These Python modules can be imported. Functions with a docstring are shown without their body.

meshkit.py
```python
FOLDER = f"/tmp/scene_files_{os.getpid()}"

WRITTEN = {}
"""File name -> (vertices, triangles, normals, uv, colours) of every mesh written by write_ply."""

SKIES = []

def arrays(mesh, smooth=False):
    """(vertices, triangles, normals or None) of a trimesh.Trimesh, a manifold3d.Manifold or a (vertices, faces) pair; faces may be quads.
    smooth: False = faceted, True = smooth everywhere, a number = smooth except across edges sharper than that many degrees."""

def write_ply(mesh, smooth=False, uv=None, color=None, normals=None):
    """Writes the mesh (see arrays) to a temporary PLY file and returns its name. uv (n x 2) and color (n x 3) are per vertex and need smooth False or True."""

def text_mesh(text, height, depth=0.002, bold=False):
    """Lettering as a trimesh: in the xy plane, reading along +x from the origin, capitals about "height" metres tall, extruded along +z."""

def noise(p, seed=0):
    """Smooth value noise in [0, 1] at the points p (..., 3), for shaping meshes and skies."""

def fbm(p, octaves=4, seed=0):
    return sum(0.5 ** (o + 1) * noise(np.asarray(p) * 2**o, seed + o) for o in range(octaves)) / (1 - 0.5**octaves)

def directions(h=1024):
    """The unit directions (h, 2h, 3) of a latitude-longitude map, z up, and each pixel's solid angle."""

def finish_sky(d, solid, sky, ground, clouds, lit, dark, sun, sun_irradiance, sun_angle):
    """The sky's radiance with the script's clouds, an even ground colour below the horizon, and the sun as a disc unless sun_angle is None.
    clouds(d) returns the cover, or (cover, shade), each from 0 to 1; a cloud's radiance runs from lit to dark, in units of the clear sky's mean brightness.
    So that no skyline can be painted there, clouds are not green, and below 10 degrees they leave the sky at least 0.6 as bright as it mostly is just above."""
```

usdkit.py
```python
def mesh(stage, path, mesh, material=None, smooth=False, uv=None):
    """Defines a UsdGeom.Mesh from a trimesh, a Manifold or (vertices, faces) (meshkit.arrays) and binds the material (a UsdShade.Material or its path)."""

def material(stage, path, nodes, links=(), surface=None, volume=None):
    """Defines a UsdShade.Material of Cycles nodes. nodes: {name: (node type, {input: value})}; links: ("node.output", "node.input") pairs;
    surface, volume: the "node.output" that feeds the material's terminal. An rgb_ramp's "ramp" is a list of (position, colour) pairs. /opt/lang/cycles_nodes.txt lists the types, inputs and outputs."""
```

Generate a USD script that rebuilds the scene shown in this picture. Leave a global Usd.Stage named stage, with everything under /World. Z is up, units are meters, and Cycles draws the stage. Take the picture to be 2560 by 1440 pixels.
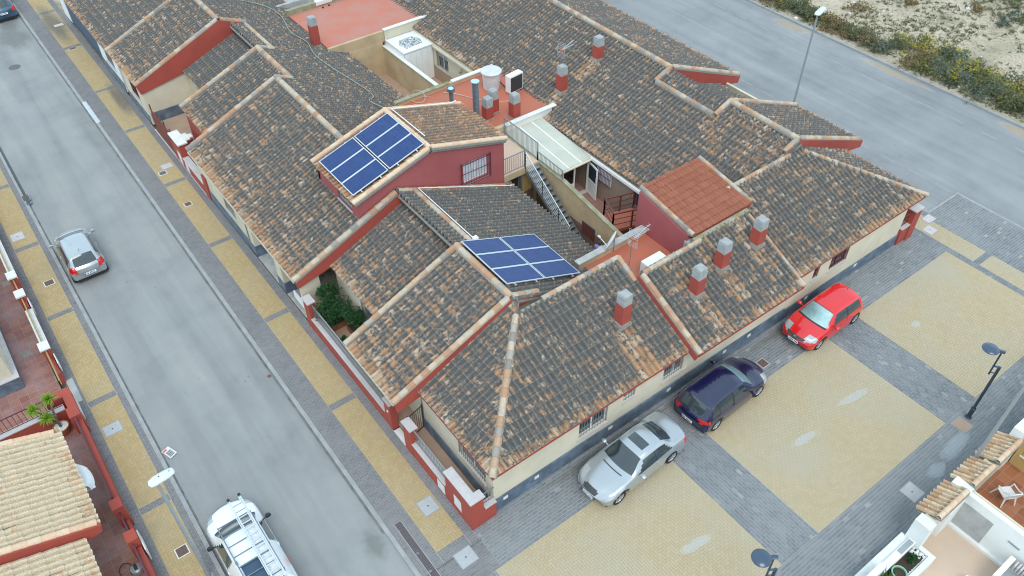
import math, random
import numpy as np
from pxr import Usd, UsdGeom, UsdLux, UsdShade, Gf, Sdf, Vt
import usdkit, meshkit

stage = Usd.Stage.CreateInMemory()
UsdGeom.SetStageUpAxis(stage, 'Z')
UsdGeom.SetStageMetersPerUnit(stage, 1.0)
stage.DefinePrim('/World', 'Xform'); stage.DefinePrim('/World/Looks', 'Scope')
T = Sdf.ValueTypeNames
V = np.array

# ------------------------------------------------------------------ camera, sky, sun
CAM = V([0., 0., 26.0])
PITCH, ROLL, YAW = math.radians(44.3578), math.radians(.3696), math.radians(-36.7743)
EXPOSURE = 0.92
cam = UsdGeom.Camera.Define(stage, '/World/camera')
cam.CreateHorizontalApertureAttr(36.0); cam.CreateVerticalApertureAttr(20.25)
cam.CreateFocalLengthAttr(36.0 * 2044.445 / 2560)
cam.CreateClippingRangeAttr(Gf.Vec2f(.1, 5000)); cam.CreateExposureAttr(EXPOSURE)


def camera_axes():
    cp, sp = math.cos(PITCH), math.sin(PITCH)
    fwd, right = V([0, cp, -sp]), V([1., 0, 0])
    down = np.cross(fwd, right)
    cr, sr = math.cos(ROLL), math.sin(ROLL)
    r, d = cr * right + sr * down, -sr * right + cr * down
    c, s = math.cos(YAW), math.sin(YAW)
    Z = V([[c, -s, 0], [s, c, 0], [0, 0, 1]])
    return Z @ r, Z @ d, Z @ fwd


cr_, cd_, cf_ = camera_axes()
m = np.eye(4); m[0, :3], m[1, :3], m[2, :3], m[3, :3] = cr_, -cd_, -cf_, CAM
cam.AddTransformOp().Set(Gf.Matrix4d(*m.ravel().tolist()))

SUN_AZ, SUN_EL = math.radians(205), math.radians(56)
to_sun = V([math.cos(SUN_EL) * math.sin(SUN_AZ), math.cos(SUN_EL) * math.cos(SUN_AZ), math.sin(SUN_EL)])
sun = UsdLux.DistantLight.Define(stage, '/World/sun')
sun.CreateIntensityAttr(.20); sun.CreateAngleAttr(30); sun.CreateNormalizeAttr(True); sun.CreateColorAttr(Gf.Vec3f(1, .95, .88))
sun.AddTransformOp().Set(Gf.Matrix4d().SetRotate(Gf.Rotation(Gf.Vec3d(0, 0, 1), Gf.Vec3d(*to_sun.tolist()))))
dome = UsdLux.DomeLight.Define(stage, '/World/sky')
dome.GetPrim().SetCustomDataByKey('kind', 'structure')
sky = usdkit.material(stage, '/World/Looks/overcast_sky', {
    's': ('sky_texture', {'sky_type': 'single_scattering', 'sun_disc': False, 'sun_elevation': SUN_EL, 'sun_rotation': SUN_AZ, 'altitude': 20.0, 'aerosol_density': 3.0}),
    't': ('texture_coordinate', {}),
    'n': ('noise_texture', {'scale': 2.2, 'detail': 5.0, 'roughness': .55}),
    'r': ('rgb_ramp', {'ramp': [(.30, (.70,) * 3), (.62, (.90,) * 3)]}),
    'k': ('rgb_to_bw', {}),
    'c': ('mix', {'mix_type': 'multiply', 'fac': 1.0, 'color1': (5.25, 6.75, 7.7)}),
    'cl': ('rgb_ramp', {'ramp': [(.25, (.82, .84, .88)), (.75, (1.15, 1.13, 1.1))]}),
    'x': ('mix', {}),
    'b': ('background_shader', {'strength': .11})},
    [('t.generated', 'n.vector'), ('n.fac', 'r.fac'), ('n.fac', 'cl.fac'), ('cl.color', 'c.color2'), ('r.color', 'k.color'), ('k.val', 'x.fac'), ('s.color', 'x.color1'), ('c.color', 'x.color2'), ('x.color', 'b.color')], surface='b.background')
UsdShade.MaterialBindingAPI.Apply(dome.GetPrim()).Bind(sky)

# ------------------------------------------------------------------ materials
MATS = {}


def pbr(name, col, rough=.6, metal=0., coat=0., var=0., scale=3., bump=0., bscale=60., spec=.5, col2=None, ramp=(.35, .65), detail=5., extra=None):
    """Plain procedural surface: a base colour that drifts to a second one by noise, with fine bump."""
    N = {'p': ('principled_bsdf', {'roughness': rough, 'metallic': metal, 'coat_weight': coat, 'coat_roughness': .04, 'specular_ior_level': spec, 'base_color': col})}
    Lk = []
    N['g'] = ('geometry', {})
    if col2 is None and var:
        col2 = tuple(c * (1 - var) for c in col)
    if col2 is not None:
        N['n'] = ('noise_texture', {'scale': scale, 'detail': detail, 'roughness': .6})
        N['r'] = ('rgb_ramp', {'ramp': [(ramp[0], col), (ramp[1], col2)]})
        Lk += [('g.position', 'n.vector'), ('n.fac', 'r.fac'), ('r.color', 'p.base_color')]
    if bump:
        N['bn'] = ('noise_texture', {'scale': bscale, 'detail': 4.0})
        N['b'] = ('bump', {'strength': bump, 'distance': .02})
        Lk += [('g.position', 'bn.vector'), ('bn.fac', 'b.height'), ('b.normal', 'p.normal')]
    MATS[name] = usdkit.material(stage, f'/World/Looks/{name}', N, Lk, surface='p.BSDF')
    return MATS[name]


def custom(name, nodes, links, surface='p.BSDF'):
    MATS[name] = usdkit.material(stage, f'/World/Looks/{name}', nodes, links, surface=surface)


# asphalt: worn pale grey with long tyre streaks, stains and grit
def asphalt(name, a, b, c, axis):
    sc = (.55, .035, 1.) if axis == 'y' else (.035, .55, 1.)
    custom(name, {
        'g': ('geometry', {}), 'mp': ('mapping', {'scale': sc}),
        'n1': ('noise_texture', {'scale': 1.6, 'detail': 5.0, 'roughness': .6, 'distortion': .3}),
        'n2': ('noise_texture', {'scale': .33, 'detail': 6.0, 'roughness': .65}),
        'n3': ('noise_texture', {'scale': 38.0, 'detail': 3.0}),
        'n4': ('voronoi_texture', {'scale': 1.1}),
        'sp': ('rgb_ramp', {'ramp': [(0.0, (.50,) * 3), (.035, (.62,) * 3), (.06, (1.,) * 3)]}),
        'r1': ('rgb_ramp', {'ramp': [(.30, a), (.52, b), (.72, c)]}),
        'r2': ('rgb_ramp', {'ramp': [(.30, (.84, .85, .86)), (.5, (1., 1., 1.)), (.7, (1.1, 1.09, 1.06))]}),
        'r3': ('rgb_ramp', {'ramp': [(.3, (.86,) * 3), (.7, (1.12,) * 3)]}),
        'm1': ('mix', {'mix_type': 'multiply', 'fac': 1.0}), 'm2': ('mix', {'mix_type': 'multiply', 'fac': 1.0}), 'm3': ('mix', {'mix_type': 'multiply', 'fac': .8}),
        'b': ('bump', {'strength': .35, 'distance': .01}),
        'p': ('principled_bsdf', {'roughness': .85, 'specular_ior_level': .3})},
        [('g.position', 'mp.vector'), ('mp.vector', 'n1.vector'), ('g.position', 'n2.vector'), ('g.position', 'n3.vector'), ('g.position', 'n4.vector'), ('n1.fac', 'r1.fac'), ('n2.fac', 'r2.fac'), ('n3.fac', 'r3.fac'),
         ('n4.distance', 'sp.fac'), ('r1.color', 'm1.color1'), ('r2.color', 'm1.color2'), ('m1.color', 'm2.color1'), ('r3.color', 'm2.color2'), ('m2.color', 'm3.color1'), ('sp.color', 'm3.color2'), ('m3.color', 'p.base_color'), ('n3.fac', 'b.height'), ('b.normal', 'p.normal')])


asphalt('asphalt', (.215, .222, .225), (.262, .27, .272), (.305, .308, .302), 'y')
asphalt('asphalt_east', (.20, .212, .222), (.245, .257, .266), (.285, .295, .30), 'y')


# materials that read a per-piece primvar: tint = (random, along the piece, wear)
def tinted(name, ramp, dirt=(.55, .5, .45), dirt_scale=1.2, rough=.8, fine=30., dirt_amt=.45, bump=.25):
    custom(name, {
        'a': ('attribute', {'attribute': 'tint'}), 'x': ('separate_xyz', {}), 'g': ('geometry', {}),
        'r': ('rgb_ramp', {'ramp': ramp}),
        'n': ('noise_texture', {'scale': dirt_scale, 'detail': 6.0, 'roughness': .65}), 'nr': ('rgb_ramp', {'ramp': [(.42, (0.,) * 3), (.75, (dirt_amt,) * 3)]}),
        'f': ('noise_texture', {'scale': fine, 'detail': 3.0}), 'fr': ('rgb_ramp', {'ramp': [(.3, (.86,) * 3), (.7, (1.1,) * 3)]}),
        'm': ('mix', {'color2': dirt}), 'm2': ('mix', {'mix_type': 'multiply', 'fac': 1.0}),
        'b': ('bump', {'strength': bump, 'distance': .008}),
        'p': ('principled_bsdf', {'roughness': rough, 'specular_ior_level': .3})},
        [('a.vector', 'x.vector'), ('x.x', 'r.fac'), ('g.position', 'n.vector'), ('g.position', 'f.vector'), ('n.fac', 'nr.fac'), ('nr.color', 'm.fac'), ('r.color', 'm.color1'), ('f.fac', 'fr.fac'), ('m.color', 'm2.color1'), ('fr.color', 'm2.color2'),
         ('m2.color', 'p.base_color'), ('f.fac', 'b.height'), ('b.normal', 'p.normal')])


tinted('paver_yellow', [(0., (.385, .285, .14)), (.5, (.41, .305, .155)), (1., (.435, .33, .175))], dirt=(.37, .32, .225), dirt_scale=.35, dirt_amt=.55)
tinted('paver_buff', [(0., (.405, .33, .21)), (.5, (.42, .345, .222)), (1., (.435, .36, .236))], dirt=(.40, .37, .30), dirt_scale=.22, dirt_amt=.95, bump=.1)
tinted('paver_grey', [(0., (.145, .158, .172)), (.5, (.175, .19, .205)), (.97, (.205, .215, .225)), (1., (.33, .33, .32))], dirt=(.265, .275, .28), dirt_scale=.4, dirt_amt=.7)
tinted('paver_kerbside', [(0., (.155, .155, .165)), (.5, (.178, .176, .185)), (1., (.20, .196, .20))], dirt=(.24, .235, .235), dirt_scale=.5, dirt_amt=.6)
tinted('floor_terracotta', [(0., (.235, .10, .082)), (.5, (.275, .118, .092)), (1., (.315, .145, .105))], dirt=(.335, .225, .235), dirt_scale=.8, rough=.45, dirt_amt=.9, bump=.05)
tinted('floor_orange', [(0., (.25, .085, .04)), (.5, (.31, .11, .055)), (1., (.37, .15, .075))], dirt=(.33, .17, .10), rough=.5, bump=.05)
tinted('yard_brown', [(0., (.17, .11, .085)), (1., (.24, .16, .125))], dirt=(.17, .13, .11), rough=.6, bump=.05)


# weathered roof tiles: grey lichen over clay, bare clay patches, pale lips
def roof_material(name, dark, mid, clay, pale, bare, grain=.8):
    custom(name, {
        'a': ('attribute', {'attribute': 'tint'}), 'x': ('separate_xyz', {}), 'g': ('geometry', {}), 'rnd': ('combine_xyz', {}), 'r7': ('math', {'math_type': 'multiply', 'value2': 37.0}),
        'add': ('vector_math', {'math_type': 'add'}),
        'n1': ('noise_texture', {'scale': 7.0, 'detail': 3.0, 'roughness': .55, 'distortion': .4}),
        'n2': ('noise_texture', {'scale': 1.1, 'detail': 4.0}),
        'n3': ('noise_texture', {'scale': 34.0, 'detail': 4.0, 'roughness': .7}),
        'lich': ('rgb_ramp', {'ramp': [(.30, dark), (.55, mid), (.78, tuple(min(1, c * 1.5) for c in mid))]}),
        'cl': ('rgb_ramp', {'ramp': [(0., tuple(c * .8 for c in clay)), (.55, clay), (1., pale)]}),
        # bare-clay mask: noise + per-piece random + wear, biased towards the piece's middle
        'al': ('rgb_ramp', {'ramp': [(0., (.02,) * 3), (.18, (.16,) * 3), (.5, (.12,) * 3), (.9, (0.,) * 3)]}),
        's1': ('math', {'math_type': 'multiply_add', 'value2': 1.0}), 's2': ('math', {'math_type': 'multiply_add', 'value2': .42}), 's3': ('math', {'math_type': 'add'}), 's4': ('math', {'math_type': 'multiply_add', 'value2': .25}),
        'mk': ('rgb_ramp', {'ramp': [(bare, (0.,) * 3), (bare + .13, (.92,) * 3)]}),
        'm1': ('mix', {}),
        'lip': ('rgb_ramp', {'ramp': [(0., (.75,) * 3), (.035, (.55,) * 3), (.075, (0.,) * 3)]}),
        'lipn': ('math', {'math_type': 'multiply'}), 'lipr': ('rgb_ramp', {'ramp': [(.35, (.25,) * 3), (.6, (1.,) * 3)]}),
        'm2': ('mix', {'color2': tuple(min(1, c * .95) for c in pale)}),
        'fr': ('rgb_ramp', {'ramp': [(.28, (.72,) * 3), (.5, (1.,) * 3), (.72, (1.25,) * 3)]}), 'm3': ('mix', {'mix_type': 'multiply', 'fac': grain}),
        'b': ('bump', {'strength': .3, 'distance': .008}),
        'p': ('principled_bsdf', {'roughness': .88, 'specular_ior_level': .25})},
        [('a.vector', 'x.vector'), ('x.x', 'r7.value1'), ('r7.value', 'rnd.z'), ('g.position', 'add.vector1'), ('rnd.vector', 'add.vector2'), ('add.vector', 'n1.vector'), ('g.position', 'n2.vector'), ('g.position', 'n3.vector'),
         ('n3.fac', 'lich.fac'), ('x.x', 'cl.fac'), ('x.y', 'al.fac'),
         ('n1.fac', 's1.value1'), ('al.color', 's1.value3'), ('x.z', 's2.value1'), ('s1.value', 's2.value3'), ('n2.fac', 's4.value1'), ('s2.value', 's4.value3'), ('s4.value', 'mk.fac'),
         ('mk.color', 'm1.fac'), ('lich.color', 'm1.color1'), ('cl.color', 'm1.color2'),
         ('x.y', 'lip.fac'), ('n1.fac', 'lipr.fac'), ('lip.color', 'lipn.value1'), ('lipr.color', 'lipn.value2'), ('lipn.value', 'm2.fac'), ('m1.color', 'm2.color1'), ('n3.fac', 'fr.fac'), ('m2.color', 'm3.color1'), ('fr.color', 'm3.color2'), ('m3.color', 'p.base_color'),
         ('n3.fac', 'b.height'), ('b.normal', 'p.normal')])


roof_material('roof_dark', (.075, .077, .078), (.125, .124, .12), (.43, .255, .145), (.50, .40, .30), .84)
roof_material('roof_buff', (.37, .31, .225), (.56, .47, .34), (.50, .31, .18), (.68, .57, .43), .88, .3)
roof_material('roof_mixed', (.105, .085, .07), (.21, .16, .125), (.40, .215, .12), (.52, .37, .25), .80)
tinted('tile_red', [(0., (.27, .09, .052)), (1., (.33, .115, .068))], dirt=(.25, .10, .065), dirt_scale=3., rough=.7)
tinted('ridge_tile', [(0., (.42, .22, .125)), (.3, (.47, .29, .175)), (.5, (.52, .41, .30)), (.75, (.48, .41, .33)), (.9, (.34, .30, .26)), (1., (.24, .22, .20))], dirt=(.24, .215, .18), dirt_scale=5., dirt_amt=.6)
tinted('ridge_buff', [(0., (.58, .36, .23)), (.5, (.66, .48, .33)), (1., (.62, .50, .37))], dirt=(.45, .36, .26), dirt_scale=6., dirt_amt=.5)

pbr('mortar', (.30, .28, .245), .9, var=.25, scale=8, bump=.3)
pbr('wall_cream', (.62, .56, .43), .85, col2=(.53, .48, .37), scale=.8, bump=.12, bscale=90)
pbr('wall_white', (.74, .75, .73), .8, col2=(.64, .65, .63), scale=.7, bump=.1, bscale=90)
pbr('wall_tan', (.50, .38, .23), .85, col2=(.40, .30, .19), scale=1.1, bump=.15, bscale=70)
pbr('wall_yellow', (.50, .35, .13), .85, col2=(.44, .30, .12), scale=1.2, bump=.1)
pbr('wall_red', (.365, .066, .042), .75, col2=(.31, .056, .042), scale=1.1, bump=.12, bscale=90)
pbr('wall_rose', (.345, .092, .092), .8, col2=(.31, .075, .08), scale=.9, bump=.12, bscale=90)
pbr('roof_paint', (.46, .155, .105), .75, col2=(.40, .20, .16), scale=.8, bump=.15, bscale=40, detail=7., ramp=(.4, .66))
pbr('roof_paint_b', (.44, .125, .07), .7, col2=(.36, .13, .085), scale=1.0, bump=.15, bscale=40, detail=7., ramp=(.4, .66))
pbr('dado_stone', (.075, .105, .145), .55, col2=(.16, .205, .26), scale=2.2, bump=.2, bscale=25, detail=8., ramp=(.42, .68))
pbr('concrete', (.42, .42, .41), .9, var=.25, scale=2.5, bump=.3)
pbr('concrete_moss', (.33, .31, .25), .9, col2=(.20, .20, .09), scale=2.0, bump=.3)
pbr('kerb_stone', (.33, .34, .345), .9, var=.2, scale=2.0, bump=.3)
pbr('cap_stone', (.50, .47, .47), .8, var=.12, scale=4, bump=.1)
pbr('cap_white', (.68, .68, .66), .75, var=.12, scale=4)
pbr('chimney_cap', (.27, .285, .285), .9, col2=(.36, .375, .375), scale=6, bump=.3)
pbr('steel_lid', (.43, .45, .46), .55, metal=.3, var=.12, scale=9, bump=.1)
pbr('rust_lid', (.15, .095, .08), .8, var=.3, scale=12, bump=.3)
pbr('dark_lid', (.13, .12, .115), .7, var=.2, scale=9, bump=.3)
pbr('metal_grey', (.30, .32, .33), .4, metal=.7, var=.1, scale=4)
pbr('lamp_grey', (.33, .36, .38), .4, metal=.35, var=.06)
pbr('lamp_shell', (.58, .63, .66), .35, var=.06)
pbr('lamp_dark', (.028, .04, .055), .35, var=.2, scale=3)
pbr('lamp_dome', (.035, .06, .10), .25, coat=.4)
pbr('iron_dark', (.04, .04, .045), .5)
pbr('iron_grey', (.20, .20, .21), .5)
pbr('iron_red', (.16, .04, .03), .5, var=.2, scale=8)
pbr('iron_maroon', (.10, .025, .04), .4)
pbr('brass', (.34, .26, .11), .45, var=.2, scale=6)
pbr('white_paint', (.76, .78, .78), .4, var=.06, scale=3)
pbr('aluminium', (.62, .65, .67), .3, metal=.5)
pbr('glass_dark', (.02, .03, .035), .06, spec=.8, coat=.6)
pbr('blind_white', (.60, .63, .68), .6)
pbr('flue_steel', (.20, .25, .29), .35, metal=.6, var=.12, scale=14)
pbr('flue_cap', (.45, .62, .74), .3, metal=.4)
pbr('tank_white', (.57, .58, .58), .55, col2=(.48, .49, .49), scale=3)
pbr('black_rubber', (.018, .018, .019), .7, var=.3, scale=20)
pbr('black_plastic', (.022, .023, .025), .45)
pbr('grille_dark', (.05, .052, .055), .5)
pbr('rim_silver', (.50, .52, .54), .3, metal=.8)
pbr('paint_silver', (.42, .45, .47), .3, metal=.7, coat=1.)
pbr('paint_silver_dark', (.47, .50, .52), .3, metal=.5, coat=1.)
pbr('paint_white', (.78, .82, .83), .3, coat=.8)
pbr('paint_navy', (.002, .004, .028), .25, metal=.1, coat=1.)
pbr('paint_red', (.62, .006, .008), .3, coat=1.)
pbr('paint_teal', (.045, .10, .15), .3, metal=.4, coat=1.)
pbr('lens_clear', (.40, .43, .45), .12, metal=.3, coat=1.)
pbr('lens_red', (.55, .01, .01), .15, coat=1.)
pbr('plate_white', (.75, .76, .76), .5)
pbr('plate_blue', (.02, .08, .4), .5)
pbr('mark_dark', (.06, .065, .08), .6)
pbr('mark_green', (.05, .30, .24), .6)
pbr('orange_mark', (.60, .10, .03), .5)
pbr('sunshade_foil', (.62, .80, .80), .35, metal=.1, col2=(.82, .93, .93), scale=5, bump=.9, bscale=7)
custom('sand', {'g': ('geometry', {}), 'n': ('noise_texture', {'scale': .32, 'detail': 6.0, 'roughness': .6}), 'r': ('rgb_ramp', {'ramp': [(.36, (.50, .43, .345)), (.52, (.43, .37, .285)), (.68, (.30, .27, .195))]}),
    'n2': ('noise_texture', {'scale': 5.5, 'detail': 8.0, 'roughness': .72}), 'r2': ('rgb_ramp', {'ramp': [(.36, (.50, .50, .46)), (.47, (.90, .90, .88)), (.6, (1.08, 1.07, 1.05))]}), 'm': ('mix', {'mix_type': 'multiply', 'fac': 1.0}),
    'b': ('bump', {'strength': .8, 'distance': .05}), 'p': ('principled_bsdf', {'roughness': .95, 'specular_ior_level': .2})},
    [('g.position', 'n.vector'), ('g.position', 'n2.vector'), ('n.fac', 'r.fac'), ('n2.fac', 'r2.fac'), ('r.color', 'm.color1'), ('r2.color', 'm.color2'), ('m.color', 'p.base_color'), ('n2.fac', 'b.height'), ('b.normal', 'p.normal')])
pbr('joint_sand', (.33, .275, .18), .95)
pbr('gutter_dirt_shade', (.115, .115, .11), .95, col2=(.20, .20, .195), scale=2.5)  # gutter grime with the shade of the kerb gap mixed into the colour
pbr('soil', (.05, .035, .025), .95, bump=.6, bscale=30)
pbr('bark', (.17, .14, .11), .9, var=.3, scale=14, bump=.4)
pbr('terracotta_pot', (.33, .10, .05), .75, var=.15, scale=6)
pbr('pot_green', (.20, .40, .27), .5)
pbr('gravel_white', (.72, .72, .70), .8, var=.2, scale=20)
pbr('chair_white', (.72, .74, .75), .35)
pbr('floor_pink', (.56, .42, .315), .8, col2=(.50, .385, .30), scale=.7, bump=.1)
pbr('floor_tan', (.40, .285, .21), .75, var=.15, scale=1.5)
pbr('poly_sheet', (.50, .51, .44), .35, col2=(.43, .44, .37), scale=.9)
pbr('poly_stained', (.70, .74, .76), .5)
pbr('stone_pebble', (.34, .26, .20), .9, col2=(.22, .17, .14), scale=16, bump=.8, bscale=40, detail=3)
pbr('road_mark', (.30, .315, .325), .8, col2=(.25, .265, .275), scale=3.5)
pbr('kerb_white', (.50, .55, .58), .8, var=.2, scale=4)
pbr('drain_iron', (.10, .075, .085), .7, var=.3, scale=12)
pbr('litter_paper', (.66, .68, .70), .7, var=.15, scale=12)
pbr('blue_paint', (.035, .07, .12), .45, var=.15, scale=3)
pbr('teal_plastic', (.03, .16, .18), .5)
pbr('oil_stain', (.11, .115, .112), .8, col2=(.17, .175, .17), scale=1.5)
pbr('cable_pale', (.46, .44, .36), .6)
pbr('cable_green', (.26, .33, .29), .6)
pbr('skin', (.42, .24, .16), .6)
pbr('hair_dark', (.03, .025, .022), .6)
pbr('shirt', (.62, .65, .70), .8, col2=(.22, .20, .55), scale=2.6, ramp=(.50, .56))
pbr('trousers', (.05, .06, .09), .85)


def leaf(name, a, b, trans=.25):
    custom(name, {'g': ('geometry', {}), 'r': ('rgb_ramp', {'ramp': [(0., a), (1., b)]}), 'p': ('principled_bsdf', {'roughness': .55, 'specular_ior_level': .35}), 't': ('translucent_bsdf', {}), 'm': ('mix_closure', {'fac': trans})},
           [('g.random_per_island', 'r.fac'), ('r.color', 'p.base_color'), ('r.color', 't.color'), ('p.BSDF', 'm.closure1'), ('t.BSDF', 'm.closure2')], surface='m.closure')


leaf('leaf_dark', (.022, .075, .022), (.07, .19, .055))
leaf('leaf_sage', (.13, .14, .065), (.25, .245, .12))
leaf('leaf_grey', (.12, .15, .11), (.21, .245, .18))
leaf('leaf_dry', (.21, .155, .075), (.34, .26, .14))
leaf('leaf_yellow', (.40, .34, .03), (.60, .52, .05))
leaf('leaf_lime', (.20, .32, .03), (.36, .46, .06))
leaf('leaf_green', (.06, .16, .02), (.17, .33, .05))

# solar cells: dark blue silicon with a fine silver grid, laid out in the panel's own frame (primvar tint = cell coordinates)
custom('solar_cell', {
    'a': ('attribute', {'attribute': 'tint'}), 'bk': ('brick_texture', {'offset': 0.0, 'scale': 1.0, 'brick_width': 1.0, 'row_height': 1.0, 'mortar_size': .022, 'color1': (.006, .028, .12), 'color2': (.010, .040, .155), 'mortar': (.05, .09, .21)}),
    'p': ('principled_bsdf', {'roughness': .35, 'specular_ior_level': .35, 'coat_weight': .12, 'coat_roughness': .1})},
    [('a.vector', 'bk.vector'), ('bk.color', 'p.base_color')])
# soft-edged stains: opacity falls off with the primvar and breaks up with noise
def stain_mat(name, col, amt=.8):
    custom(name, {'a': ('attribute', {'attribute': 'tint'}), 'x': ('separate_xyz', {}), 'g': ('geometry', {}), 'n': ('noise_texture', {'scale': 5.0, 'detail': 6.0, 'roughness': .7}), 'm': ('math', {'math_type': 'multiply'}), 'r': ('rgb_ramp', {'ramp': [(.08, (0.,) * 3), (.5, (amt,) * 3)]}),
                  'd': ('diffuse_bsdf', {'color': col}), 't': ('transparent_bsdf', {}), 'mx': ('mix_closure', {})},
           [('a.vector', 'x.vector'), ('g.position', 'n.vector'), ('x.x', 'm.value1'), ('n.fac', 'm.value2'), ('m.value', 'r.fac'), ('r.color', 'mx.fac'), ('t.BSDF', 'mx.closure1'), ('d.BSDF', 'mx.closure2')], surface='mx.closure')


stain_mat('stain_oil', (.16, .165, .155), .5); stain_mat('stain_sand', (.40, .33, .25), .8); stain_mat('stain_chalk', (.50, .53, .55), .38); stain_mat('stain_damp', (.16, .15, .13), .6)
# see-through window pane
custom('pane', {'t': ('transparent_bsdf', {'color': (.82, .88, .88)}), 'gl': ('glossy_bsdf', {'roughness': .03, 'color': (.9, .95, 1.)}), 'f': ('fresnel', {'IOR': 1.6}), 'm': ('mix_closure', {})},
       [('f.fac', 'm.fac'), ('t.BSDF', 'm.closure1'), ('gl.BSDF', 'm.closure2')], surface='m.closure')
# ------------------------------------------------------------------ scene helpers
COUNT = {}


def path_for(name, parent=None):
    base = (parent or '/World') + '/' + name
    n = COUNT.get(base, -1) + 1
    COUNT[base] = n
    return base if n == 0 else f'{base}_{n:03d}'


def say(path, label=None, cat=None, group=None, kind=None):
    p = stage.GetPrimAtPath(path)
    for k, v in (('label', label), ('category', cat), ('group', group), ('kind', kind)):
        if v:
            p.SetCustomDataByKey(k, v)
    return path


def thing(name, label=None, cat=None, group=None, loc=(0, 0, 0), rot=0., kind=None):
    p = path_for(name)
    x = UsdGeom.Xform.Define(stage, p)
    x.AddTranslateOp().Set(Gf.Vec3d(*map(float, loc)))
    if rot:
        x.AddRotateZOp().Set(float(rot))
    return say(p, label, cat, group, kind)


def copy_of(src, label, loc, rot=0., group=None, cat=None):
    """A further instance of a thing: an Xform that references the first one's parts."""
    d = stage.GetPrimAtPath(src).GetCustomData()
    p = path_for(src.split('/')[-1].split('_0')[0])
    x = UsdGeom.Xform.Define(stage, p)
    x.GetPrim().GetReferences().AddInternalReference(src)
    x.GetPrim().SetInstanceable(True)
    x.ClearXformOpOrder()
    x.AddTranslateOp(opSuffix='at').Set(Gf.Vec3d(*map(float, loc)))
    x.AddRotateZOp(opSuffix='at').Set(float(rot))
    return say(p, label, cat or d.get('category'), group or d.get('group'))


BIND = {}


def put(name, mesh, mat, parent=None, smooth=False, tint=None, label=None, cat=None, group=None, kind=None, off=None):
    """One Mesh prim. mesh: MB, trimesh, manifold or (v, f). tint: per-vertex float3 primvar."""
    if isinstance(mesh, MB):
        mesh = mesh.get()
    if tint is not None or (isinstance(mesh, tuple) and smooth is False):
        v, f = np.asarray(mesh[0], float), np.asarray(mesh[1], int)
        n = None
        if f.shape[1] == 4:
            counts, idx = np.full(len(f), 4, np.int32), f
        else:
            counts, idx = np.full(len(f), 3, np.int32), f
    else:
        v, f, n = meshkit.arrays(mesh, smooth)
        counts, idx = np.full(len(f), 3, np.int32), f
    if off is not None:
        v = v + np.asarray(off, float)
    p = path_for(name, parent)
    g = UsdGeom.Mesh.Define(stage, p)
    g.CreatePointsAttr(Vt.Vec3fArray.FromNumpy(np.ascontiguousarray(v, np.float32)))
    g.CreateFaceVertexCountsAttr(Vt.IntArray.FromNumpy(counts))
    g.CreateFaceVertexIndicesAttr(Vt.IntArray.FromNumpy(np.ascontiguousarray(idx, np.int32).ravel()))
    g.CreateSubdivisionSchemeAttr('none')
    if n is not None:
        g.CreateNormalsAttr(Vt.Vec3fArray.FromNumpy(n.astype(np.float32))); g.SetNormalsInterpolation('vertex')
    if tint is not None:
        UsdGeom.PrimvarsAPI(g).CreatePrimvar('tint', T.Float3Array, 'vertex').Set(Vt.Vec3fArray.FromNumpy(np.ascontiguousarray(tint, np.float32)))
    UsdShade.MaterialBindingAPI.Apply(g.GetPrim()).Bind(MATS[mat])
    if label or cat or group or kind:
        say(p, label, cat, group, kind)
    return p


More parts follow.
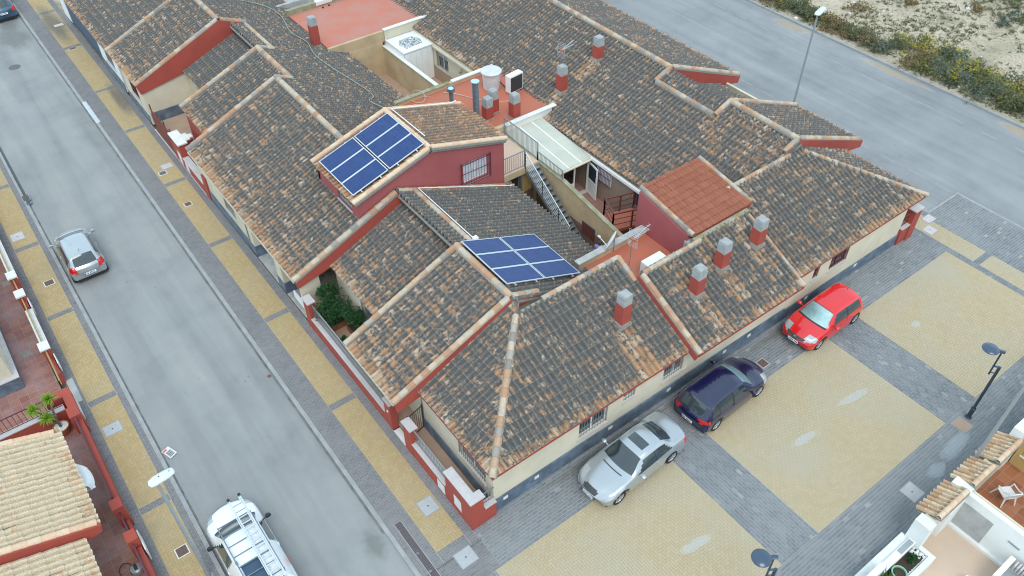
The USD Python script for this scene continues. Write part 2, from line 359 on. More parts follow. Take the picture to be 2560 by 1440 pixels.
class MB:
    """Collects simple solids into one mesh."""

    def __init__(s):
        s.v, s.f, s.n = [], [], 0

    def add(s, v, f):
        v = np.asarray(v, float).reshape(-1, 3); f = np.asarray(f, int)
        if f.shape[1] == 4:
            f = np.vstack([f[:, [0, 1, 2]], f[:, [0, 2, 3]]])
        s.v.append(v); s.f.append(f + s.n); s.n += len(v)
        return s

    def get(s):
        return (np.vstack(s.v), np.vstack(s.f))

    def box(s, x0, y0, z0, x1, y1, z1):
        v = [(x0, y0, z0), (x1, y0, z0), (x1, y1, z0), (x0, y1, z0), (x0, y0, z1), (x1, y0, z1), (x1, y1, z1), (x0, y1, z1)]
        return s.add(v, [(3, 2, 1, 0), (4, 5, 6, 7), (0, 1, 5, 4), (1, 2, 6, 5), (2, 3, 7, 6), (3, 0, 4, 7)])

    def bar(s, p, q, w, h=None, up=(0, 0, 1)):
        """Rectangular bar from p to q."""
        p, q, up = V(p, float), V(q, float), V(up, float)
        h = w if h is None else h
        d = (q - p) / max(np.linalg.norm(q - p), 1e-9)
        if abs(d @ up) > .98:
            up = V([1., 0, 0])
        a = np.cross(d, up); a /= np.linalg.norm(a); b = np.cross(a, d)
        v = [e + a * i * w / 2 + b * j * h / 2 for e in (p, q) for i, j in ((-1, -1), (1, -1), (1, 1), (-1, 1))]
        return s.add(v, [(3, 2, 1, 0), (4, 5, 6, 7), (0, 1, 5, 4), (1, 2, 6, 5), (2, 3, 7, 6), (3, 0, 4, 7)])

    def tube(s, pts, r, n=8, caps=True):
        pts = [V(p, float) for p in pts]
        rs = r if isinstance(r, (list, tuple)) else [r] * len(pts)
        v, f, up = [], [], V([0.13, .21, .97])
        for i, p in enumerate(pts):
            d = pts[min(i + 1, len(pts) - 1)] - pts[max(i - 1, 0)]
            d /= max(np.linalg.norm(d), 1e-9)
            u = up if abs(d @ up) < .95 else V([1., 0, 0.1])
            a = np.cross(d, u); a /= np.linalg.norm(a); b = np.cross(d, a)
            v += [p + rs[i] * (a * math.cos(t) + b * math.sin(t)) for t in np.arange(n) * 2 * math.pi / n]
        for i in range(len(pts) - 1):
            f += [(i * n + k, i * n + (k + 1) % n, (i + 1) * n + (k + 1) % n, (i + 1) * n + k) for k in range(n)]
        f = [t for q in f for t in ((q[0], q[1], q[2]), (q[0], q[2], q[3]))]
        if caps:
            v += [pts[0], pts[-1]]
            c0, c1, e = len(v) - 2, len(v) - 1, (len(pts) - 1) * n
            f += [(c0, (k + 1) % n, k) for k in range(n)] + [(c1, e + k, e + (k + 1) % n) for k in range(n)]
        return s.add(v, f)

    def lathe(s, prof, c=(0, 0, 0), n=20, axis=2):
        """prof: (radius, height) pairs turned round an axis through c."""
        v, f, k = [], [], len(prof)
        for i in range(n):
            t = 2 * math.pi * i / n
            for r, h in prof:
                p = [r * math.cos(t), r * math.sin(t), h]
                p = {2: p, 1: [p[0], p[2], p[1]], 0: [p[2], p[0], p[1]]}[axis]
                v.append(V(p) + V(c, float))
        for i in range(n):
            j = (i + 1) % n
            f += [(i * k + a, j * k + a, j * k + a + 1, i * k + a + 1) for a in range(k - 1)]
        return s.add(v, f)

    def prism(s, poly, axis, a, b):
        """Convex-ish polygon swept along an axis from a to b (axis 0: poly in y,z; 1: x,z; 2: x,y)."""
        n = len(poly)
        def at(p, t):
            return {0: (t, p[0], p[1]), 1: (p[0], t, p[1]), 2: (p[0], p[1], t)}[axis]
        v = [at(p, a) for p in poly] + [at(p, b) for p in poly]
        f = [(i, (i + 1) % n, n + (i + 1) % n) for i in range(n)] + [(i, n + (i + 1) % n, n + i) for i in range(n)]
        from shapely.geometry import Polygon
        import trimesh
        vv, ff = trimesh.creation.triangulate_polygon(Polygon(poly), engine='earcut')
        lut = [int(np.argmin(((V(poly) - q) ** 2).sum(1))) for q in vv]
        f += [tuple(lut[i] for i in t) for t in ff] + [tuple(n + lut[i] for i in t[::-1]) for t in ff]
        return s.add(v, f)

    def wall(s, axis, a0, a1, z0, z1, t0, t1, holes=()):
        """A wall along x (axis 0) or y (axis 1), between thickness coordinates t0 and t1, with rectangular openings (a0, z0, a1, z1)."""
        xs = sorted({a0, a1, *[h[0] for h in holes], *[h[2] for h in holes]})
        zs = sorted({z0, z1, *[h[1] for h in holes], *[h[3] for h in holes]})
        for i in range(len(xs) - 1):
            run = None
            for j in range(len(zs) - 1):
                cx, cz = (xs[i] + xs[i + 1]) / 2, (zs[j] + zs[j + 1]) / 2
                solid = not any(h[0] < cx < h[2] and h[1] < cz < h[3] for h in holes)
                if solid:
                    run = (run[0] if run else zs[j], zs[j + 1])
                if run and (not solid or j == len(zs) - 2):
                    if axis == 0:
                        s.box(xs[i], t0, run[0], xs[i + 1], t1, run[1])
                    else:
                        s.box(t0, xs[i], run[0], t1, xs[i + 1], run[1])
                    run = None
        return s


def clip_tri(P, planes):
    """Sutherland-Hodgman of one polygon (rows: x, y, ... attributes) against half-planes (nx, ny, c): keep nx*x + ny*y <= c."""
    for nx, ny, c in planes:
        d = P[:, 0] * nx + P[:, 1] * ny - c
        if (d <= 0).all():
            continue
        if (d > 0).all():
            return None
        out = []
        for i in range(len(P)):
            j = (i + 1) % len(P)
            if d[i] <= 0:
                out.append(P[i])
            if (d[i] <= 0) != (d[j] <= 0):
                t = d[i] / (d[i] - d[j]); out.append(P[i] + t * (P[j] - P[i]))
        P = V(out)
        if len(P) < 3:
            return None
    return P


# ------------------------------------------------------------------ tiled roofs
PROFILE = [(0., -.012), (.012, .038), (.040, .088), (.078, .108), (.116, .088), (.144, .038), (.156, -.014), (.198, -.044), (.240, -.012)]
rng = random.Random(7)


DROP = .10


class Roofs:
    """The tiled slopes of one thing. Near tiles become parts of their slope, the rest one joined part of the thing."""

    def __init__(s, owner, mat='roof_dark', limit=300, pitch=.246, gauge=.41, slab_mat='mortar', ridge='ridge_tile'):
        s.owner, s.mat, s.limit, s.pitch, s.gauge, s.slab_mat, s.ridge_mat = owner, mat, limit, pitch, gauge, slab_mat, ridge
        s.tiles, s.ridges = [], []

    def slope(s, P0, P1, up, run, tan, clips=(), wear=None, eave_wear=.3, slab=.12, mat=None, profile=PROFILE, name='roof', eave_mat=None):
        """P0-P1: the eave line; up: unit plan direction of the rise; run: plan length; clips: plan half-planes."""
        P0, P1, U = V(P0, float), V(P1, float), V([up[0], up[1], 0.])
        e = (P1 - P0); W = np.linalg.norm(e); e /= W
        k = math.hypot(1, tan)
        S = V([U[0], U[1], tan]) / k
        n = np.cross(e, S); n = n if n[2] > 0 else -n
        P0 = P0 - n * DROP; P1 = P1 - n * DROP
        L = run * k
        # slab below the tiles, clipped in plan
        quad = V([P0, P1, P1 + S * L, P0 + S * L])
        poly = clip_tri(quad, clips) if clips else quad
        m = MB(); q = len(poly)
        top, bot = poly - n * .055, poly - n * (.055 + slab)
        fs = [(0, i, i + 1) for i in range(1, q - 1)] + [(q, q + i + 1, q + i) for i in range(1, q - 1)]
        fs += [t for i in range(q) for t in ((i, q + i, q + (i + 1) % q), (i, q + (i + 1) % q, (i + 1) % q))]
        m.add(np.vstack([top, bot]), fs)
        roof = put(name, m, s.slab_mat, s.owner)
        pw = profile[-1][0]; sc = s.pitch / pw
        pr = V([(a * sc, c) for a, c in profile]); K = len(pr)
        g, ln = s.gauge, s.gauge + .045
        nc, nr = int(math.ceil(W / s.pitch)), int(math.ceil(L / g))
        lim = list(clips)
        cen = poly.mean(0)
        for i in range(nc):
            for j in range(nr):
                a0 = i * s.pitch; b0 = j * g - .05
                pl = P0 + e * (a0 + s.pitch / 2) + S * (b0 + g / 2)
                if lim and any(nx * pl[0] + ny * pl[1] - c > .28 for nx, ny, c in lim):
                    continue
                ja, jb, jt = rng.gauss(0, .004), rng.gauss(0, .006), rng.gauss(0, .012)
                b1 = min(b0 + ln, L)
                if b1 - b0 < .08:
                    continue
                w = (wear(pl) if wear else 0.) + rng.random() * .28
                if j == 0:
                    w += eave_wear
                r = rng.random()
                rows = []
                for (bb, lift, al) in ((b0 + jb, .034, 0.), (b0 + ln * .5 + jb * .5, .017, .5), (b1, .0, 1.)):
                    tw = jt * (bb - b0)
                    taper = 1 - .12 * al
                    for x, c in pr:
                        xx = (x - s.pitch / 2) * (taper if c > .0 else 1) + s.pitch / 2
                        rows.append((P0 + e * min(max(a0 + xx + ja + tw, 0), W + .02) + S * bb + n * (c + lift), (r, al, w)))
                lipv = [(rows[q][0] - n * .024, (r, 0., w)) for q in range(K)]
                vt = rows + lipv
                v = V([x[0] for x in vt]); t = V([x[1] for x in vt])
                f = [(q, q + 1, K + q + 1, K + q) for q in range(K - 1)] + [(K + q, K + q + 1, 2 * K + q + 1, 2 * K + q) for q in range(K - 1)] + [(3 * K + q, 3 * K + q + 1, q + 1, q) for q in range(K - 1)]
                f = V(f); f = np.vstack([f[:, [0, 1, 2]], f[:, [0, 2, 3]]])
                if lim and any((nx * v[:, 0] + ny * v[:, 1] > c).any() for nx, ny, c in lim):
                    R = np.hstack([v, t]); nv, nf, o = [], [], 0
                    for tri in f:
                        P = clip_tri(R[tri], lim)
                        if P is not None:
                            nv.append(P); nf += [(o, o + q, o + q + 1) for q in range(1, len(P) - 1)]; o += len(P)
                    if not nf:
                        continue
                    R = np.vstack(nv); v, t, f = R[:, :3], R[:, 3:], V(nf)
                s.tiles.append((np.linalg.norm(pl - CAM), roof, v, f, t, mat or s.mat))
        return roof

    def ridge(s, roof, P, Q, r=.115, gap=.36, mat=None, bed=True, lift=.03, flip=False):
        """Half-round cap tiles laid along P-Q on a bed of mortar."""
        P, Q = V(P, float) - [0, 0, DROP], V(Q, float) - [0, 0, DROP]
        r *= .92
        d = Q - P; L = np.linalg.norm(d); d /= L
        side = np.cross(d, V([0, 0, 1.])); side /= np.linalg.norm(side); n = np.cross(side, d)
        N = max(1, int(round(L / gap))); step = L / N
        if bed:
            m = MB(); m.bar(P + n * (lift - .045), Q + n * (lift - .045), r * 2.5, .10, up=n)
            put('ridge_mortar', m, 'mortar', roof)
        for i in range(N):
            rr = rng.random(); A = P + d * (i * step - .02); B = P + d * ((i + 1) * step + .02)
            ra, rb = r * 1.06, r * .94
            v, t = [], []
            for c, rad, li in ((A, ra, .012), (B, rb, 0.)):
                for q in range(8):
                    th = math.pi * (q - .2) / 6.6
                    v.append(c + side * rad * math.cos(th) + n * (rad * math.sin(th) * .95 + lift + li)); t.append((rr, 0, 0))
            for q in range(8):
                th = math.pi * (q - .2) / 6.6
                v.append(A + side * ra * .83 * math.cos(th) + n * (ra * .83 * math.sin(th) * .95 + lift + .012)); t.append((rr, 0, 0))
            f = [(q, q + 1, 8 + q + 1, 8 + q) for q in range(7)] + [(16 + q, 16 + q + 1, q + 1, q) for q in range(7)]
            v += [v[i2] for i2 in range(8, 16)] + [B + n * lift]; t += [(rr, 0, 0)] * 9
            f3 = [x for a in f for x in ((a[0], a[1], a[2]), (a[0], a[2], a[3]))] + [(24 + q, 25 + q, 32) for q in range(7)]
            s.ridges.append((np.linalg.norm(A - CAM), roof, V(v), V(f3), V(t), mat or s.ridge_mat))

    def finish(s):
        far = {}
        for kind, found in (('roof_tile', s.tiles), ('ridge_tile', s.ridges)):
            found.sort(key=lambda x: x[0])
            for d, roof, v, f, t, mat in found[:s.limit]:
                put(kind, (v, f), mat, roof, tint=t)
            for d, roof, v, f, t, mat in found[s.limit:]:
                far.setdefault(mat, []).append((v, f, t))
        for mat, L in far.items():
            o = np.cumsum([0] + [len(x[0]) for x in L])
            put('roof_tiles', (np.vstack([x[0] for x in L]), np.vstack([x[1] + k for x, k in zip(L, o)])), mat, s.owner, tint=np.vstack([x[2] for x in L]), kind='stuff')


def barge(owner, y0, y1, top, bottom, mat='wall_red', axis=1, name='barge_board'):
    """Painted gable board: polygon between the top and bottom profiles, in the plane of the verge."""
    m = MB(); m.prism(list(top) + list(bottom)[::-1], axis, y0, y1)
    return put(name, m, mat, owner)


# ------------------------------------------------------------------ laid paving
class Paving:
    def __init__(s, owner, limit=300, name='paver'):
        s.owner, s.limit, s.name, s.items = owner, limit, name, []

    def rect(s, x0, y0, x1, y1, z, mat, h=.012, tone=None):
        if x1 - x0 < .012 or y1 - y0 < .012:
            return
        g = min(.006, (x1 - x0) * .2, (y1 - y0) * .2)
        dz = rng.gauss(0, .0012)
        v = V([(x0, y0, z - h), (x1, y0, z - h), (x1, y1, z - h), (x0, y1, z - h), (x0 + g, y0 + g, z + dz), (x1 - g, y0 + g, z + dz), (x1 - g, y1 - g, z + dz), (x0 + g, y1 - g, z + dz)])
        s.items.append((np.linalg.norm(v[4] - CAM), v, mat, rng.random() if tone is None else tone))

    def bond(s, X0, Y0, X1, Y1, z, mat, lx=.2, ly=.1, joint=.008, along='x'):
        """Running bond in rows along x (or y)."""
        if along == 'x':
            rows = int(math.ceil((Y1 - Y0) / ly))
            for j in range(rows):
                o = -(lx / 2 if j % 2 else 0) + rng.uniform(-.01, .01)
                for i in range(int(math.ceil((X1 - X0 - o) / lx))):
                    x = X0 + o + i * lx
                    s.rect(max(x, X0) + joint / 2, Y0 + j * ly + joint / 2, min(x + lx, X1) - joint / 2, min(Y0 + (j + 1) * ly, Y1) - joint / 2, z, mat)
        else:
            cols = int(math.ceil((X1 - X0) / ly))
            for i in range(cols):
                o = -(lx / 2 if i % 2 else 0) + rng.uniform(-.01, .01)
                for j in range(int(math.ceil((Y1 - Y0 - o) / lx))):
                    y = Y0 + o + j * lx
                    s.rect(X0 + i * ly + joint / 2, max(y, Y0) + joint / 2, min(X0 + (i + 1) * ly, X1) - joint / 2, min(y + lx, Y1) - joint / 2, z, mat)

    def herring(s, X0, Y0, X1, Y1, z, mat, w=.1, joint=.006):
        nx, ny = int((X1 - X0) / w) + 4, int((Y1 - Y0) / w) + 4
        for i in range(-3, nx):
            for j in range(-3, ny):
                k = (i - j) % 4
                if k == 0:
                    q = (i, j, 2, 1)
                elif k == 3:
                    q = (i, j, 1, 2)
                else:
                    continue
                x, y = X0 + q[0] * w, Y0 + q[1] * w
                s.rect(max(x, X0) + joint / 2, max(y, Y0) + joint / 2, min(x + q[2] * w, X1) - joint / 2, min(y + q[3] * w, Y1) - joint / 2, z, mat)

    def finish(s):
        F = V([(4, 5, 6, 7), (0, 1, 5, 4), (1, 2, 6, 5), (2, 3, 7, 6), (3, 0, 4, 7)])
        F = np.vstack([F[:, [0, 1, 2]], F[:, [0, 2, 3]]])
        s.items.sort(key=lambda x: x[0])
        def inframe(v):
            q = v - CAM; d = q @ cf_
            x, y = 2044.4 * (q @ cr_) / d, 2044.4 * (q @ cd_) / d
            return abs(x) < 1280 and abs(y) < 720
        near = [it for it in s.items if inframe(it[1][4])][:s.limit]
        ids = {id(it) for it in near}
        for d, v, mat, r in near:
            put(s.name, (v, F), mat, s.owner, tint=np.tile((r, 0, 0), (8, 1)))
        far = {}
        for it in s.items:
            if id(it) not in ids:
                far.setdefault(it[2], []).append(it)
        for mat, L in far.items():
            v = np.vstack([x[1] for x in L]); f = np.vstack([F + 8 * i for i in range(len(L))])
            put(s.name + 's', (v, f), mat, s.owner, tint=np.repeat(V([(x[3], 0, 0) for x in L]), 8, 0), kind='stuff')
# ------------------------------------------------------------------ ground, roads, pavements
g = MB(); g.box(-600, -600, -1.0, 700, 700, -.34)
put('ground', g, 'sand', kind='structure')


def sheet(name, x0, y0, x1, y1, z, mat, kind='structure', parent=None):
    m = MB(); m.box(x0, y0, z - .2, x1, y1, z)
    return put(name, m, mat, parent, kind=kind)


sheet('street', -.02, 12.0, 5.06, 130, -.085, 'asphalt')
sheet('road', 35.9, 12.95, 46.78, 190, -.085, 'asphalt_east')
sheet('road', 38.42, -120, 46.78, 12.95, -.085, 'asphalt_east')

rm = thing('road_marking', 'faint broken white parking line nearest the houses on the wide road', 'road marking', kind='structure')
for k in range(-4, 24):
    y = 13.31 + 1.667 * k
    b = MB(); b.box(38.2, y, -.083, 38.28, y + .82, -.081); put('dash', b, 'road_mark', rm)
rm2 = thing('road_marking', 'faint broken white lane line along the middle of the wide road', 'road marking', kind='structure')
for k in range(-3, 24):
    y = 14.45 + 2.02 * k
    b = MB(); b.box(44.58, y, -.083, 44.66, y + .95, -.081); put('dash', b, 'road_mark', rm2)
b = MB(); b.box(41.46, 30, -.083, 41.53, 60, -.081); put('dash', b, 'road_mark', rm2)

# kerbs, in stones a metre long
def kerb(x0, x1, y0, y1, axis, top=.0, label=None):
    k = thing('kerb', kind='structure')
    L0, L1 = (y0, y1) if axis == 1 else (x0, x1)
    n = int(max(1, round((L1 - L0) / 1.0)))
    for i in range(n):
        a, c = L0 + (L1 - L0) * i / n + .004, L0 + (L1 - L0) * (i + 1) / n - .004
        m = MB()
        if axis == 1:
            m.prism([(x0, top - .3), (x1, top - .3), (x1, top - .012), (x1 - .012, top), (x0 + .012, top), (x0, top - .012)], 1, a, c)
        else:
            m.prism([(y0, top - .3), (y1, top - .3), (y1, top - .012), (y1 - .012, top), (y0 + .012, top), (y0, top - .012)], 0, a, c)
        put('kerb_stone', m, 'kerb_stone', k)
    return k


kerb(5.06, 5.2, 12.0, 66, 1)
kerb(-.15, -.01, 12.0, 50, 1)
kerb(35.72, 35.88, 13.05, 66, 1)
kerb(46.78, 46.96, -8, 66, 1, .03)
kerb(35.72, 38.42, 12.92, 13.05, 0)
kerb(38.26, 38.42, -8, 12.92, 1)
m = MB(); m.box(4.97, 14.3, -.1, 5.06, 66, -.081); m.box(-.01, 12.1, -.1, .06, 50, -.081); put('gutter', m, 'gutter_dirt_shade', kind='structure')  # dark strips at both kerbs: dirt, with the shade of the kerb painted in
# worn white paint on the kerb opposite the far patio
m = MB(); m.box(5.062, 46.6, -.02, 5.30, 49.4, .004); put('kerb_paint', m, 'kerb_white', kind='structure')

# pavement east of the street
pv = thing('pavement', kind='structure'); P = Paving(pv)
m = MB(); m.box(5.2, 12.05, -.3, 7.56, 70, -.011); put('bed', m, 'concrete', pv)
EP = [(12.54, 20.08), (20.37, 26.08), (26.37, 32.30), (32.59, 38.27), (38.56, 44.55), (44.85, 49.95), (50.22, 56.65), (56.95, 62.8), (63.1, 69)]
m = MB()
for a, c in EP:
    m.box(6.07, a, -.05, 7.21, c, -.0095)
put('bedding', m, 'joint_sand', pv)
for a, c in EP:
    if a < 45:
        P.herring(6.08, a, 7.2, c, 0, 'paver_yellow', joint=.004)
    else:
        P.bond(6.08, a, 7.2, c, 0, 'paver_yellow')
P.bond(5.21, 12.05, 6.07, 70, 0, 'paver_kerbside', lx=.2, ly=.1)
P.bond(7.21, 12.05, 7.55, 70, 0, 'paver_kerbside')
prev = 12.05
for a, c in EP:
    P.bond(6.08, prev, 7.2, a, 0, 'paver_kerbside'); prev = c
P.finish()

# pavement west of the street
pv = thing('pavement', kind='structure'); P = Paving(pv)
m = MB(); m.box(-1.9, 12.0, -.3, -.15, 52, -.011); put('bed', m, 'concrete', pv)
WP = [(14.4, 20.06), (20.37, 26.03), (26.33, 31.95), (32.24, 37.55), (37.85, 43.3), (43.6, 49)]
m = MB()
for a, c in WP:
    m.box(-1.51, a, -.05, -.41, c, -.0095)
put('bedding', m, 'joint_sand', pv)
for a, c in WP:
    P.herring(-1.5, a, -.42, c, 0, 'paver_yellow', joint=.004)
P.bond(-.41, 12.05, -.16, 52, 0, 'paver_kerbside'); P.bond(-1.9, 12.05, -1.51, 52, 0, 'paver_kerbside')
prev = 14.2
for a, c in WP:
    P.bond(-1.5, prev, -.42, a, 0, 'paver_kerbside'); prev = c
P.finish()

# the square in front of the end houses
pz = thing('square_paving', kind='structure'); P = Paving(pz)
m = MB(); m.box(-3, -30, -.32, 38.26, 11.99, -.0115); m.box(7.57, 11.99, -.32, 38.26, 12.9, -.0115); m.box(32.9, 12.9, -.32, 35.72, 80, -.0115); put('bed', m, 'concrete', pz)
PX, PY = [(7.3, 15.13), (17.07, 24.78), (26.85, 33.83)], (5.12, 10.80)
m = MB()
for a, c in PX:
    m.box(a, PY[0], -.05, c, PY[1], -.0085)
put('bedding', m, 'joint_sand', pz)
for i, (a, c) in enumerate(PX):
    P.herring(a, PY[0], c, PY[1], 0, 'paver_buff', joint=.003)
P.bond(7.56, PY[1], 33.83, 12.6, 0, 'paver_grey', lx=.24, ly=.12, joint=.014)
P.bond(5.2, 2.9, 33.83, PY[0], 0, 'paver_grey', lx=.24, ly=.12, joint=.014)
for a, c in ((5.2, 7.3), (15.13, 17.07), (24.78, 26.85)):
    P.bond(a, PY[0], c, PY[1], 0, 'paver_grey', lx=.24, ly=.12, joint=.014, along='y')
P.bond(5.2, PY[1], 7.56, 12.04, 0, 'paver_kerbside')
P.bond(2.0, 10.5, 5.2, 12.0, 0, 'paver_kerbside')
YR = [(-6, 9.33), (9.64, 13.3), (13.6, 19.5), (19.8, 25.6), (25.9, 32)]
for a, c in YR:
    P.bond(34.18, max(a, 3), 35.3, c, 0, 'paver_buff')
P.bond(34.18, 9.33, 35.3, 9.64, 0, 'paver_grey'); P.bond(34.18, 13.3, 35.3, 13.6, 0, 'paver_grey')
P.bond(33.83, 3, 34.18, 34, 0, 'paver_grey'); P.bond(35.3, 3, 38.26, 12.9, 0, 'paver_grey', lx=.24, ly=.12, joint=.014); P.bond(35.3, 12.9, 35.72, 34, 0, 'paver_grey')
P.bond(33.1, 12.62, 34.18, 34, 0, 'paver_grey')
P.finish()

# covers let into the paving
def cover(x, y, w, d, label, mat='steel_lid', cat='access cover', rim='kerb_stone', knob=True):
    t = thing('access_cover', label, cat, 'access covers in the pavements', loc=(x, y, 0))
    m = MB(); m.box(-w / 2 - .035, -d / 2 - .035, -.02, w / 2 + .035, d / 2 + .035, .004); put('frame', m, rim, t)
    m = MB(); m.box(-w / 2, -d / 2, -.01, w / 2, d / 2, .011); put('lid', m, mat, t)
    if knob:
        m = MB(); m.lathe([(0, .019), (.022, .018), (.03, .0115)], n=10); put('lifting_hole', m, 'black_plastic', t)
    return t


cover(6.82, 14.22, .55, .62, 'square grey steel cover in yellow paving near the corner garden wall')
cover(6.78, 11.79, .62, .58, 'square grey cover in grey paving at the street corner of the square')
cover(6.79, 40.06, .55, .42, 'pale worn cover in yellow paving by the stepped-cap garden wall', 'cap_stone', knob=False)
cover(6.39, 39.56, .34, .30, 'small dark cover in a white frame in yellow paving opposite the garden gate', 'dark_lid', rim='cap_white', knob=False)
cover(6.47, 36.19, .32, .30, 'small brown cover in a white frame in yellow paving before the garages', 'rust_lid', rim='cap_white', knob=False)
cover(6.78, 60.44, .62, .36, 'pale cover in the wet yellow paving farthest up the street', 'cap_stone', knob=False)
cover(6.58, 56.5, .42, .22, 'brown cover set in a grey cross band beside the blue gate', 'rust_lid', rim='cap_white', knob=False)
cover(-1.13, 38.78, .55, .62, 'pale square cover in yellow paving across the street, above the parked hatchback', 'cap_stone')
cover(-.79, 34.46, .38, .34, 'rusty little cover in yellow paving beside the silver hatchback', 'rust_lid', rim='cap_white', knob=False)
cover(-1.1, 24.45, .62, .52, 'square grey steel cover in yellow paving beside the potted yucca wall')
cover(-.85, 17.85, .36, .36, 'rusty brown cover in yellow paving next to the near street lamp', 'rust_lid', rim='cap_white', knob=False)
cover(.0, 41.75, .3, .5, 'maroon cover let into the kerb edge beside the cut-off lamp post', 'rust_lid', knob=False)
cover(34.6, 12.16, .55, .5, 'pale square cover in the yellow strip beside the red gate pillar', 'cap_stone')
cover(35.32, 12.69, .6, .42, 'pale cover at the kerb corner beside the wide road', 'cap_stone', knob=False)
cover(21.07, 4.12, .62, .6, 'buff square cover in grey paving beside the tiled garden wall', 'cap_stone')
cover(25.21, 4.69, .55, .55, 'sandy square cover in grey paving at the foot of the dark lamp', 'floor_tan', knob=False)
cover(21.51, 11.43, .36, .36, 'small brown cover in a pale frame between the blue and red cars', 'rust_lid', rim='cap_stone', knob=False)
t = thing('manhole_cover', 'round iron manhole cover in the street asphalt', 'manhole cover', loc=(2.95, 56.45, -.085))
m = MB(); m.lathe([(0, .012), (.30, .012), (.33, .006), (.36, 0)], n=28); put('lid', m, 'dark_lid', t)
t = thing('manhole_cover', 'tiny round valve cover in the asphalt near the corner house kerb', 'manhole cover', loc=(4.9, 23.28, -.085))
m = MB(); m.lathe([(0, .012), (.07, .012), (.09, 0)], n=16); put('lid', m, 'rust_lid', t)
dr = thing('drain_grate', 'long iron drain channel across the mouth of the street', 'drain', kind=None)
m = MB(); m.box(5.44, 8.8, -.1, 5.47, 14.3, .006); m.box(5.71, 8.8, -.1, 5.74, 14.3, .006); put('frame', m, 'kerb_stone', dr)
for i in range(5):
    m = MB()
    for j in range(22):
        y = 8.8 + 1.1 * i + .05 * j
        m.box(5.47, y + .008, -.03, 5.71, y + .045, .002)
    m.box(5.47, 8.8 + 1.1 * i, -.06, 5.49, 8.8 + 1.1 * (i + 1) - .01, .003); m.box(5.69, 8.8 + 1.1 * i, -.06, 5.71, 8.8 + 1.1 * (i + 1) - .01, .003)
    put('grate', m, 'drain_iron', dr)
# litter
l = thing('newspaper', 'crumpled printed leaflet lying on the asphalt at the kerb', 'litter', loc=(.26, 22.1, -.07), rot=20)
gx = np.linspace(-.16, .16, 6); pts = V([(x, y, .012 + .02 * meshkit.noise(V([x * 9, y * 9, 1.]), 3)) for y in np.linspace(-.26, .26, 8) for x in gx])
ff = [(j * 6 + i, j * 6 + i + 1, j * 6 + i + 7, j * 6 + i + 6) for j in range(7) for i in range(5)]
put('sheet', (pts, ff), 'litter_paper', l)
m = MB(); m.box(-.14, .14, .033, .02, .22, .037); put('print_block', m, 'orange_mark', l)
m = MB()
for k in range(5):
    m.box(-.12 + .02 * (k % 2), -.2 + .06 * k, .032, .1, -.17 + .06 * k, .036)
put('print_lines', m, 'mark_dark', l)
# ------------------------------------------------------------------ houses
TS = .417
def hz(x):            # height of the high street-side plane, west row
    return 2.6 + TS * (x - 7.42)
def bz(x):            # back plane, west row
    return 4.8 - TS * (x - 12.7)
def ez(x):            # high east-side plane, east row
    return 2.6 + TS * (34.7 - x)
def cz(x):            # courtyard plane, east row
    return 4.95 - TS * (29. - x)


def chimney(x, y, z, label, h=.95, w=.44, cap=.52, round_cap=False, group='red chimneys on the tiled roofs'):
    t = thing('chimney', label, 'chimney', loc=(x, y, z - .35))
    m = MB(); m.box(-w / 2, -w / 2, 0, w / 2, w / 2, h + .35); put('shaft', m, 'wall_red', t)
    c = MB(); z0 = h + .35; w2 = w / 2 - .015
    for k in range(3):
        zz = z0 + k * cap / 3.6
        c.prism([(-w2, zz), (w2, zz), (w2, zz + cap / 4.6), (w2 - .03, zz + cap / 3.6), (-w2 + .03, zz + cap / 3.6), (-w2, zz + cap / 4.6)], 1, -w2, w2)
    zz = z0 + 3 * cap / 3.6
    put('vent_block', c, 'chimney_cap', t)
    s = MB(); q = w2 - .012
    s.add([(-q, -q, zz), (q, -q, zz), (q, q, zz), (-q, q, zz), (-q, -q, zz + .045), (q, -q, zz + .045), (q, q, zz + .045), (-q, q, zz + .045), (-q * .7, -q * .7, zz + .085), (q * .7, -q * .7, zz + .085), (q * .7, q * .7, zz + .085), (-q * .7, q * .7, zz + .085)],
          [(0, 1, 5, 4), (1, 2, 6, 5), (2, 3, 7, 6), (3, 0, 4, 7), (4, 5, 9, 8), (5, 6, 10, 9), (6, 7, 11, 10), (7, 4, 8, 11), (8, 9, 10, 11), (3, 2, 1, 0)])
    put('cap_slab', s, 'chimney_cap', t)
    f = MB(); f.prism([(-w / 2 - .09, .22), (w / 2 + .09, .22), (w / 2 + .012, .42), (-w / 2 - .012, .42)], 1, -w / 2 - .06, w / 2 + .06); put('flashing', f, 'mortar', t)
    return t


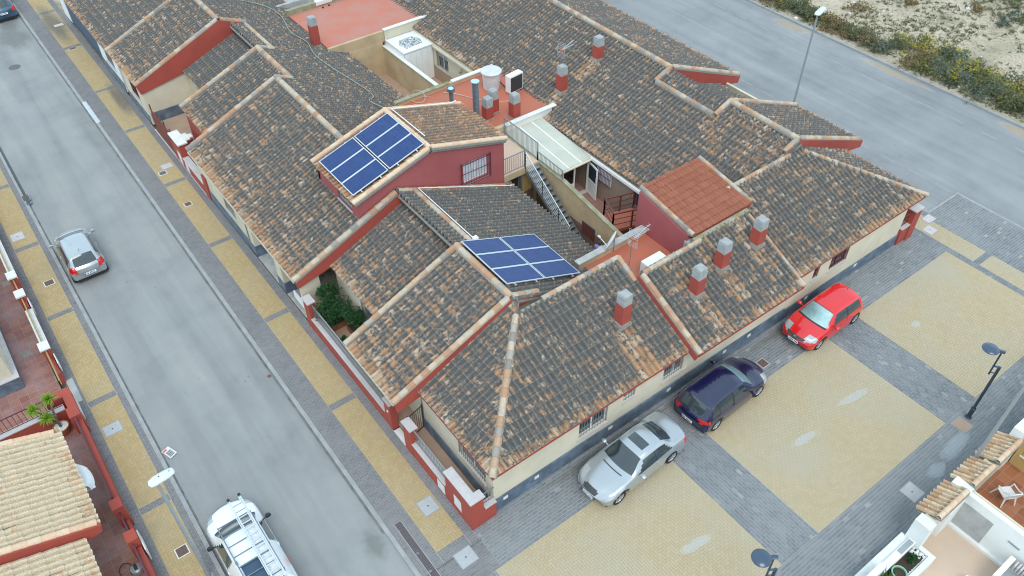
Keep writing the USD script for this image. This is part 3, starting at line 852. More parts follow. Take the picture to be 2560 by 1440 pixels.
def window(owner, axis, a0, z0, a1, z1, t, inward, frame='white_paint', bars='iron_grey', glass='glass_dark', blind=0., sill='cap_stone', nb=None, mid=True, grille=True, depth=.16):
    """A window in an opening: frame, panes, iron grille, sill. axis: wall runs along x (0) or y (1); t: outer wall face; inward: +1/-1."""
    def bx(m, p, q, u0, u1, d0, d1):
        lo, hi = sorted((t + inward * d0, t + inward * d1))
        if axis == 0:
            m.box(p, lo, u0, q, hi, u1)
        else:
            m.box(lo, p, u0, hi, q, u1)
    fw = .055
    m = MB()
    bx(m, a0, a1, z0, z0 + fw, depth - .05, depth); bx(m, a0, a1, z1 - fw, z1, depth - .05, depth)
    bx(m, a0, a0 + fw, z0 + fw, z1 - fw, depth - .05, depth); bx(m, a1 - fw, a1, z0 + fw, z1 - fw, depth - .05, depth)
    if mid:
        c = (a0 + a1) / 2; bx(m, c - .035, c + .035, z0 + fw, z1 - fw, depth - .05, depth)
    w = put('window', m, frame, owner)
    m = MB(); bx(m, a0 + fw, a1 - fw, z0 + fw, z1 - fw, depth - .02, depth - .01); put('pane', m, glass, w)
    if blind:
        m = MB()
        hh = (z1 - z0 - 2 * fw) * blind; k = max(2, int(hh / .05))
        for i in range(k):
            bx(m, a0 + fw, a1 - fw, z1 - fw - hh + i * hh / k, z1 - fw - hh + (i + .88) * hh / k, depth - .045, depth - .024)
        put('roller_blind', m, 'blind_white', w)
    if grille:
        m = MB(); n = nb or max(3, int((a1 - a0) / .13))
        for i in range(n + 1):
            p = a0 + .02 + (a1 - a0 - .04) * i / n
            bx(m, p - .008, p + .008, z0 + .02, z1 - .02, .02, .036)
        for u in (.12, .5, .88):
            zz = z0 + (z1 - z0) * u; bx(m, a0, a1, zz - .012, zz + .012, .036, .046)
        put('grille', m, bars, w)
    if sill:
        m = MB(); bx(m, a0 - .04, a1 + .04, z0 - .05, z0 - .004, -.05, depth); put('sill', m, sill, w)
    return w


# ---- corner house: plaza wing with a hip at the street, street wing, and the lower bay over the patio
H1 = thing('house', 'corner house with hipped tile roof and solar panels on its back slope', 'house')
w1 = [(12.42, 1.04, 13.80, 2.02), (14.57, 1.56, 15.17, 2.12), (16.66, 1.2, 17.98, 2.1)]
m = MB(); m.wall(0, 8.58, 17.75, .0, 2.42, 12.62, 12.82, w1); put('wall', m, 'wall_cream', H1)
m = MB(); m.wall(1, 12.82, 17.1, 0, 2.46, 8.58, 8.78, [(13.05, 1.15, 14.75, 2.3)]); put('wall', m, 'wall_cream', H1)
m = MB(); m.prism([(8.78, 0), (17.6, 0), (17.6, 2.4), (13., 4.3), (12.6, 4.3), (8.78, 2.75)], 1, 17.1, 17.3); m.box(8.6, 17.3, 0, 8.8, 20.6, 2.8); m.box(9.2, 20.62, 0, 17.6, 20.8, 2.3); put('wall', m, 'wall_cream', H1)
m = MB(); m.wall(1, 20.8, 25.0, .0, 2.48, 9.25, 9.45, [(21.2, .75, 22.9, 2.0)]); put('wall', m, 'wall_cream', H1)
m = MB(); m.box(18.55, 17.2, 0, 18.7, 25.0, 2.2); put('wall', m, 'wall_yellow', H1)
m = MB()
for a, c in ((8.56, 12.6), (12.6, 17.75)):
    m.box(a + .003, 12.57, .0, c - .003, 12.617, .72)
put('dado', m, 'dado_stone', H1)
m = MB(); m.box(8.53, 12.62, .12, 8.577, 17.1, .72); m.box(9.2, 20.8, .1, 9.247, 25.0, .62); put('dado', m, 'dado_stone', H1)
for x, z in ((8.95, .6), (10.35, .58), (13.9, .6), (17.0, .55)):
    m = MB(); m.box(x, 12.555, z - .16, x + .2, 12.569, z); put('meter_plate', m, 'cap_white', H1)
for (a, z0, c, z1), b in zip(w1, (.25, 0, .3)):
    window(H1, 0, a, z0, c, z1, 12.62, 1, blind=b)
window(H1, 1, 13.05, 1.15, 14.75, 2.3, 8.58, 1, bars='iron_grey', blind=.3)
window(H1, 1, 21.2, .75, 22.9, 2.0, 9.25, 1, blind=.2)
R = Roofs(H1)
S1, Y1, YR = .46, 12.42, 16.54
zr1 = 2.6 + S1 * (YR - Y1)
def clean1(p):        # run-off below the chimney keeps the tiles bare
    return .4 if (abs(p[0] - 15.85) < .42 and 12 < p[1] < 14.4) else (.22 if abs((p[0] - p[1]) + 3.98) < .5 else .0)
hip = 8.42 - 12.42
rA = R.slope((8.42, 12.42, 2.6), (17.62, 12.42, 2.6), (0, 1), YR - Y1, S1, clips=[(-1, 1, -hip)], wear=clean1)
rB = R.slope((8.42, 12.42, 2.6), (8.42, 17.04, 2.6), (1, 0), 4.62, S1, clips=[(1, -1, hip), (0, 1, 17.02)], wear=clean1)
m = MB(); m.box(12.75, 16.45, 2.5, 17.5, 16.56, zr1 - .06); put('wall', m, 'mortar', H1)
R.ridge(rA, (8.42, 12.42, 2.64), (12.48, 16.48, zr1 - .02), r=.125)
R.ridge(rA, (13.75, YR, zr1), (17.55, YR, zr1), mat='ridge_tile', r=.11)
R.ridge(rA, (17.55, YR, zr1 + .01), (17.55, 15.5, zr1 - S1 * 1.04), r=.12)
m = MB(); m.bar((8.4, 12.43, 2.42), (17.6, 12.43, 2.42), .05, .07); m.bar((8.43, 12.45, 2.42), (8.43, 17.0, 2.42), .05, .07); put('eave_board', m, 'wall_red', H1)
m = MB(); m.prism([(15.5, 2.5), (16.54, 2.5), (16.54, 4.42), (15.5, 3.9)], 0, 17.45, 17.6); put('wall', m, 'wall_red', H1)
# street wing
def wL(p):
    return .12 * (p[0] < 9.2) + (.1 if p[1] < 20.7 else .0)
rD = R.slope((7.42, 20.64, 2.6), (7.42, 17.05, 2.6), (1, 0), 5.28, TS, wear=wL)
R.ridge(rD, (12.7, 20.64, 4.84), (12.7, 17.05, 4.84), r=.14)
R.ridge(rD, (7.42, 17.08, 2.66), (12.6, 17.08, 4.82), r=.13)
R.ridge(rD, (12.7, 17.08, 4.84), (13.95, 17.08, 4.34), r=.13)
R.ridge(rD, (7.42, 20.62, 2.66), (12.6, 20.62, 4.82), r=.12)
R.ridge(rD, (12.7, 20.62, 4.84), (13.5, 20.62, 4.50), r=.12)
barge(H1, 16.93, 17.05, [(7.42, 2.57), (12.7, 4.78), (14.0, 4.24)], [(7.46, 2.05), (8.5, 2.3), (12.4, 4.2), (14.0, 4.1)])
barge(H1, 20.58, 20.68, [(7.42, 2.57), (12.7, 4.78), (13.5, 4.44)], [(7.46, 2.3), (9.1, 2.55), (13.4, 4.35), (13.5, 4.34)])
m = MB(); m.bar((7.40, 17.06, 2.43), (7.40, 20.62, 2.43), .05, .08); put('eave_board', m, 'wall_cream', H1)
# lower bay over the patio
rE = R.slope((9.08, 24.98, 2.58), (9.08, 20.66, 2.58), (1, 0), 4.39, (4.48 - 2.58) / 4.39, wear=lambda p: .06)
R.ridge(rE, (13.47, 24.98, 4.52), (13.47, 20.72, 4.52), r=.135)
# back slope
rF = R.slope((18.85, 16.9, bz(18.85)), (18.85, 24.98, bz(18.85)), (-1, 0), 6.15, TS, clips=[(0, -1, -16.6)], wear=lambda p: -.12, eave_wear=.0)
R.finish()
m = MB(); m.tube([(13.62, 24.9, 4.56), (13.62, 20.75, 4.56)], .022, 6); m.tube([(13.62, 24.9, 4.56), (18.6, 24.85, bz(18.6) + .1)], .022, 6); put('conduit', m, 'white_paint', H1)
m = MB(); m.box(13.55, 20.6, 4.5, 13.75, 20.78, 4.66); put('junction_box', m, 'white_paint', H1)

# ---- middle house with the upper room and the garages
H2 = thing('house', 'long middle house with garages on the street and an upper room on its roof', 'house')
R = Roofs(H2)
rA = R.slope((7.42, 36.86, 2.6), (7.42, 25.0, 2.6), (1, 0), 5.28, TS, wear=lambda p: .10 * (p[0] < 9.) + .05)
R.ridge(rA, (12.7, 36.86, 4.84), (12.7, 28.85, 4.84), r=.14)
R.ridge(rA, (7.42, 25.03, 2.66), (12.6, 25.03, 4.82), r=.13)
R.ridge(rA, (12.7, 25.03, 4.84), (18.3, 25.03, 2.52), r=.12)
R.ridge(rA, (7.42, 36.83, 2.66), (12.6, 36.83, 4.82), r=.13)
R.ridge(rA, (12.7, 36.83, 4.84), (13.5, 36.83, 4.5), r=.13)
barge(H2, 24.90, 25.0, [(7.42, 2.57), (12.7, 4.78), (13.75, 4.33)], [(7.48, 2.12), (9.1, 2.5), (13.4, 4.3), (13.75, 4.28)])
barge(H2, 36.80, 36.92, [(7.42, 2.57), (12.7, 4.78), (13.5, 4.4)], [(7.48, 2.25), (8.6, 2.5), (13.3, 4.35), (13.5, 4.34)])
rB = R.slope((18.85, 25.0, bz(18.85)), (18.85, 36.88, bz(18.85)), (-1, 0), 6.15, TS, wear=lambda p: .02, eave_wear=.1)
R.finish()
m = MB(); m.bar((7.40, 25.05, 2.43), (7.40, 36.8, 2.43), .05, .08); put('eave_board', m, 'wall_cream', H2)
m = MB()
m.wall(1, 25.05, 36.8, .0, 2.6, 8.35, 8.5, [(25.9, 0, 27.1, 2.1), (28.0, 0, 30.2, 2.2)])
m.wall(1, 30.8, 36.8, .0, 2.6, 7.62, 7.8, [(32.2, .9, 33.5, 2.1)])
put('wall', m, 'wall_cream', H2)
for a, c in ((27.2, 27.85), (30.3, 30.95)):
    m = MB(); m.box(7.62, a, .62, 8.35, c, 2.6); put('pillar', m, 'wall_cream', H2)
    m = MB(); m.box(7.59, a - .03, 0, 8.36, c + .03, .62); put('plinth', m, 'dado_stone', H2)
m = MB(); m.box(7.585, 30.99, .0, 7.617, 35.7, .62); put('dado', m, 'dado_stone', H2)
m = MB(); m.box(7.62, 25.05, 0, 8.35, 25.25, 2.5); put('wall', m, 'wall_cream', H2)
m = MB(); m.box(7.62, 25.25, .55, 7.68, 26.2, .95) ; put('white_panel', m, 'white_paint', H2)
m = MB(); m.box(7.6, 27.9, 0.003, 8.35, 30.25, .012); m.box(7.6, 25.3, .003, 8.35, 27.15, .012); put('threshold', m, 'concrete', H2)
m = MB()
for i in range(12):
    m.box(8.33, 28.02 + i * .18, .03, 8.35, 28.02 + i * .18 + .17, 2.18)
put('garage_door', m, 'white_paint', H2)
m = MB(); m.box(18.55, 28.9, 0, 18.7, 36.8, 2.2); put('wall', m, 'wall_tan', H2)
window(H2, 1, 32.2, .9, 33.5, 2.1, 7.62, 1)

# upper room
UR = thing('rooftop_room', 'rose-red upper room with gabled roof standing on the middle house', 'room')
m = MB(); m.wall(0, 10.83, 18.42, 2.3, 4.98, 25.2, 25.4, [(16.12, 3.4, 17.5, 4.5)]); m.prism([(10.83, 4.98), (18.42, 4.98), (14.5, 6.12)], 1, 25.2, 25.4); put('wall', m, 'wall_rose', UR)
m = MB(); m.wall(1, 25.4, 28.8, 3.4, 5.0, 10.83, 11.0, [(25.75, 4.08, 27.0, 4.85)]); put('wall', m, 'wall_rose', UR)
m = MB(); m.box(18.25, 25.4, 2.2, 18.42, 28.8, 5.0); put('wall', m, 'wall_rose', UR)
m = MB(); m.box(10.83, 28.62, 3.4, 18.25, 28.8, 4.98); m.prism([(10.83, 4.98), (18.42, 4.98), (14.5, 6.12)], 1, 28.62, 28.8); put('wall', m, 'wall_rose', UR)
window(UR, 0, 16.12, 3.4, 17.5, 4.5, 25.2, 1, blind=.97, grille=False)
m = MB()
for k in (16.0, 17.6):
    m.bar((k, 25.12, 3.3), (k, 25.12, 4.62), .03)
for zz in (3.45, 4.0, 4.5):
    m.bar((16.0, 25.12, zz), (17.6, 25.12, zz), .025)
for k in range(11):
    m.bar((16.08 + .145 * k, 25.12, 3.35), (16.08 + .145 * k, 25.12, 4.6), .014)
m.bar((17.6, 25.12, 4.5), (17.6, 25.2, 4.5), .02); m.bar((16.0, 25.12, 3.45), (16.0, 25.2, 3.45), .02)
put('projecting_grille', m, 'iron_maroon', UR)
window(UR, 1, 25.75, 4.08, 27.0, 4.85, 10.83, 1, bars='iron_grey', nb=9, blind=.3)
R = Roofs(UR, mat='roof_mixed', ridge='ridge_buff')
uz = 1.15 / 3.82
R.slope((10.66, 28.85, 5.02), (10.66, 25.12, 5.02), (1, 0), 3.84, uz)
rU = R.slope((18.55, 25.12, 5.0), (18.55, 28.85, 5.0), (-1, 0), 4.05, 1.17 / 4.05, wear=lambda p: .02)
R.ridge(rU, (14.5, 28.85, 6.2), (14.5, 25.12, 6.2), r=.13)
R.ridge(rU, (10.66, 25.15, 5.06), (14.45, 25.15, 6.2), r=.12); R.ridge(rU, (14.55, 25.15, 6.2), (18.5, 25.15, 5.05), r=.12)
R.ridge(rU, (10.66, 28.82, 5.06), (14.45, 28.82, 6.2), r=.12); R.ridge(rU, (14.55, 28.82, 6.2), (18.5, 28.82, 5.05), r=.12)
R.finish()
m = MB(); m.tube([(14.75, 25.9, 6.22), (14.72, 28.6, 6.22), (17.9, 28.62, 5.32), (18.2, 28.7, 5.3)], .025, 6); put('conduit', m, 'white_paint', UR)

# ---- third house of the street row: stepped bays
H3 = thing('house', 'street house with two stepped roof bays beside the red slatted fence', 'house')
R = Roofs(H3)
rA = R.slope((8.62, 40.84, 2.62), (8.62, 36.92, 2.62), (1, 0), 4.85, (4.5 - 2.62) / 4.85, wear=lambda p: .03)
R.ridge(rA, (13.45, 40.84, 4.54), (13.45, 36.95, 4.54), r=.14)
R.ridge(rA, (8.62, 40.82, 2.68), (13.4, 40.82, 4.54), r=.13); R.ridge(rA, (13.5, 40.82, 4.54), (14.3, 40.82, 4.2), r=.13)
barge(H3, 40.76, 40.88, [(8.62, 2.58), (13.45, 4.46), (14.3, 4.12)], [(8.66, 2.3), (10.1, 2.5), (14.2, 4.05), (14.3, 4.04)])
rB = R.slope((10.15, 44.42, 2.62), (10.15, 40.9, 2.62), (1, 0), 4.09, (4.16 - 2.62) / 4.09, wear=lambda p: -.12, eave_wear=.1)
R.ridge(rB, (14.24, 44.42, 4.2), (14.24, 40.92, 4.2), r=.14)
rC = R.slope((18.85, 36.88, bz(18.85)), (18.85, 44.46, bz(18.85)), (-1, 0), 5.42, TS, wear=lambda p: .0, clips=[(1, .0, 18.85)], eave_wear=.1)
R.finish()
m = MB(); m.box(8.75, 36.95, 0, 8.9, 40.8, 2.6); m.box(8.9, 40.65, 0, 17, 40.8, 2.6); put('wall', m, 'wall_red', H3)
m = MB(); m.wall(1, 40.9, 44.44, 0, 2.6, 10.3, 10.45, [(42.0, 0, 43.2, 2.1)]); m.box(18.55, 36.9, 0, 18.7, 44.4, 2.2); put('wall', m, 'wall_cream', H3)
m = MB(); m.box(10.36, 42.0, 0, 10.4, 43.2, 2.1); put('door', m, 'iron_maroon', H3)

# ---- far house of the street row
H4 = thing('house', 'far street house with the large plain red gable and blue gate', 'house')
R = Roofs(H4)
rA = R.slope((7.42, 49.5, 2.6), (7.42, 44.5, 2.6), (1, 0), 5.4, TS, wear=lambda p: .06)
R.ridge(rA, (12.82, 49.5, 4.88), (12.82, 44.5, 4.88), r=.14)
R.ridge(rA, (7.42, 44.53, 2.66), (12.75, 44.53, 4.88), r=.13); R.ridge(rA, (12.9, 44.53, 4.88), (14.3, 44.53, 4.3), r=.13)
R.ridge(rA, (7.42, 49.46, 2.66), (12.75, 49.46, 4.88), r=.13)
barge(H4, 44.38, 44.5, [(7.42, 2.57), (12.82, 4.82), (14.4, 4.16)], [(7.55, 2.0), (10.1, 2.45), (14.3, 4.02), (14.4, 4.0)])
rB = R.slope((7.42, 62, 2.46), (7.42, 49.52, 2.46), (1, 0), 5.4, TS, wear=lambda p: -.03)
R.ridge(rB, (12.82, 62, 4.74), (12.82, 49.55, 4.74), r=.14)
rC = R.slope((18.85, 44.46, bz(18.85)), (18.85, 62, bz(18.85)), (-1, 0), 6.05, TS, wear=lambda p: -.02, eave_wear=.1)
R.finish()
m = MB(); m.box(7.62, 44.46, 0, 18.6, 44.62, 2.55); m.wall(1, 44.62, 48.2, 0, 2.55, 7.62, 7.78, [(45.6, .95, 47.0, 2.0)]); m.box(8.3, 48.2, 0, 8.45, 62, 2.4); put('wall', m, 'wall_cream', H4)
m = MB(); m.wall(1, 48.9, 61.9, .0, 2.42, 7.62, 7.8, [(50.0, .95, 51.6, 2.1), (53.0, 0, 60.2, 2.35)]); put('wall', m, 'wall_white', H4)
m = MB(); m.box(7.58, 48.9, 0, 7.617, 52.95, .6); m.box(7.58, 44.6, 0, 7.617, 48.2, .5); m.box(7.7, 44.42, 0.1, 10.3, 44.455, .72); put('dado', m, 'dado_stone', H4)
window(H4, 1, 45.6, .95, 47.0, 2.0, 7.62, 1, frame='iron_maroon', bars='iron_maroon')
window(H4, 1, 50.0, .95, 51.6, 2.1, 7.62, 1)
m = MB()
for i in range(24):
    m.box(7.66, 53.02 + .3 * i, .04, 7.69, 53.02 + .3 * i + .29, 2.32)
put('blue_gate', m, 'blue_paint', H4)

# ---- plaza middle house with three chimneys
H5 = thing('house', 'middle house of the square with a raised tile roof carrying a row of chimneys', 'house')
m = MB(); m.wall(0, 17.75, 24.05, 0, 2.42, 12.625, 12.8); put('wall', m, 'wall_cream', H5)
m = MB(); m.box(17.753, 12.575, 0, 24.05, 12.622, .72); put('dado', m, 'dado_stone', H5)
for x in (20.2, 21.7):
    m = MB(); m.box(x, 12.56, .44, x + .2, 12.573, .6); put('meter_plate', m, 'cap_white', H5)
R = Roofs(H5)
P5 = .40
def zp(y):
    return 2.6 + S1 * (y - Y1) + P5 - .06
def clean5(p):
    for cx, cy in ((19.25, 13.8), (21.0, 14.15), (23.15, 14.2)):
        if abs(p[0] - cx) < .36 and p[1] < cy + .2 and p[1] > cy - 1.6:
            return .36
        if abs(p[0] - cx) < .45 and p[1] > cy:
            return .26
    return .0
rA = R.slope((17.75, 11.98, zp(11.98)), (23.9, 11.98, zp(11.98)), (0, 1), 3.42, S1, wear=clean5, eave_wear=.3)
R.ridge(rA, (17.78, 12.0, zp(11.98) + .05), (17.78, 15.36, zp(15.4) + .02), r=.12)
R.ridge(rA, (23.86, 12.0, zp(11.98) + .02), (23.86, 15.36, zp(15.4) - .02), r=.09)
R.ridge(rA, (17.85, 15.4, zp(15.4) + .02), (21.0, 15.4, zp(15.4) + .02), r=.11, mat='ridge_tile')
R.finish()
barge(H5, 17.62, 17.74, [(11.98, zp(11.98) - .09), (15.45, zp(15.45) - .09)], [(12.05, zp(11.98) - .42), (15.45, zp(15.45) - .42)], axis=0)
barge(H5, 23.9, 23.99, [(11.98, zp(11.98) - .15), (15.45, zp(15.45) - .15)], [(12.05, zp(11.98) - .3), (15.45, zp(15.45) - .3)], axis=0)
m = MB(); m.bar((17.75, 12.0, zp(11.98) - .21), (23.9, 12.0, zp(11.98) - .21), .05, .06); m.bar((17.75, 12.3, zp(11.98) - .26), (23.9, 12.3, zp(11.98) - .26), .6, .03); put('eave_board', m, 'wall_red', H5)
m = MB(); m.box(17.75, 15.42, 2.3, 20.75, 15.55, zp(15.4) - .1); m.box(20.75, 15.42, 2.3, 24.0, 15.62, zp(15.4) + .03); put('wall', m, 'concrete_moss', H5)

# ---- far end house with the hip, and the bay behind it
H6 = thing('house', 'end house of the square whose hipped roof faces the wide road', 'house')
w6 = [(26.72, 1.35, 28.0, 2.3), (25.55, 1.5, 25.95, 2.25)]
m = MB(); m.wall(0, 24.06, 32.25, 0, 2.42, 12.62, 12.8, w6); put('wall', m, 'wall_cream', H6)
m = MB(); m.box(24.06, 12.572, 0, 32.25, 12.617, .62); put('dado', m, 'dado_stone', H6)
for x in (25.4, 28.9):
    m = MB(); m.box(x, 12.555, .42, x + .2, 12.569, .58); put('meter_plate', m, 'cap_white', H6)
window(H6, 0, *w6[0], 12.62, 1, frame='iron_maroon', bars='iron_maroon', blind=.3); window(H6, 0, *w6[1], 12.62, 1, frame='iron_maroon', bars='iron_maroon')
m = MB(); m.box(32.2, 12.82, 0, 32.35, 17, 2.6); m.box(33.5, 17.1, 0, 33.65, 25, 2.5); put('wall', m, 'wall_cream', H6)
R = Roofs(H6)
zr6 = 2.6 + S1 * (16.7 - 12.5)
hx = 33.35 + 12.5
rA = R.slope((24.02, 12.5, 2.6), (33.35, 12.5, 2.6), (0, 1), 4.35, S1, clips=[(1, 1, hx)], wear=lambda p: .07)
rB = R.slope((33.35, 12.5, 2.6), (33.35, 17.0, 2.6), (-1, 0), 4.4, S1, clips=[(-1, -1, -hx)], wear=lambda p: .02)
R.ridge(rA, (33.35, 12.5, 2.62), (29.05, 16.8, zr6 - .0), r=.11, mat='ridge_tile')
R.ridge(rA, (24.1, 16.85, zr6 + .06), (28.2, 16.85, zr6 + .06), r=.11)
m = MB(); m.bar((24.0, 12.52, 2.42), (33.3, 12.52, 2.42), .05, .07); put('eave_board', m, 'wall_red', H6)
m = MB(); m.prism([(12.6, 2.4), (16.8, 2.4), (16.8, zr6 - .3), (12.6, 2.4)], 0, 24.0, 24.06); put('wall', m, 'wall_cream', H6)
m = MB(); m.prism([(24.05, 2.4), (28.2, 2.4), (28.2, zr6 - .03), (24.05, zr6 - .03)], 1, 16.78, 16.9); put('wall', m, 'mortar', H6)
rC = R.slope((34.7, 17.1, 2.6), (34.7, 21.2, 2.6), (-1, 0), 5.7, TS, wear=lambda p: .0)
R.ridge(rC, (29.0, 21.2, 5.0), (29.0, 17.1, 5.0), r=.14)
R.ridge(rC, (34.6, 17.13, 2.68), (29.1, 17.13, 5.0), r=.13); R.ridge(rC, (34.6, 21.17, 2.68), (29.1, 21.17, 5.0), r=.13)
R.ridge(rC, (28.95, 17.13, 5.0), (28.2, 17.13, 4.66), r=.13); R.ridge(rC, (28.95, 21.17, 5.0), (28.05, 21.17, 4.62), r=.13)
barge(H6, 16.98, 17.1, [(28.2, 4.6), (29., 4.93), (34.7, 2.57)], [(28.2, 4.2), (29.2, 4.3), (33.6, 2.4), (34.65, 2.2)])
barge(H6, 21.16, 21.24, [(28.0, 4.5), (29., 4.93), (34.7, 2.57)], [(28.0, 4.3), (29.2, 4.3), (33.6, 2.4), (34.65, 2.2)])
rD = R.slope((23.3, 24.5, cz(23.3)), (23.3, 16.9, cz(23.3)), (1, 0), 5.7, TS, clips=[(1, .0, 29.0)], wear=lambda p: .14 if p[0] > 26.2 and p[1] < 21.3 else .0, eave_wear=.3)
R.finish()
m = MB(); m.box(23.3, 17, 0, 23.45, 24.5, 2.35); put('wall', m, 'stone_pebble', H6)

# ---- long row house along the wide road
H7 = thing('house', 'long house beside the wide road with two chimneys and an aerial on its courtyard slope', 'house')
R = Roofs(H7)
rA = R.slope((33.05, 21.24, 2.6), (33.05, 25.12, 2.6), (-1, 0), 5.02, (4.53 - 2.6) / 5.02, wear=lambda p: -.12, eave_wear=.1)
R.ridge(rA, (28.0, 25.1, 4.58), (28.0, 21.26, 4.58), r=.14)
rB = R.slope((34.7, 25.15, 2.6), (34.7, 52, 2.6), (-1, 0), 5.7, TS, wear=lambda p: .02)
R.ridge(rB, (29.0, 50, 5.0), (29.0, 25.15, 5.0), r=.14)
R.ridge(rB, (34.6, 25.18, 2.68), (29.1, 25.18, 5.0), r=.14); R.ridge(rB, (28.95, 25.18, 5.0), (28.0, 25.18, 4.6), r=.14)
barge(H7, 25.03, 25.15, [(28.0, 4.5), (29., 4.93), (34.7, 2.57)], [(28.0, 4.42), (29.2, 4.2), (33.0, 2.45), (34.62, 2.12)])
def clean7(p):
    for cx, cy in ((24.98, 28.95), (27.45, 28.95)):
        if abs(p[1] - cy) < .45 and p[0] < cx + .1 and p[0] > cx - 1.4:
            return .36
    return .02
rC = R.slope((23.3, 48, cz(23.3)), (23.3, 24.5, cz(23.3)), (1, 0), 5.7, TS, wear=clean7, eave_wear=.28)
R.finish()
m = MB(); m.wall(1, 24.5, 28.5, 0, 2.4, 23.3, 23.45, [(24.7, .2, 24.75, .3)]); put('wall', m, 'stone_pebble', H7)
m = MB(); m.wall(1, 33.5, 41.2, 0, 2.4, 23.3, 23.45, [(37.35, 1.0, 38.6, 2.1), (34.0, 1.2, 34.5, 2.2)]); m.box(33.5, 25.2, 0, 33.65, 52, 2.5); put('wall', m, 'wall_cream', H7)
window(H7, 1, 37.35, 1.0, 38.6, 2.1, 23.3, 1, blind=.35); window(H7, 1, 34.0, 1.2, 34.5, 2.2, 23.3, 1)
m = MB(); m.box(23.16, 16.9, 2.16, 23.3, 28.5, 2.3); put('gutter', m, 'white_paint', H7)
m = MB(); m.box(23.18, 33.5, 2.16, 23.3, 41.2, 2.28); put('gutter', m, 'wall_cream', H7)
m = MB(); m.box(23.26, 33.5, .0, 23.297, 41.2, .95); put('dado', m, 'floor_tan', H7)

chimney(15.95, 14.45, 3.55, 'red chimney standing alone on the hipped corner roof', h=1.0)
chimney(19.28, 13.85, zp(13.85), 'red chimney nearest the red verge on the middle roof of the square', h=.82)
chimney(21.02, 14.2, zp(14.2), 'middle one of three red chimneys in a row on the roof of the square', h=.8)
chimney(23.2, 14.25, zp(14.25), 'red chimney by the valley beside the hipped end roof', h=.8)
chimney(24.98, 28.95, cz(24.98), 'lower red chimney near the courtyard eave beside the roof terrace', h=.95)
chimney(27.45, 28.98, cz(27.45), 'upper red chimney near the ridge of the long road house', h=.75)
chimney(24.6, 43.4, cz(24.6) , 'red chimney at the top edge beside the big red flat roof', h=1.0)
chimney(17.25, 41.95, bz(17.25), 'red chimney at the edge of the big red flat roof', h=1.25)
# ------------------------------------------------------------------ courtyards, terraces, garden walls
def railing(owner, pts, h=.95, gap=.12, mat='iron_grey', rail=.04, bar=.016, low=.1, posts=True, top_mat=None):
    """Iron railing along a polyline; each panel's bars are one part."""
    for A, B in zip(pts[:-1], pts[1:]):
        A, B = V(A, float), V(B, float); L = np.linalg.norm(B - A); Z = V([0, 0, 1.])
        m = MB(); m.bar(A + Z * h, B + Z * h, rail, rail * .8); put('handrail', m, top_mat or mat, owner)
        m = MB(); m.bar(A + Z * low, B + Z * low, rail * .6)
        n = max(2, int(L / gap))
        for i in range(1, n):
            p = A + (B - A) * i / n; m.bar(p + Z * low, p + Z * h, bar)
        put('bars', m, mat, owner)
    if posts:
        for p in pts:
            p = V(p, float); m = MB(); m.bar(p, p + V([0, 0, h + .02]), .04); put('post', m, mat, owner)


def floor_tiles(owner, x0, y0, x1, y1, z, mat, size=.33, limit=300):
    m = MB(); m.box(x0, y0, z - .1, x1, y1, z - .0035); put('bed', m, 'mortar', owner)
    P = Paving(owner, limit=limit, name='floor_tile')
    for i in range(int(math.ceil((x1 - x0) / size))):
        for j in range(int(math.ceil((y1 - y0) / size))):
            P.rect(x0 + i * size + .006, y0 + j * size + .006, min(x0 + (i + 1) * size, x1) - .006, min(y0 + (j + 1) * size, y1) - .006, z, mat, h=.005)
    P.finish()


# -- flat roof terraces
TA = thing('roof_terrace', 'large red painted flat roof behind the street house at the top', 'flat roof')
m = MB(); m.box(17.7, 41.3, 0, 25.2, 46.5, 2.8); put('slab', m, 'roof_paint', TA)
m = MB(); m.box(17.6, 46.5, 2.2, 25.2, 46.75, 3.12); put('parapet', m, 'concrete_moss', TA)
m = MB(); m.box(17.6, 41.12, 2.2, 21.27, 41.3, 2.86); put('parapet', m, 'wall_tan', TA)
m = MB(); m.box(21.3, 41.1, 0, 25.0, 41.297, 2.88); put('parapet', m, 'wall_cream', TA)
m = MB(); m.box(21.28, 41.06, 2.885, 25.05, 41.33, 2.93); put('coping', m, 'cap_white', TA)
m = MB(); m.box(19.6, 46.47, 2.9, 20.7, 46.79, 3.135); put('white_patch', m, 'cap_white', TA)
m = MB(); m.box(17.6, 46.9, 0, 27, 56, 2.0); m.box(17.6, 48.3, 2.0, 27, 48.5, 2.7); put('yard_behind', m, 'concrete', TA)
m = MB(); m.lathe([(0, .09), (.06, .07), (.06, 0)], c=(19.9, 46.2, 2.8), n=10); m.lathe([(0, .09), (.06, .07), (.06, 0)], c=(20.35, 46.25, 2.8), n=10); put('vent_cap', m, 'black_plastic', TA)

TB = thing('roof_terrace', 'red painted flat roof with water tank, air conditioner and flues', 'flat roof')
m = MB(); m.box(17.7, 28.6, 2.3, 24.6, 33.5, 2.8); put('slab', m, 'roof_paint_b', TB)
m = MB(); m.box(17.5, 33.5, 0, 23.3, 33.7, 3.0); put('parapet', m, 'wall_tan', TB)
m = MB(); m.box(17.5, 33.47, 3.0, 20.9, 33.73, 3.05); put('coping', m, 'concrete_moss', TB)
m = MB(); m.box(21.1, 33.47, 3.0, 23.9, 33.73, 3.06); put('coping', m, 'cap_white', TB)
m = MB(); m.box(20.9, 28.4, 0, 23.9, 28.6, 2.92); put('parapet', m, 'wall_white', TB)
m = MB(); m.box(20.9, 28.36, 2.92, 24.2, 28.64, 2.97); put('coping', m, 'cap_white', TB)
m = MB(); m.box(20.0, 28.38, 2.2, 20.9, 28.62, 3.0); put('parapet', m, 'wall_tan', TB)

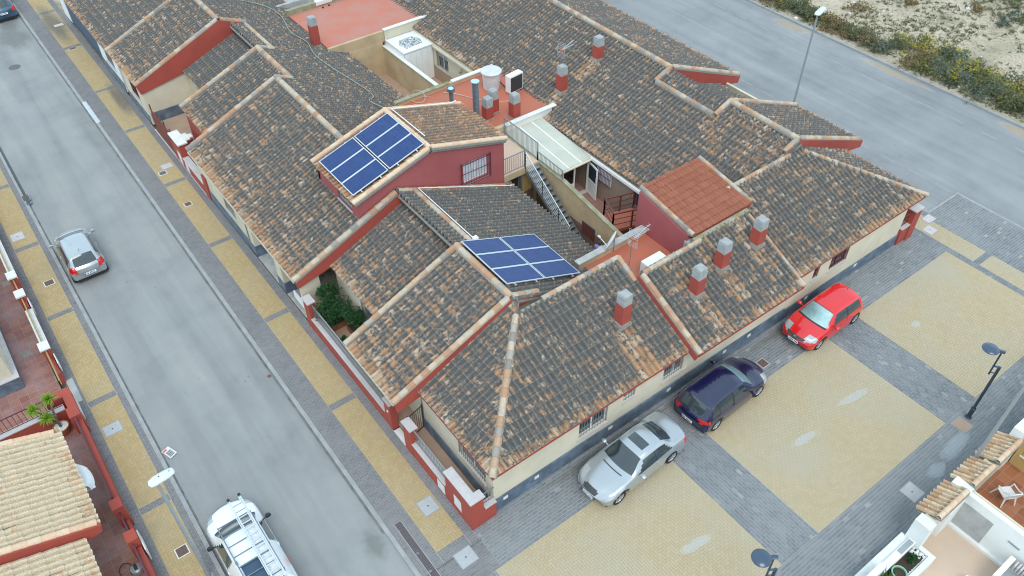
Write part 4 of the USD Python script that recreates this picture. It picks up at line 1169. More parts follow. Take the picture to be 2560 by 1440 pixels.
TC = thing('roof_terrace', 'red painted flat roof with aerial and white dish behind the corner ridge', 'flat roof')
m = MB(); m.box(17.3, 15.5, 2.3, 20.75, 18.3, 2.9); put('slab', m, 'roof_paint_b', TC)
m = MB(); m.box(17.0, 18.1, 0, 20.75, 18.35, 3.17); put('parapet', m, 'wall_tan', TC)
m = MB(); m.box(16.95, 18.07, 3.17, 20.8, 18.38, 3.23); put('coping', m, 'concrete', TC)

# -- stair hut with the new red roof
SH = thing('roof_hut', 'rose-walled roof hut with a new plain red tile roof and a small white window', 'hut')
m = MB(); m.wall(0, 20.75, 24.2, 2.7, 4.34, 15.85, 16.0, [(22.2, 3.72, 23.6, 4.3)])
m.prism([(16.0, 0), (18.75, 0), (18.75, 4.80), (16.0, 4.32)], 0, 20.75, 20.9); m.prism([(16.0, 2.7), (18.75, 2.7), (18.75, 4.80), (16.0, 4.32)], 0, 24.05, 24.2); m.box(20.9, 18.6, 0, 24.05, 18.75, 4.78)
put('wall', m, 'wall_rose', SH)
window(SH, 0, 22.2, 3.72, 23.6, 4.3, 15.85, 1, grille=False, depth=.12, sill='cap_stone')
R = Roofs(SH, mat='tile_red', pitch=.19, gauge=.34, ridge='ridge_tile')
FLAT = [(0., .0), (.03, .016), (.07, .046), (.105, .054), (.14, .046), (.175, .016), (.21, .0)]
rA = R.slope((20.95, 15.7, 4.47), (24.4, 15.7, 4.47), (0, 1), 3.15, .165, profile=FLAT)
R.ridge(rA, (20.92, 15.72, 4.48), (20.92, 18.85, 5.0), r=.09, gap=.33); R.ridge(rA, (24.42, 15.72, 4.48), (24.42, 18.85, 5.0), r=.1, gap=.33)
R.finish()
m = MB(); m.bar((24.42, 15.75, 4.28), (24.42, 18.85, 4.78), .05, .12); m.bar((20.9, 15.7, 4.29), (24.42, 15.7, 4.29), .05, .05); put('verge_board', m, 'wall_red', SH)
t = thing('chimney', 'short chimney with a mossy square cap against the rose-walled hut', 'chimney', loc=(20.95, 15.75, 2.9))
m = MB(); m.box(-.25, -.22, 0, .2, .22, .75); put('shaft', m, 'roof_paint_b', t)
m = MB(); m.prism([(-.24, .75), (.2, .75), (.2, 1.08), (.12, 1.2), (-.16, 1.2), (-.24, 1.08)], 1, -.2, .2); put('vent_block', m, 'chimney_cap', t)

# -- air conditioner boxes, tank, flues, chimneys on the terrace
def aircon(label, loc, rot, w=1.0, d=.36, h=.85):
    t = thing('air_conditioner', label, 'air conditioner', loc=loc, rot=rot)
    m = MB(); m.prism([(-w / 2, .08), (w / 2, .08), (w / 2, h - .02), (w / 2 - .02, h), (-w / 2 + .02, h), (-w / 2, h - .02)], 1, -d / 2, d / 2); put('casing', m, 'white_paint', t)
    m = MB()
    for i in range(12):
        z = .14 + i * (h - .24) / 12; m.box(-w / 2 + .05, -d / 2 - .022, z, w / 2 - .06, -d / 2 - .002, z + .03)
    for i in range(9):
        x = -w / 2 + .06 + i * (w - .14) / 8; m.box(x - .006, -d / 2 - .026, .14, x + .006, -d / 2 - .02, h - .1)
    m.box(-w / 2 + .05, -d / 2 - .004, .12, w / 2 - .06, -d / 2 + .01, h - .08)
    put('fan_grille', m, 'grille_dark', t)
    m = MB(); m.box(-w / 2 + .1, -d / 2, 0, -w / 2 + .2, d / 2, .08); m.box(w / 2 - .2, -d / 2, 0, w / 2 - .1, d / 2, .08); put('foot', m, 'black_rubber', t)
    return t


aircon('white air conditioner standing upright on the red terrace beside the round tank', (23.45, 31.05, 2.8), 6, w=.95, h=1.05)
aircon('white air conditioner box half hidden behind the middle roof of the square', (19.25, 16.15, 2.9), 0, w=1.05, d=.4, h=.8)
t = thing('water_tank', 'round off-white water tank with a flat rim lid on the red terrace', 'water tank', loc=(22.65, 32.05, 2.8))
m = MB(); m.lathe([(0, 0), (.40, 0), (.43, .03), (.50, .98), (.50, 1.0)], n=36); put('tank', m, 'tank_white', t, smooth=40)
m = MB(); m.lathe([(.50, .98), (.565, .99), (.575, 1.03), (.55, 1.06), (.40, 1.075), (0, 1.085)], n=36); put('lid', m, 'tank_white', t, smooth=40)


def flue(label, x, y, r, h, cone=False):
    t = thing('flue', label, 'flue', loc=(x, y, 2.8))
    m = MB(); n = int(h / .3)
    for i in range(n):
        z0, z1 = i * h / n, (i + 1) * h / n
        m.lathe([(r, z0), (r, z1 - .03), (r + .008, z1 - .025), (r + .008, z1 - .004), (r, z1)], n=22)
    put('pipe', m, 'flue_steel', t, smooth=35)
    m = MB()
    if cone:
        m.lathe([(r, h - .0), (r + .10, h + .02), (r + .10, h + .2), (r + .08, h + .2), (r + .07, h + .12), (0, h + .11)], n=22); put('cowl', m, 'flue_steel', t, smooth=35)
        m = MB(); m.lathe([(r + .07, h + .13), (r + .02, h + .19), (0, h + .2)], n=22); put('cowl_lid', m, 'flue_cap', t, smooth=35)
    else:
        m.lathe([(r, h), (r + .05, h + .01), (r + .05, h + .05), (r * .5, h + .1), (0, h + .11)], n=22); put('cap', m, 'flue_cap', t, smooth=35)


flue('thin steel flue with a wide cowl beside the grey-capped stack', 19.15, 30.6, .11, 1.75, True)
flue('tall thick steel flue with a pale blue cap on the red terrace', 20.05, 29.75, .165, 2.35)
chimney(20.75, 29.75, 2.8, 'red chimney partly hidden by the thick steel flue', h=.72, group='chimneys standing on the red terrace')
chimney(21.35, 30.1, 2.8, 'red chimney just right of the thick steel flue', h=.78, group='chimneys standing on the red terrace')
chimney(21.95, 29.05, 2.8, 'red chimney by itself at the white parapet of the terrace', h=.85, group='chimneys standing on the red terrace')
chimney(18.85, 31.0, 2.8, 'chimney with only its grey cap showing behind the tan room roof', h=.35, group='chimneys standing on the red terrace')


def cable(label, pts, r=.012, mat='cable_pale', name='cable'):
    from scipy.interpolate import CubicSpline
    p = V(pts, float); u = np.arange(len(p)); q = CubicSpline(u, p)(np.linspace(0, len(p) - 1, len(p) * 6))
    t = thing(name, label, 'cable'); m = MB(); m.tube(list(q), r, 6); put('line', m, mat, t)


cable('pale cable lying across the red terrace from the parapet to the air conditioner', [(20.3, 33.2, 2.83), (21.0, 32.2, 2.83), (21.6, 31.2, 2.82), (22.6, 30.4, 2.82), (23.2, 30.7, 2.85)], .018)
cable('black pipe running from the round tank to the air conditioner', [(23.1, 31.9, 3.1), (23.25, 31.6, 2.85), (23.3, 31.2, 2.83), (23.4, 30.8, 2.9)], .03, 'black_rubber')
cable('dark loose wire on the terrace floor right of the air conditioner', [(23.9, 31.0, 2.95), (23.95, 30.4, 2.82), (23.9, 29.8, 2.82), (24.3, 29.4, 2.82)], .014, 'black_rubber')
cable('long green-grey wire snaking down the big back slope', [(15.4, 48.5, bz(15.4) + .1), (17.17, 46.5, bz(17.17) + .1), (16.5, 43.6, bz(16.5) + .11), (16.79, 42, bz(16.79) + .1), (16.3, 39.5, bz(16.3) + .1), (16.96, 35.4, bz(16.96) + .1), (16.4, 34.2, bz(16.4) + .1), (17.3, 32.4, bz(17.3) + .1)], .022, 'cable_green')
cable('looped cable hanging over the terrace parapet by the tan room roof', [(18.4, 33.8, 3.1), (18.6, 33.2, 2.85), (19.0, 33.0, 2.95), (19.1, 33.5, 3.2), (18.8, 33.9, 3.05), (19.6, 33.1, 2.83)], .014)

# -- yards
YA = thing('courtyard', 'brown-floored yards between the two rows of houses', 'courtyard', kind='structure')
m = MB(); m.box(18.7, 33.7, -.2, 21.2, 41.15, .1); m.box(21.2, 33.7, -.2, 23.3, 41.15, .102); put('floor', m, 'floor_tan', YA)
m = MB(); m.box(18.7, 18.35, -.2, 20.58, 28.4, .1); put('floor', m, 'yard_brown', YA)
floor_tiles(YA, 20.8, 18.4, 23.3, 28.4, .1, 'floor_terracotta', .3, limit=200)
DW = thing('yard_wall', 'cream wall with a pale coping dividing the far two yards', 'wall')
m = MB(); m.box(21.1, 33.7, .1, 21.26, 41.1, 1.95); put('wall', m, 'wall_tan', DW)
m = MB(); m.box(21.06, 34.0, 1.95, 21.3, 41.1, 2.0); put('coping', m, 'cap_white', DW)
m = MB(); m.box(18.8, 41.08, .1, 21.1, 41.118, 2.2); put('end_wall', m, 'wall_tan', DW)
DX = thing('yard_wall', 'tan wall with a mossy top beside the steel stairs', 'wall')
m = MB(); m.prism([(18.36, .1), (28.4, .1), (28.4, 2.65), (23.4, 2.55), (18.36, 1.75)], 0, 20.58, 20.76); put('wall', m, 'wall_tan', DX)
m = MB(); m.prism([(18.4, 1.752), (23.4, 2.552), (28.4, 2.652), (28.4, 2.69), (23.4, 2.59), (18.4, 1.79)], 0, 20.56, 20.78); put('coping', m, 'concrete_moss', DX)
m = MB(); m.box(20.555, 18.4, .1, 20.578, 25.4, .95); put('dado', m, 'yard_brown', DX)
m = MB(); m.box(20.53, 21.0, .55, 20.55, 21.9, 1.25)
put('vent_frame', m, 'iron_dark', DX)
m = MB()
for i in range(6):
    m.box(20.515, 21.05 + .15 * i, .58, 20.53, 21.12 + .15 * i, 1.22)
put('vent_bars', m, 'iron_red', DX)

# storage cupboard in the far yard
SC = thing('shed', 'white panelled lean-to shed with a dirty translucent roof in the far yard', 'shed')
m = MB(); m.box(21.3, 38.95, .1, 23.28, 39.0, 2.25); m.box(21.28, 38.95, .1, 21.32, 41.05, 2.25); put('wall', m, 'white_paint', SC)
for i in range(5):
    m = MB(); m.box(21.34 + .385 * i, 38.925, .14, 21.34 + .385 * i + .375, 38.947, 2.2); put('panel', m, 'white_paint', SC)
m = MB(); m.box(21.27, 38.9, 2.26, 23.3, 41.05, 2.30); put('roof_sheet', m, 'poly_stained', SC)
m = MB()
rs = np.random.default_rng(5)
custom('dirt', {'g': ('geometry', {}), 'n': ('noise_texture', {'scale': 9.0, 'detail': 6.0, 'roughness': .75}), 'r': ('rgb_ramp', {'ramp': [(.42, (.62, .66, .68)), (.56, (.11, .12, .12))]}), 'p': ('principled_bsdf', {'roughness': .9})}, [('g.position', 'n.vector'), ('n.fac', 'r.fac'), ('r.color', 'p.base_color')])
m.prism([(21.75, 39.35), (22.9, 39.45), (23.05, 40.0), (22.8, 40.5), (21.9, 40.5), (21.6, 40.0)], 2, 2.302, 2.312); put('dirt_patch', m, 'dirt', SC)
m = MB(); m.box(21.25, 38.88, 2.30, 23.3, 38.93, 2.36); m.box(21.25, 38.93, 2.3, 21.3, 41.05, 2.36); put('roof_rim', m, 'white_paint', SC)
WL = thing('wall_lamp', 'small wall lantern beside the far yard window', 'wall lamp', loc=(23.25, 35.8, 1.9))
m = MB(); m.lathe([(0, -.1), (.07, -.08), (.09, .06), (.03, .14), (0, .16)], c=(-.12, 0, 0), n=10); m.bar((-.12, 0, .1), (.04, 0, .1), .02); put('lantern', m, 'brass', WL)

# landing and steel stairs
LD = thing('landing', 'tan tiled landing with iron railings at the head of the steel stairs', 'landing')
m = MB(); m.box(18.44, 25.3, 2.35, 20.58, 28.4, 2.7); put('slab', m, 'wall_tan', LD)
m = MB(); m.box(18.46, 25.33, 2.7, 20.56, 28.4, 2.706); put('floor', m, 'floor_pink', LD)
railing(LD, [(18.5, 25.36, 2.7), (19.75, 25.36, 2.7)], .95, .11)
railing(LD, [(20.66, 28.2, 2.68), (20.66, 25.5, 2.64)], .98, .1)
railing(LD, [(20.66, 25.5, 2.64), (20.66, 23.6, 2.58)], .5, .1, posts=True)
m = MB(); m.box(18.6, 25.6, .1, 20.4, 25.75, 2.35); put('wall', m, 'wall_yellow', LD)
m = MB(); m.box(18.75, 25.57, .1, 19.55, 25.598, 2.1); put('doorway', m, 'black_plastic', LD)
m = MB(); m.bar((19.62, 25.45, .1), (19.62, 25.45, 2.35), .09); m.box(19.52, 25.55, .1, 19.6, 25.599, 2.15); put('post', m, 'metal_grey', LD)
m = MB(); m.box(19.75, 25.56, .1, 20.4, 25.597, 1.0); put('dado', m, 'yard_brown', LD)
ST = thing('staircase', 'straight grey steel staircase running down into the narrow yard', 'staircase')
A, B, N = V([20.12, 25.3, 2.66]), V([20.12, 21.5, .12]), 15
m = MB(); m.bar(A + [-.36, 0, -.1], B + [-.36, 0, -.1], .03, .2); put('stringer', m, 'metal_grey', ST)
m = MB(); m.bar(A + [.36, 0, -.1], B + [.36, 0, -.1], .03, .2); put('stringer', m, 'metal_grey', ST)
for i in range(N):
    c = A + (B - A) * (i + .5) / N
    m = MB(); m.box(c[0] - .34, c[1] - .15, c[2] - .02, c[0] + .34, c[1] + .13, c[2] + .015); put('tread', m, 'metal_grey', ST)
m = MB(); m.bar(A + [-.36, 0, .9], B + [-.36, .4, 1.15], .045); put('handrail', m, 'aluminium', ST)
for k in (.18, .36, .54, .72):
    m = MB(); m.bar(A + [-.36, 0, k], B + [-.36, .4, k + .25], .016); put('rail', m, 'aluminium', ST)
for u in (0., .35, .68, .95):
    p = A + (B - A) * u; m = MB(); m.bar(p + [-.36, 0, -.1], p + [-.36, 0, .92], .035); put('post', m, 'iron_dark', ST)

# conservatory
CV = thing('conservatory', 'white lean-to conservatory with a cloudy sheet roof and open glazed door', 'conservatory')
zc = lambda y: 2.28 + (y - 24.45) * .075
for i, (a, c) in enumerate(((20.95, 21.72), (21.76, 22.5), (22.54, 23.22))):
    m = MB(); m.add([(a, 24.4, zc(24.4)), (c, 24.4, zc(24.4)), (c, 28.35, zc(28.35)), (a, 28.35, zc(28.35)), (a, 24.4, zc(24.4) + .02), (c, 24.4, zc(24.4) + .02), (c, 28.35, zc(28.35) + .02), (a, 28.35, zc(28.35) + .02)], [(3, 2, 1, 0), (4, 5, 6, 7), (0, 1, 5, 4), (1, 2, 6, 5), (2, 3, 7, 6), (3, 0, 4, 7)])
    put('roof_sheet', m, 'poly_sheet', CV)
for x in (21.74, 22.52):
    m = MB(); m.bar((x, 24.38, zc(24.38) + .02), (x, 28.36, zc(28.36) + .02), .07, .05); put('glazing_bar', m, 'white_paint', CV)
m = MB(); m.bar((20.92, 24.38, zc(24.4)), (20.92, 28.36, zc(28.36)), .06, .08); m.bar((20.9, 28.37, zc(28.36) + .02), (23.25, 28.37, zc(28.36) + .02), .07, .06); m.bar((20.9, 24.34, zc(24.4) - .03), (23.25, 24.34, zc(24.4) - .03), .1, .07); put('roof_frame', m, 'wall_cream', CV)
F = MB(); y = 24.6
for x in (20.95, 21.55, 22.3, 23.2):
    F.bar((x, y, .1), (x, y, 2.2), .07)
F.bar((20.95, y, 2.0), (23.2, y, 2.0), .06); F.bar((20.95, y, 2.2), (23.2, y, 2.2), .06); F.bar((20.95, y, 1.0), (22.3, y, 1.0), .06); F.bar((21.25, y, 1.0), (21.25, y, 2.0), .05)
put('frame', F, 'white_paint', CV)
m = MB(); m.box(20.98, y - .015, .12, 22.27, y + .015, .98); put('base_panel', m, 'white_paint', CV)
for a, c in ((20.98, 21.52), (21.58, 22.27)):
    m = MB(); m.box(a, y - .006, 1.03, c, y + .006, 1.98); put('pane', m, 'pane', CV)
m = MB(); m.box(20.98, y - .006, 2.03, 23.17, y + .006, 2.18); put('pane', m, 'pane', CV)
m = MB(); m.box(22.3, 24.5, .1, 23.2, 24.75, .125); put('door_sill', m, 'cap_stone', CV)
d = MB(); p0, p1 = V([23.2, 24.55, 0]), V([23.05, 23.75, 0])
for u in (0., 1.):
    q = p0 + (p1 - p0) * u; d.bar(q + [0, 0, .12], q + [0, 0, 2.0], .08, .05)
for z in (.16, 1.0, 1.96):
    d.bar(p0 + [0, 0, z], p1 + [0, 0, z], .05, .09)
dp = put('door', d, 'white_paint', CV)
m = MB(); m.bar(p0 + [0, 0, .58], p1 + [0, 0, .58], .02, .78); put('door_panel', m, 'white_paint', dp)
m = MB(); m.bar(p0 + [0, 0, 1.48], p1 + [0, 0, 1.48], .012, .9); put('door_pane', m, 'glass_dark', dp)
GW = thing('barred_window', 'white-shuttered window with maroon iron bars in the pebbled courtyard wall', 'window')
m = MB(); m.box(23.24, 22.95, 1.3, 23.297, 24.0, 2.1); put('shutter', m, 'blind_white', GW)
m = MB()
for i in range(11):
    m.bar((23.2, 22.97 + .101 * i, 1.28), (23.2, 22.97 + .101 * i, 2.12), .016)
for z in (1.32, 1.72, 2.1):
    m.bar((23.19, 22.95, z), (23.19, 24.0, z), .022)
put('bars', m, 'iron_maroon', GW)
GW = thing('barred_window', 'small dark barred window in the pebbled wall next to the hut', 'window')
m = MB(); m.box(23.24, 20.6, 1.3, 23.297, 21.4, 2.15); put('frame', m, 'cap_stone', GW)
m = MB(); m.box(23.22, 20.68, 1.36, 23.238, 21.34, 2.1); put('pane', m, 'glass_dark', GW)
m = MB()
for i in range(6):
    m.bar((23.2, 20.7 + .125 * i, 1.34), (23.2, 20.7 + .125 * i, 2.1), .016)
put('bars', m, 'iron_maroon', GW)

# red ramp with railings
RP = thing('walkway', 'red painted walkway with rust-red railings leading to the rose hut', 'walkway')
m = MB(); m.add([(21.5, 20.75, .78), (23.2, 20.0, .95), (23.2, 21.3, .95), (21.9, 21.9, .78), (21.5, 20.75, .95), (23.2, 20.0, 1.12), (23.2, 21.3, 1.12), (21.9, 21.9, .95)], [(3, 2, 1, 0), (4, 5, 6, 7), (0, 1, 5, 4), (1, 2, 6, 5), (2, 3, 7, 6), (3, 0, 4, 7)]); put('slab', m, 'roof_paint_b', RP)
for pts in ([(21.45, 20.78, .95), (22.3, 20.4, 1.03), (23.2, 20.03, 1.12)], [(21.9, 21.88, .95), (22.6, 21.55, 1.03), (23.2, 21.28, 1.12)], [(21.45, 20.78, .95), (21.9, 21.88, .95)]):
    for A, B in zip(pts[:-1], pts[1:]):
        A, B = V(A, float), V(B, float)
        m = MB(); m.bar(A + [0, 0, .95], B + [0, 0, .95], .06); put('handrail', m, 'iron_red', RP)
        m = MB()
        for k in (.3, .62):
            m.bar(A + [0, 0, k], B + [0, 0, k], .03)
        put('rail', m, 'iron_red', RP)
    for p in pts:
        m = MB(); m.bar(p, V(p) + [0, 0, .98], .06); put('post', m, 'iron_red', RP)
t = thing('tyre', 'old black tyre standing flat on a drum in the tiled yard below the walkway', 'tyre', loc=(21.95, 19.75, .1))
m = MB(); m.lathe([(.2, .55), (.3, .62), (.34, .56), (.34, .45), (.3, .38), (.2, .42), (.2, .55)], n=26); put('tyre_ring', m, 'black_rubber', t, smooth=50)
m = MB(); m.lathe([(0, .53), (.06, .56), (.1, .52), (.2, .54), (.21, .5)], n=26); put('hub', m, 'metal_grey', t, smooth=50)
m = MB(); m.lathe([(0, 0), (.27, 0), (.28, .38), (0, .38)], n=24); put('drum', m, 'black_plastic', t)

# television aerials and dish
def aerial(label, x, y, z, h, ang, yagi=1.1, mat='aluminium', grid=True):
    t = thing('aerial', label, 'aerial', loc=(x, y, z))
    m = MB(); m.tube([(0, 0, 0), (0, 0, h)], .018, 7); put('mast', m, 'iron_grey', t)
    c, s = math.cos(ang), math.sin(ang); D = V([c, s, 0]); Nn = V([-s, c, 0]); Z = V([0, 0, 1.])
    O = Z * (h - .05); m = MB()
    for k in ((-.1, .14) if grid else (0,)):
        m.bar(O + D * .05, O + D * yagi + Z * k, .016)
        for i in range(9):
            p = O + D * (.2 + (yagi - .2) * i / 8) + Z * k * (.05 + .95 * i / 8); w = .12 - .006 * i
            m.bar(p - Nn * w, p + Nn * w, .009)
    m.bar(O - D * .25, O + D * .1, .016)
    put('boom', m, mat, t)
    if grid:
        m = MB()
        for sgn in (-1, 1):
            a = O - D * .02; q = a + Z * .42 * sgn - D * .22 * -1 * .4
            for w in (-.24, .24):
                m.bar(a + Nn * w, q + Nn * w, .011)
            for i in range(5):
                p = a + (q - a) * (i + 1) / 5; m.bar(p - Nn * .24, p + Nn * .24, .009)
        put('reflector', m, mat, t)
        m = MB(); m.box(-.05, -.05, h - .09, .09, .05, h + .0); put('feed_box', m, 'orange_mark', t)


aerial('white television aerial with a folded grid on a dark mast over the red terrace', 18.83, 17.05, 2.9, 1.45, .15)
aerial('white television aerial on the long courtyard slope above the lower chimney', 26.0, 30.3, cz(26.0), 1.0, .25)
aerial('thin dark comb aerial on the courtyard slope beside the red hut roof', 25.8, 18.5, cz(25.8), .55, .3, 1.3, 'flue_steel', False)
DS = thing('satellite_dish', 'white satellite dish seen edge-on above the terrace parapet', 'satellite dish', loc=(18.75, 18.1, 3.2))
ax = V([-.48, .80, .36]); ax /= np.linalg.norm(ax); u = np.cross(ax, [0, 0, 1.]); u /= np.linalg.norm(u); w = np.cross(u, ax)
O = V([0, 0, .35]); vv, ff, NR, NT = [], [], 6, 28
for k in range(NR + 1):
    r = .43 * k / NR
    vv += [O + u * r * math.cos(2 * math.pi * j / NT) + w * r * 1.08 * math.sin(2 * math.pi * j / NT) + ax * (.42 * r * r) for j in range(NT)]
for k in range(NR):
    ff += [(k * NT + j, k * NT + (j + 1) % NT, (k + 1) * NT + (j + 1) % NT, (k + 1) * NT + j) for j in range(NT)]
vb = [p - ax * .022 for p in vv]; M_ = len(vv)
ff += [tuple(M_ + i for i in q[::-1]) for q in ff] + [(NR * NT + j, NR * NT + (j + 1) % NT, M_ + NR * NT + (j + 1) % NT, M_ + NR * NT + j) for j in range(NT)]
m = MB(); m.add(vv + vb, ff); put('reflector', m, 'white_paint', DS, smooth=40)
m = MB(); m.bar(O - w * .38 + ax * .05, O + ax * .55 - w * .15, .025); put('feed_arm', m, 'white_paint', DS)
m = MB(); m.tube([O + ax * .5 - w * .15, O + ax * .62 - w * .13], [.05, .035], 10); put('feed_horn', m, 'cap_white', DS)
m = MB(); m.tube([(.12, -.02, -.3), (.12, -.02, .4)], .022, 8); m.bar((.12, -.02, .33), O - ax * .02, .05); put('mast', m, 'iron_grey', DS)

# -- garden walls along the street
GWs = thing('garden_wall', 'red garden wall with grey caps and railing wrapping the street corner', 'garden wall')
m = MB()
m.wall(1, 12.46, 14.05, 0, 1.66, 7.53, 7.80, [(13.1, .22, 13.62, .98)])
m.box(7.535, 14.05, 0, 7.79, 16.3, .78); m.box(7.52, 16.3, 0, 7.8, 16.85, 1.55)
m.box(7.8, 12.46, 0, 8.05, 12.72, 1.66); m.box(8.05, 12.465, 0, 8.575, 12.71, .86)
put('wall', m, 'wall_red', GWs)
m = MB(); m.box(7.49, 12.42, 1.66, 7.86, 14.09, 1.72); m.box(7.86, 12.42, 1.66, 8.1, 12.78, 1.72); put('cap', m, 'cap_stone', GWs)
m = MB(); m.box(7.5, 14.09, .78, 7.84, 16.28, .83); m.box(8.1, 12.43, .86, 8.575, 12.75, .91); put('sill_cap', m, 'cap_stone', GWs)
m = MB(); m.box(7.48, 16.27, 1.55, 7.84, 16.89, 1.61); put('pillar_cap', m, 'cap_stone', GWs)
m = MB(); m.box(7.56, 13.1, .22, 7.6, 13.62, .98); put('meter_door', m, 'cap_white', GWs)
m = MB(); m.box(7.515, 14.15, .12, 7.53, 14.62, .62); put('meter_door', m, 'cap_white', GWs)
railing(GWs, [(7.67, 14.1, .83), (7.67, 16.27, .83)], .68, .1, rail=.05, posts=False, top_mat='metal_grey')
railing(GWs, [(8.1, 12.6, .91), (8.575, 12.6, .91)], .68, .1, posts=False, top_mat='metal_grey')
m = MB(); m.box(7.53, 16.85, .0, 7.85, 17.75, .03); put('gate_sill', m, 'cap_white', GWs)
gt = thing('garden_gate', 'black iron gate standing open behind the corner garden wall', 'gate', loc=(7.8, 16.9, .1))
m = MB()
for i in range(8):
    m.bar((.08 + .09 * i, .1 + .02 * i, .02), (.08 + .09 * i, .1 + .02 * i, 1.35 + .05 * math.sin(i)), .016)
m.bar((.05, .1, .05), (.75, .26, .05), .03); m.bar((.05, .1, 1.3), (.75, .26, 1.3), .03); m.bar((.05, .1, .0), (.05, .1, 1.4), .04); m.bar((.75, .26, 0), (.75, .26, 1.4), .04)
put('leaf_bars', m, 'iron_dark', gt)

GW2 = thing('garden_wall', 'long low red garden wall with railing in front of the planted patio', 'garden wall')
m = MB(); m.box(7.53, 17.8, 0, 7.8, 18.25, 1.5); m.box(7.535, 18.25, 0, 7.79, 24.35, .72); m.box(7.52, 24.35, 0, 7.82, 24.85, 1.6); put('wall', m, 'wall_red', GW2)
m = MB(); m.box(7.5, 18.25, .72, 7.84, 24.33, .77); put('sill_cap', m, 'cap_stone', GW2)
m = MB(); m.box(7.48, 24.31, 1.6, 7.86, 24.89, 1.66); put('pillar_cap', m, 'cap_stone', GW2)
m = MB(); m.box(7.5, 17.77, 1.5, 7.84, 18.28, 1.55); put('pillar_cap', m, 'cap_stone', GW2)
railing(GW2, [(7.67, 18.28, .77), (7.67, 24.33, .77)], .75, .1, rail=.05, posts=False, top_mat='metal_grey')
m = MB(); m.box(7.50, 17.95, .98, 7.53, 18.03, 1.06); put('bell', m, 'cap_white', GW2)

GW3 = thing('garden_wall', 'red garden wall with white caps before the third house, stepped pillar cap', 'garden wall')
m = MB(); m.box(7.53, 35.75, 0, 7.8, 36.25, 1.35); m.box(7.53, 36.25, 0, 7.8, 39.1, .7); m.box(7.52, 39.1, 0, 7.95, 40.5, 1.5); put('wall', m, 'wall_red', GW3)
m = MB(); m.box(7.5, 36.28, .7, 7.84, 39.08, .76); put('sill_cap', m, 'cap_stone', GW3)
m = MB(); m.box(7.47, 39.05, 1.5, 8.0, 40.55, 1.57); m.box(8.0, 39.3, 1.5, 8.25, 40.0, 1.565); m.box(8.25, 39.45, 1.5, 8.45, 39.8, 1.56); put('stepped_cap', m, 'cap_white', GW3)
m = MB(); m.box(7.95, 39.3, 0, 8.4, 39.8, 1.5); put('pillar', m, 'iron_red', GW3)
for a in (39.35, 38.4):
    m = MB(); m.box(7.512, a, .15, 7.526, a + .5, .85 if a > 39 else .6); put('meter_door', m, 'cap_white', GW3)
SF = thing('slatted_fence', 'rust-red slatted steel fence and gate between the garden wall and red gable house', 'fence')
for i in range(9):
    z = .12 + .17 * i
    m = MB(); m.bar((7.6, 40.55, z), (7.6, 43.6, z), .03, .1); put('slat', m, 'iron_red', SF)
for yy in (40.56, 41.5, 42.5, 43.6):
    m = MB(); m.bar((7.63, yy, 0), (7.63, yy, 1.75), .06); put('post', m, 'iron_red', SF)
m = MB(); m.box(7.5, 36.3, .003, 7.56, 43.9, .03); put('base_kerb', m, 'cap_stone', SF)
PT = thing('patio', kind='structure')
m = MB(); m.box(7.8, 12.7, -.1, 8.6, 24.95, .09); m.box(7.8, 17.0, -.1, 9.25, 24.95, .1); put('floor', m, 'floor_tan', PT)
m = MB(); m.box(7.8, 36.0, -.1, 10.4, 44.4, .1); put('floor', m, 'floor_tan', PT)
m = MB(); m.box(9.18, 20.9, .62, 9.247, 24.9, .68); put('ledge', m, 'cap_stone', PT)

RPil = thing('gate_pillar', 'red gate pillar with grey cap at the far corner of the end house', 'pillar')
m = MB(); m.box(32.26, 12.5, 0, 32.9, 12.78, .95); m.box(32.9, 12.45, 0, 33.45, 12.95, 1.75); put('wall', m, 'wall_red', RPil)
m = MB(); m.box(32.85, 12.4, 1.75, 33.5, 13.0, 1.81); put('pillar_cap', m, 'cap_stone', RPil)
m = MB(); m.box(32.26, 12.47, .95, 32.9, 12.82, 1.0); put('sill_cap', m, 'cap_stone', RPil)
railing(RPil, [(32.28, 12.64, 1.0), (32.9, 12.64, 1.0)], .65, .1, mat='iron_red', posts=False)
m = MB(); m.box(33.2, 12.95, 0, 33.45, 17.0, .9); put('side_wall', m, 'wall_red', RPil)
# ------------------------------------------------------------------ cars
from scipy.interpolate import PchipInterpolator


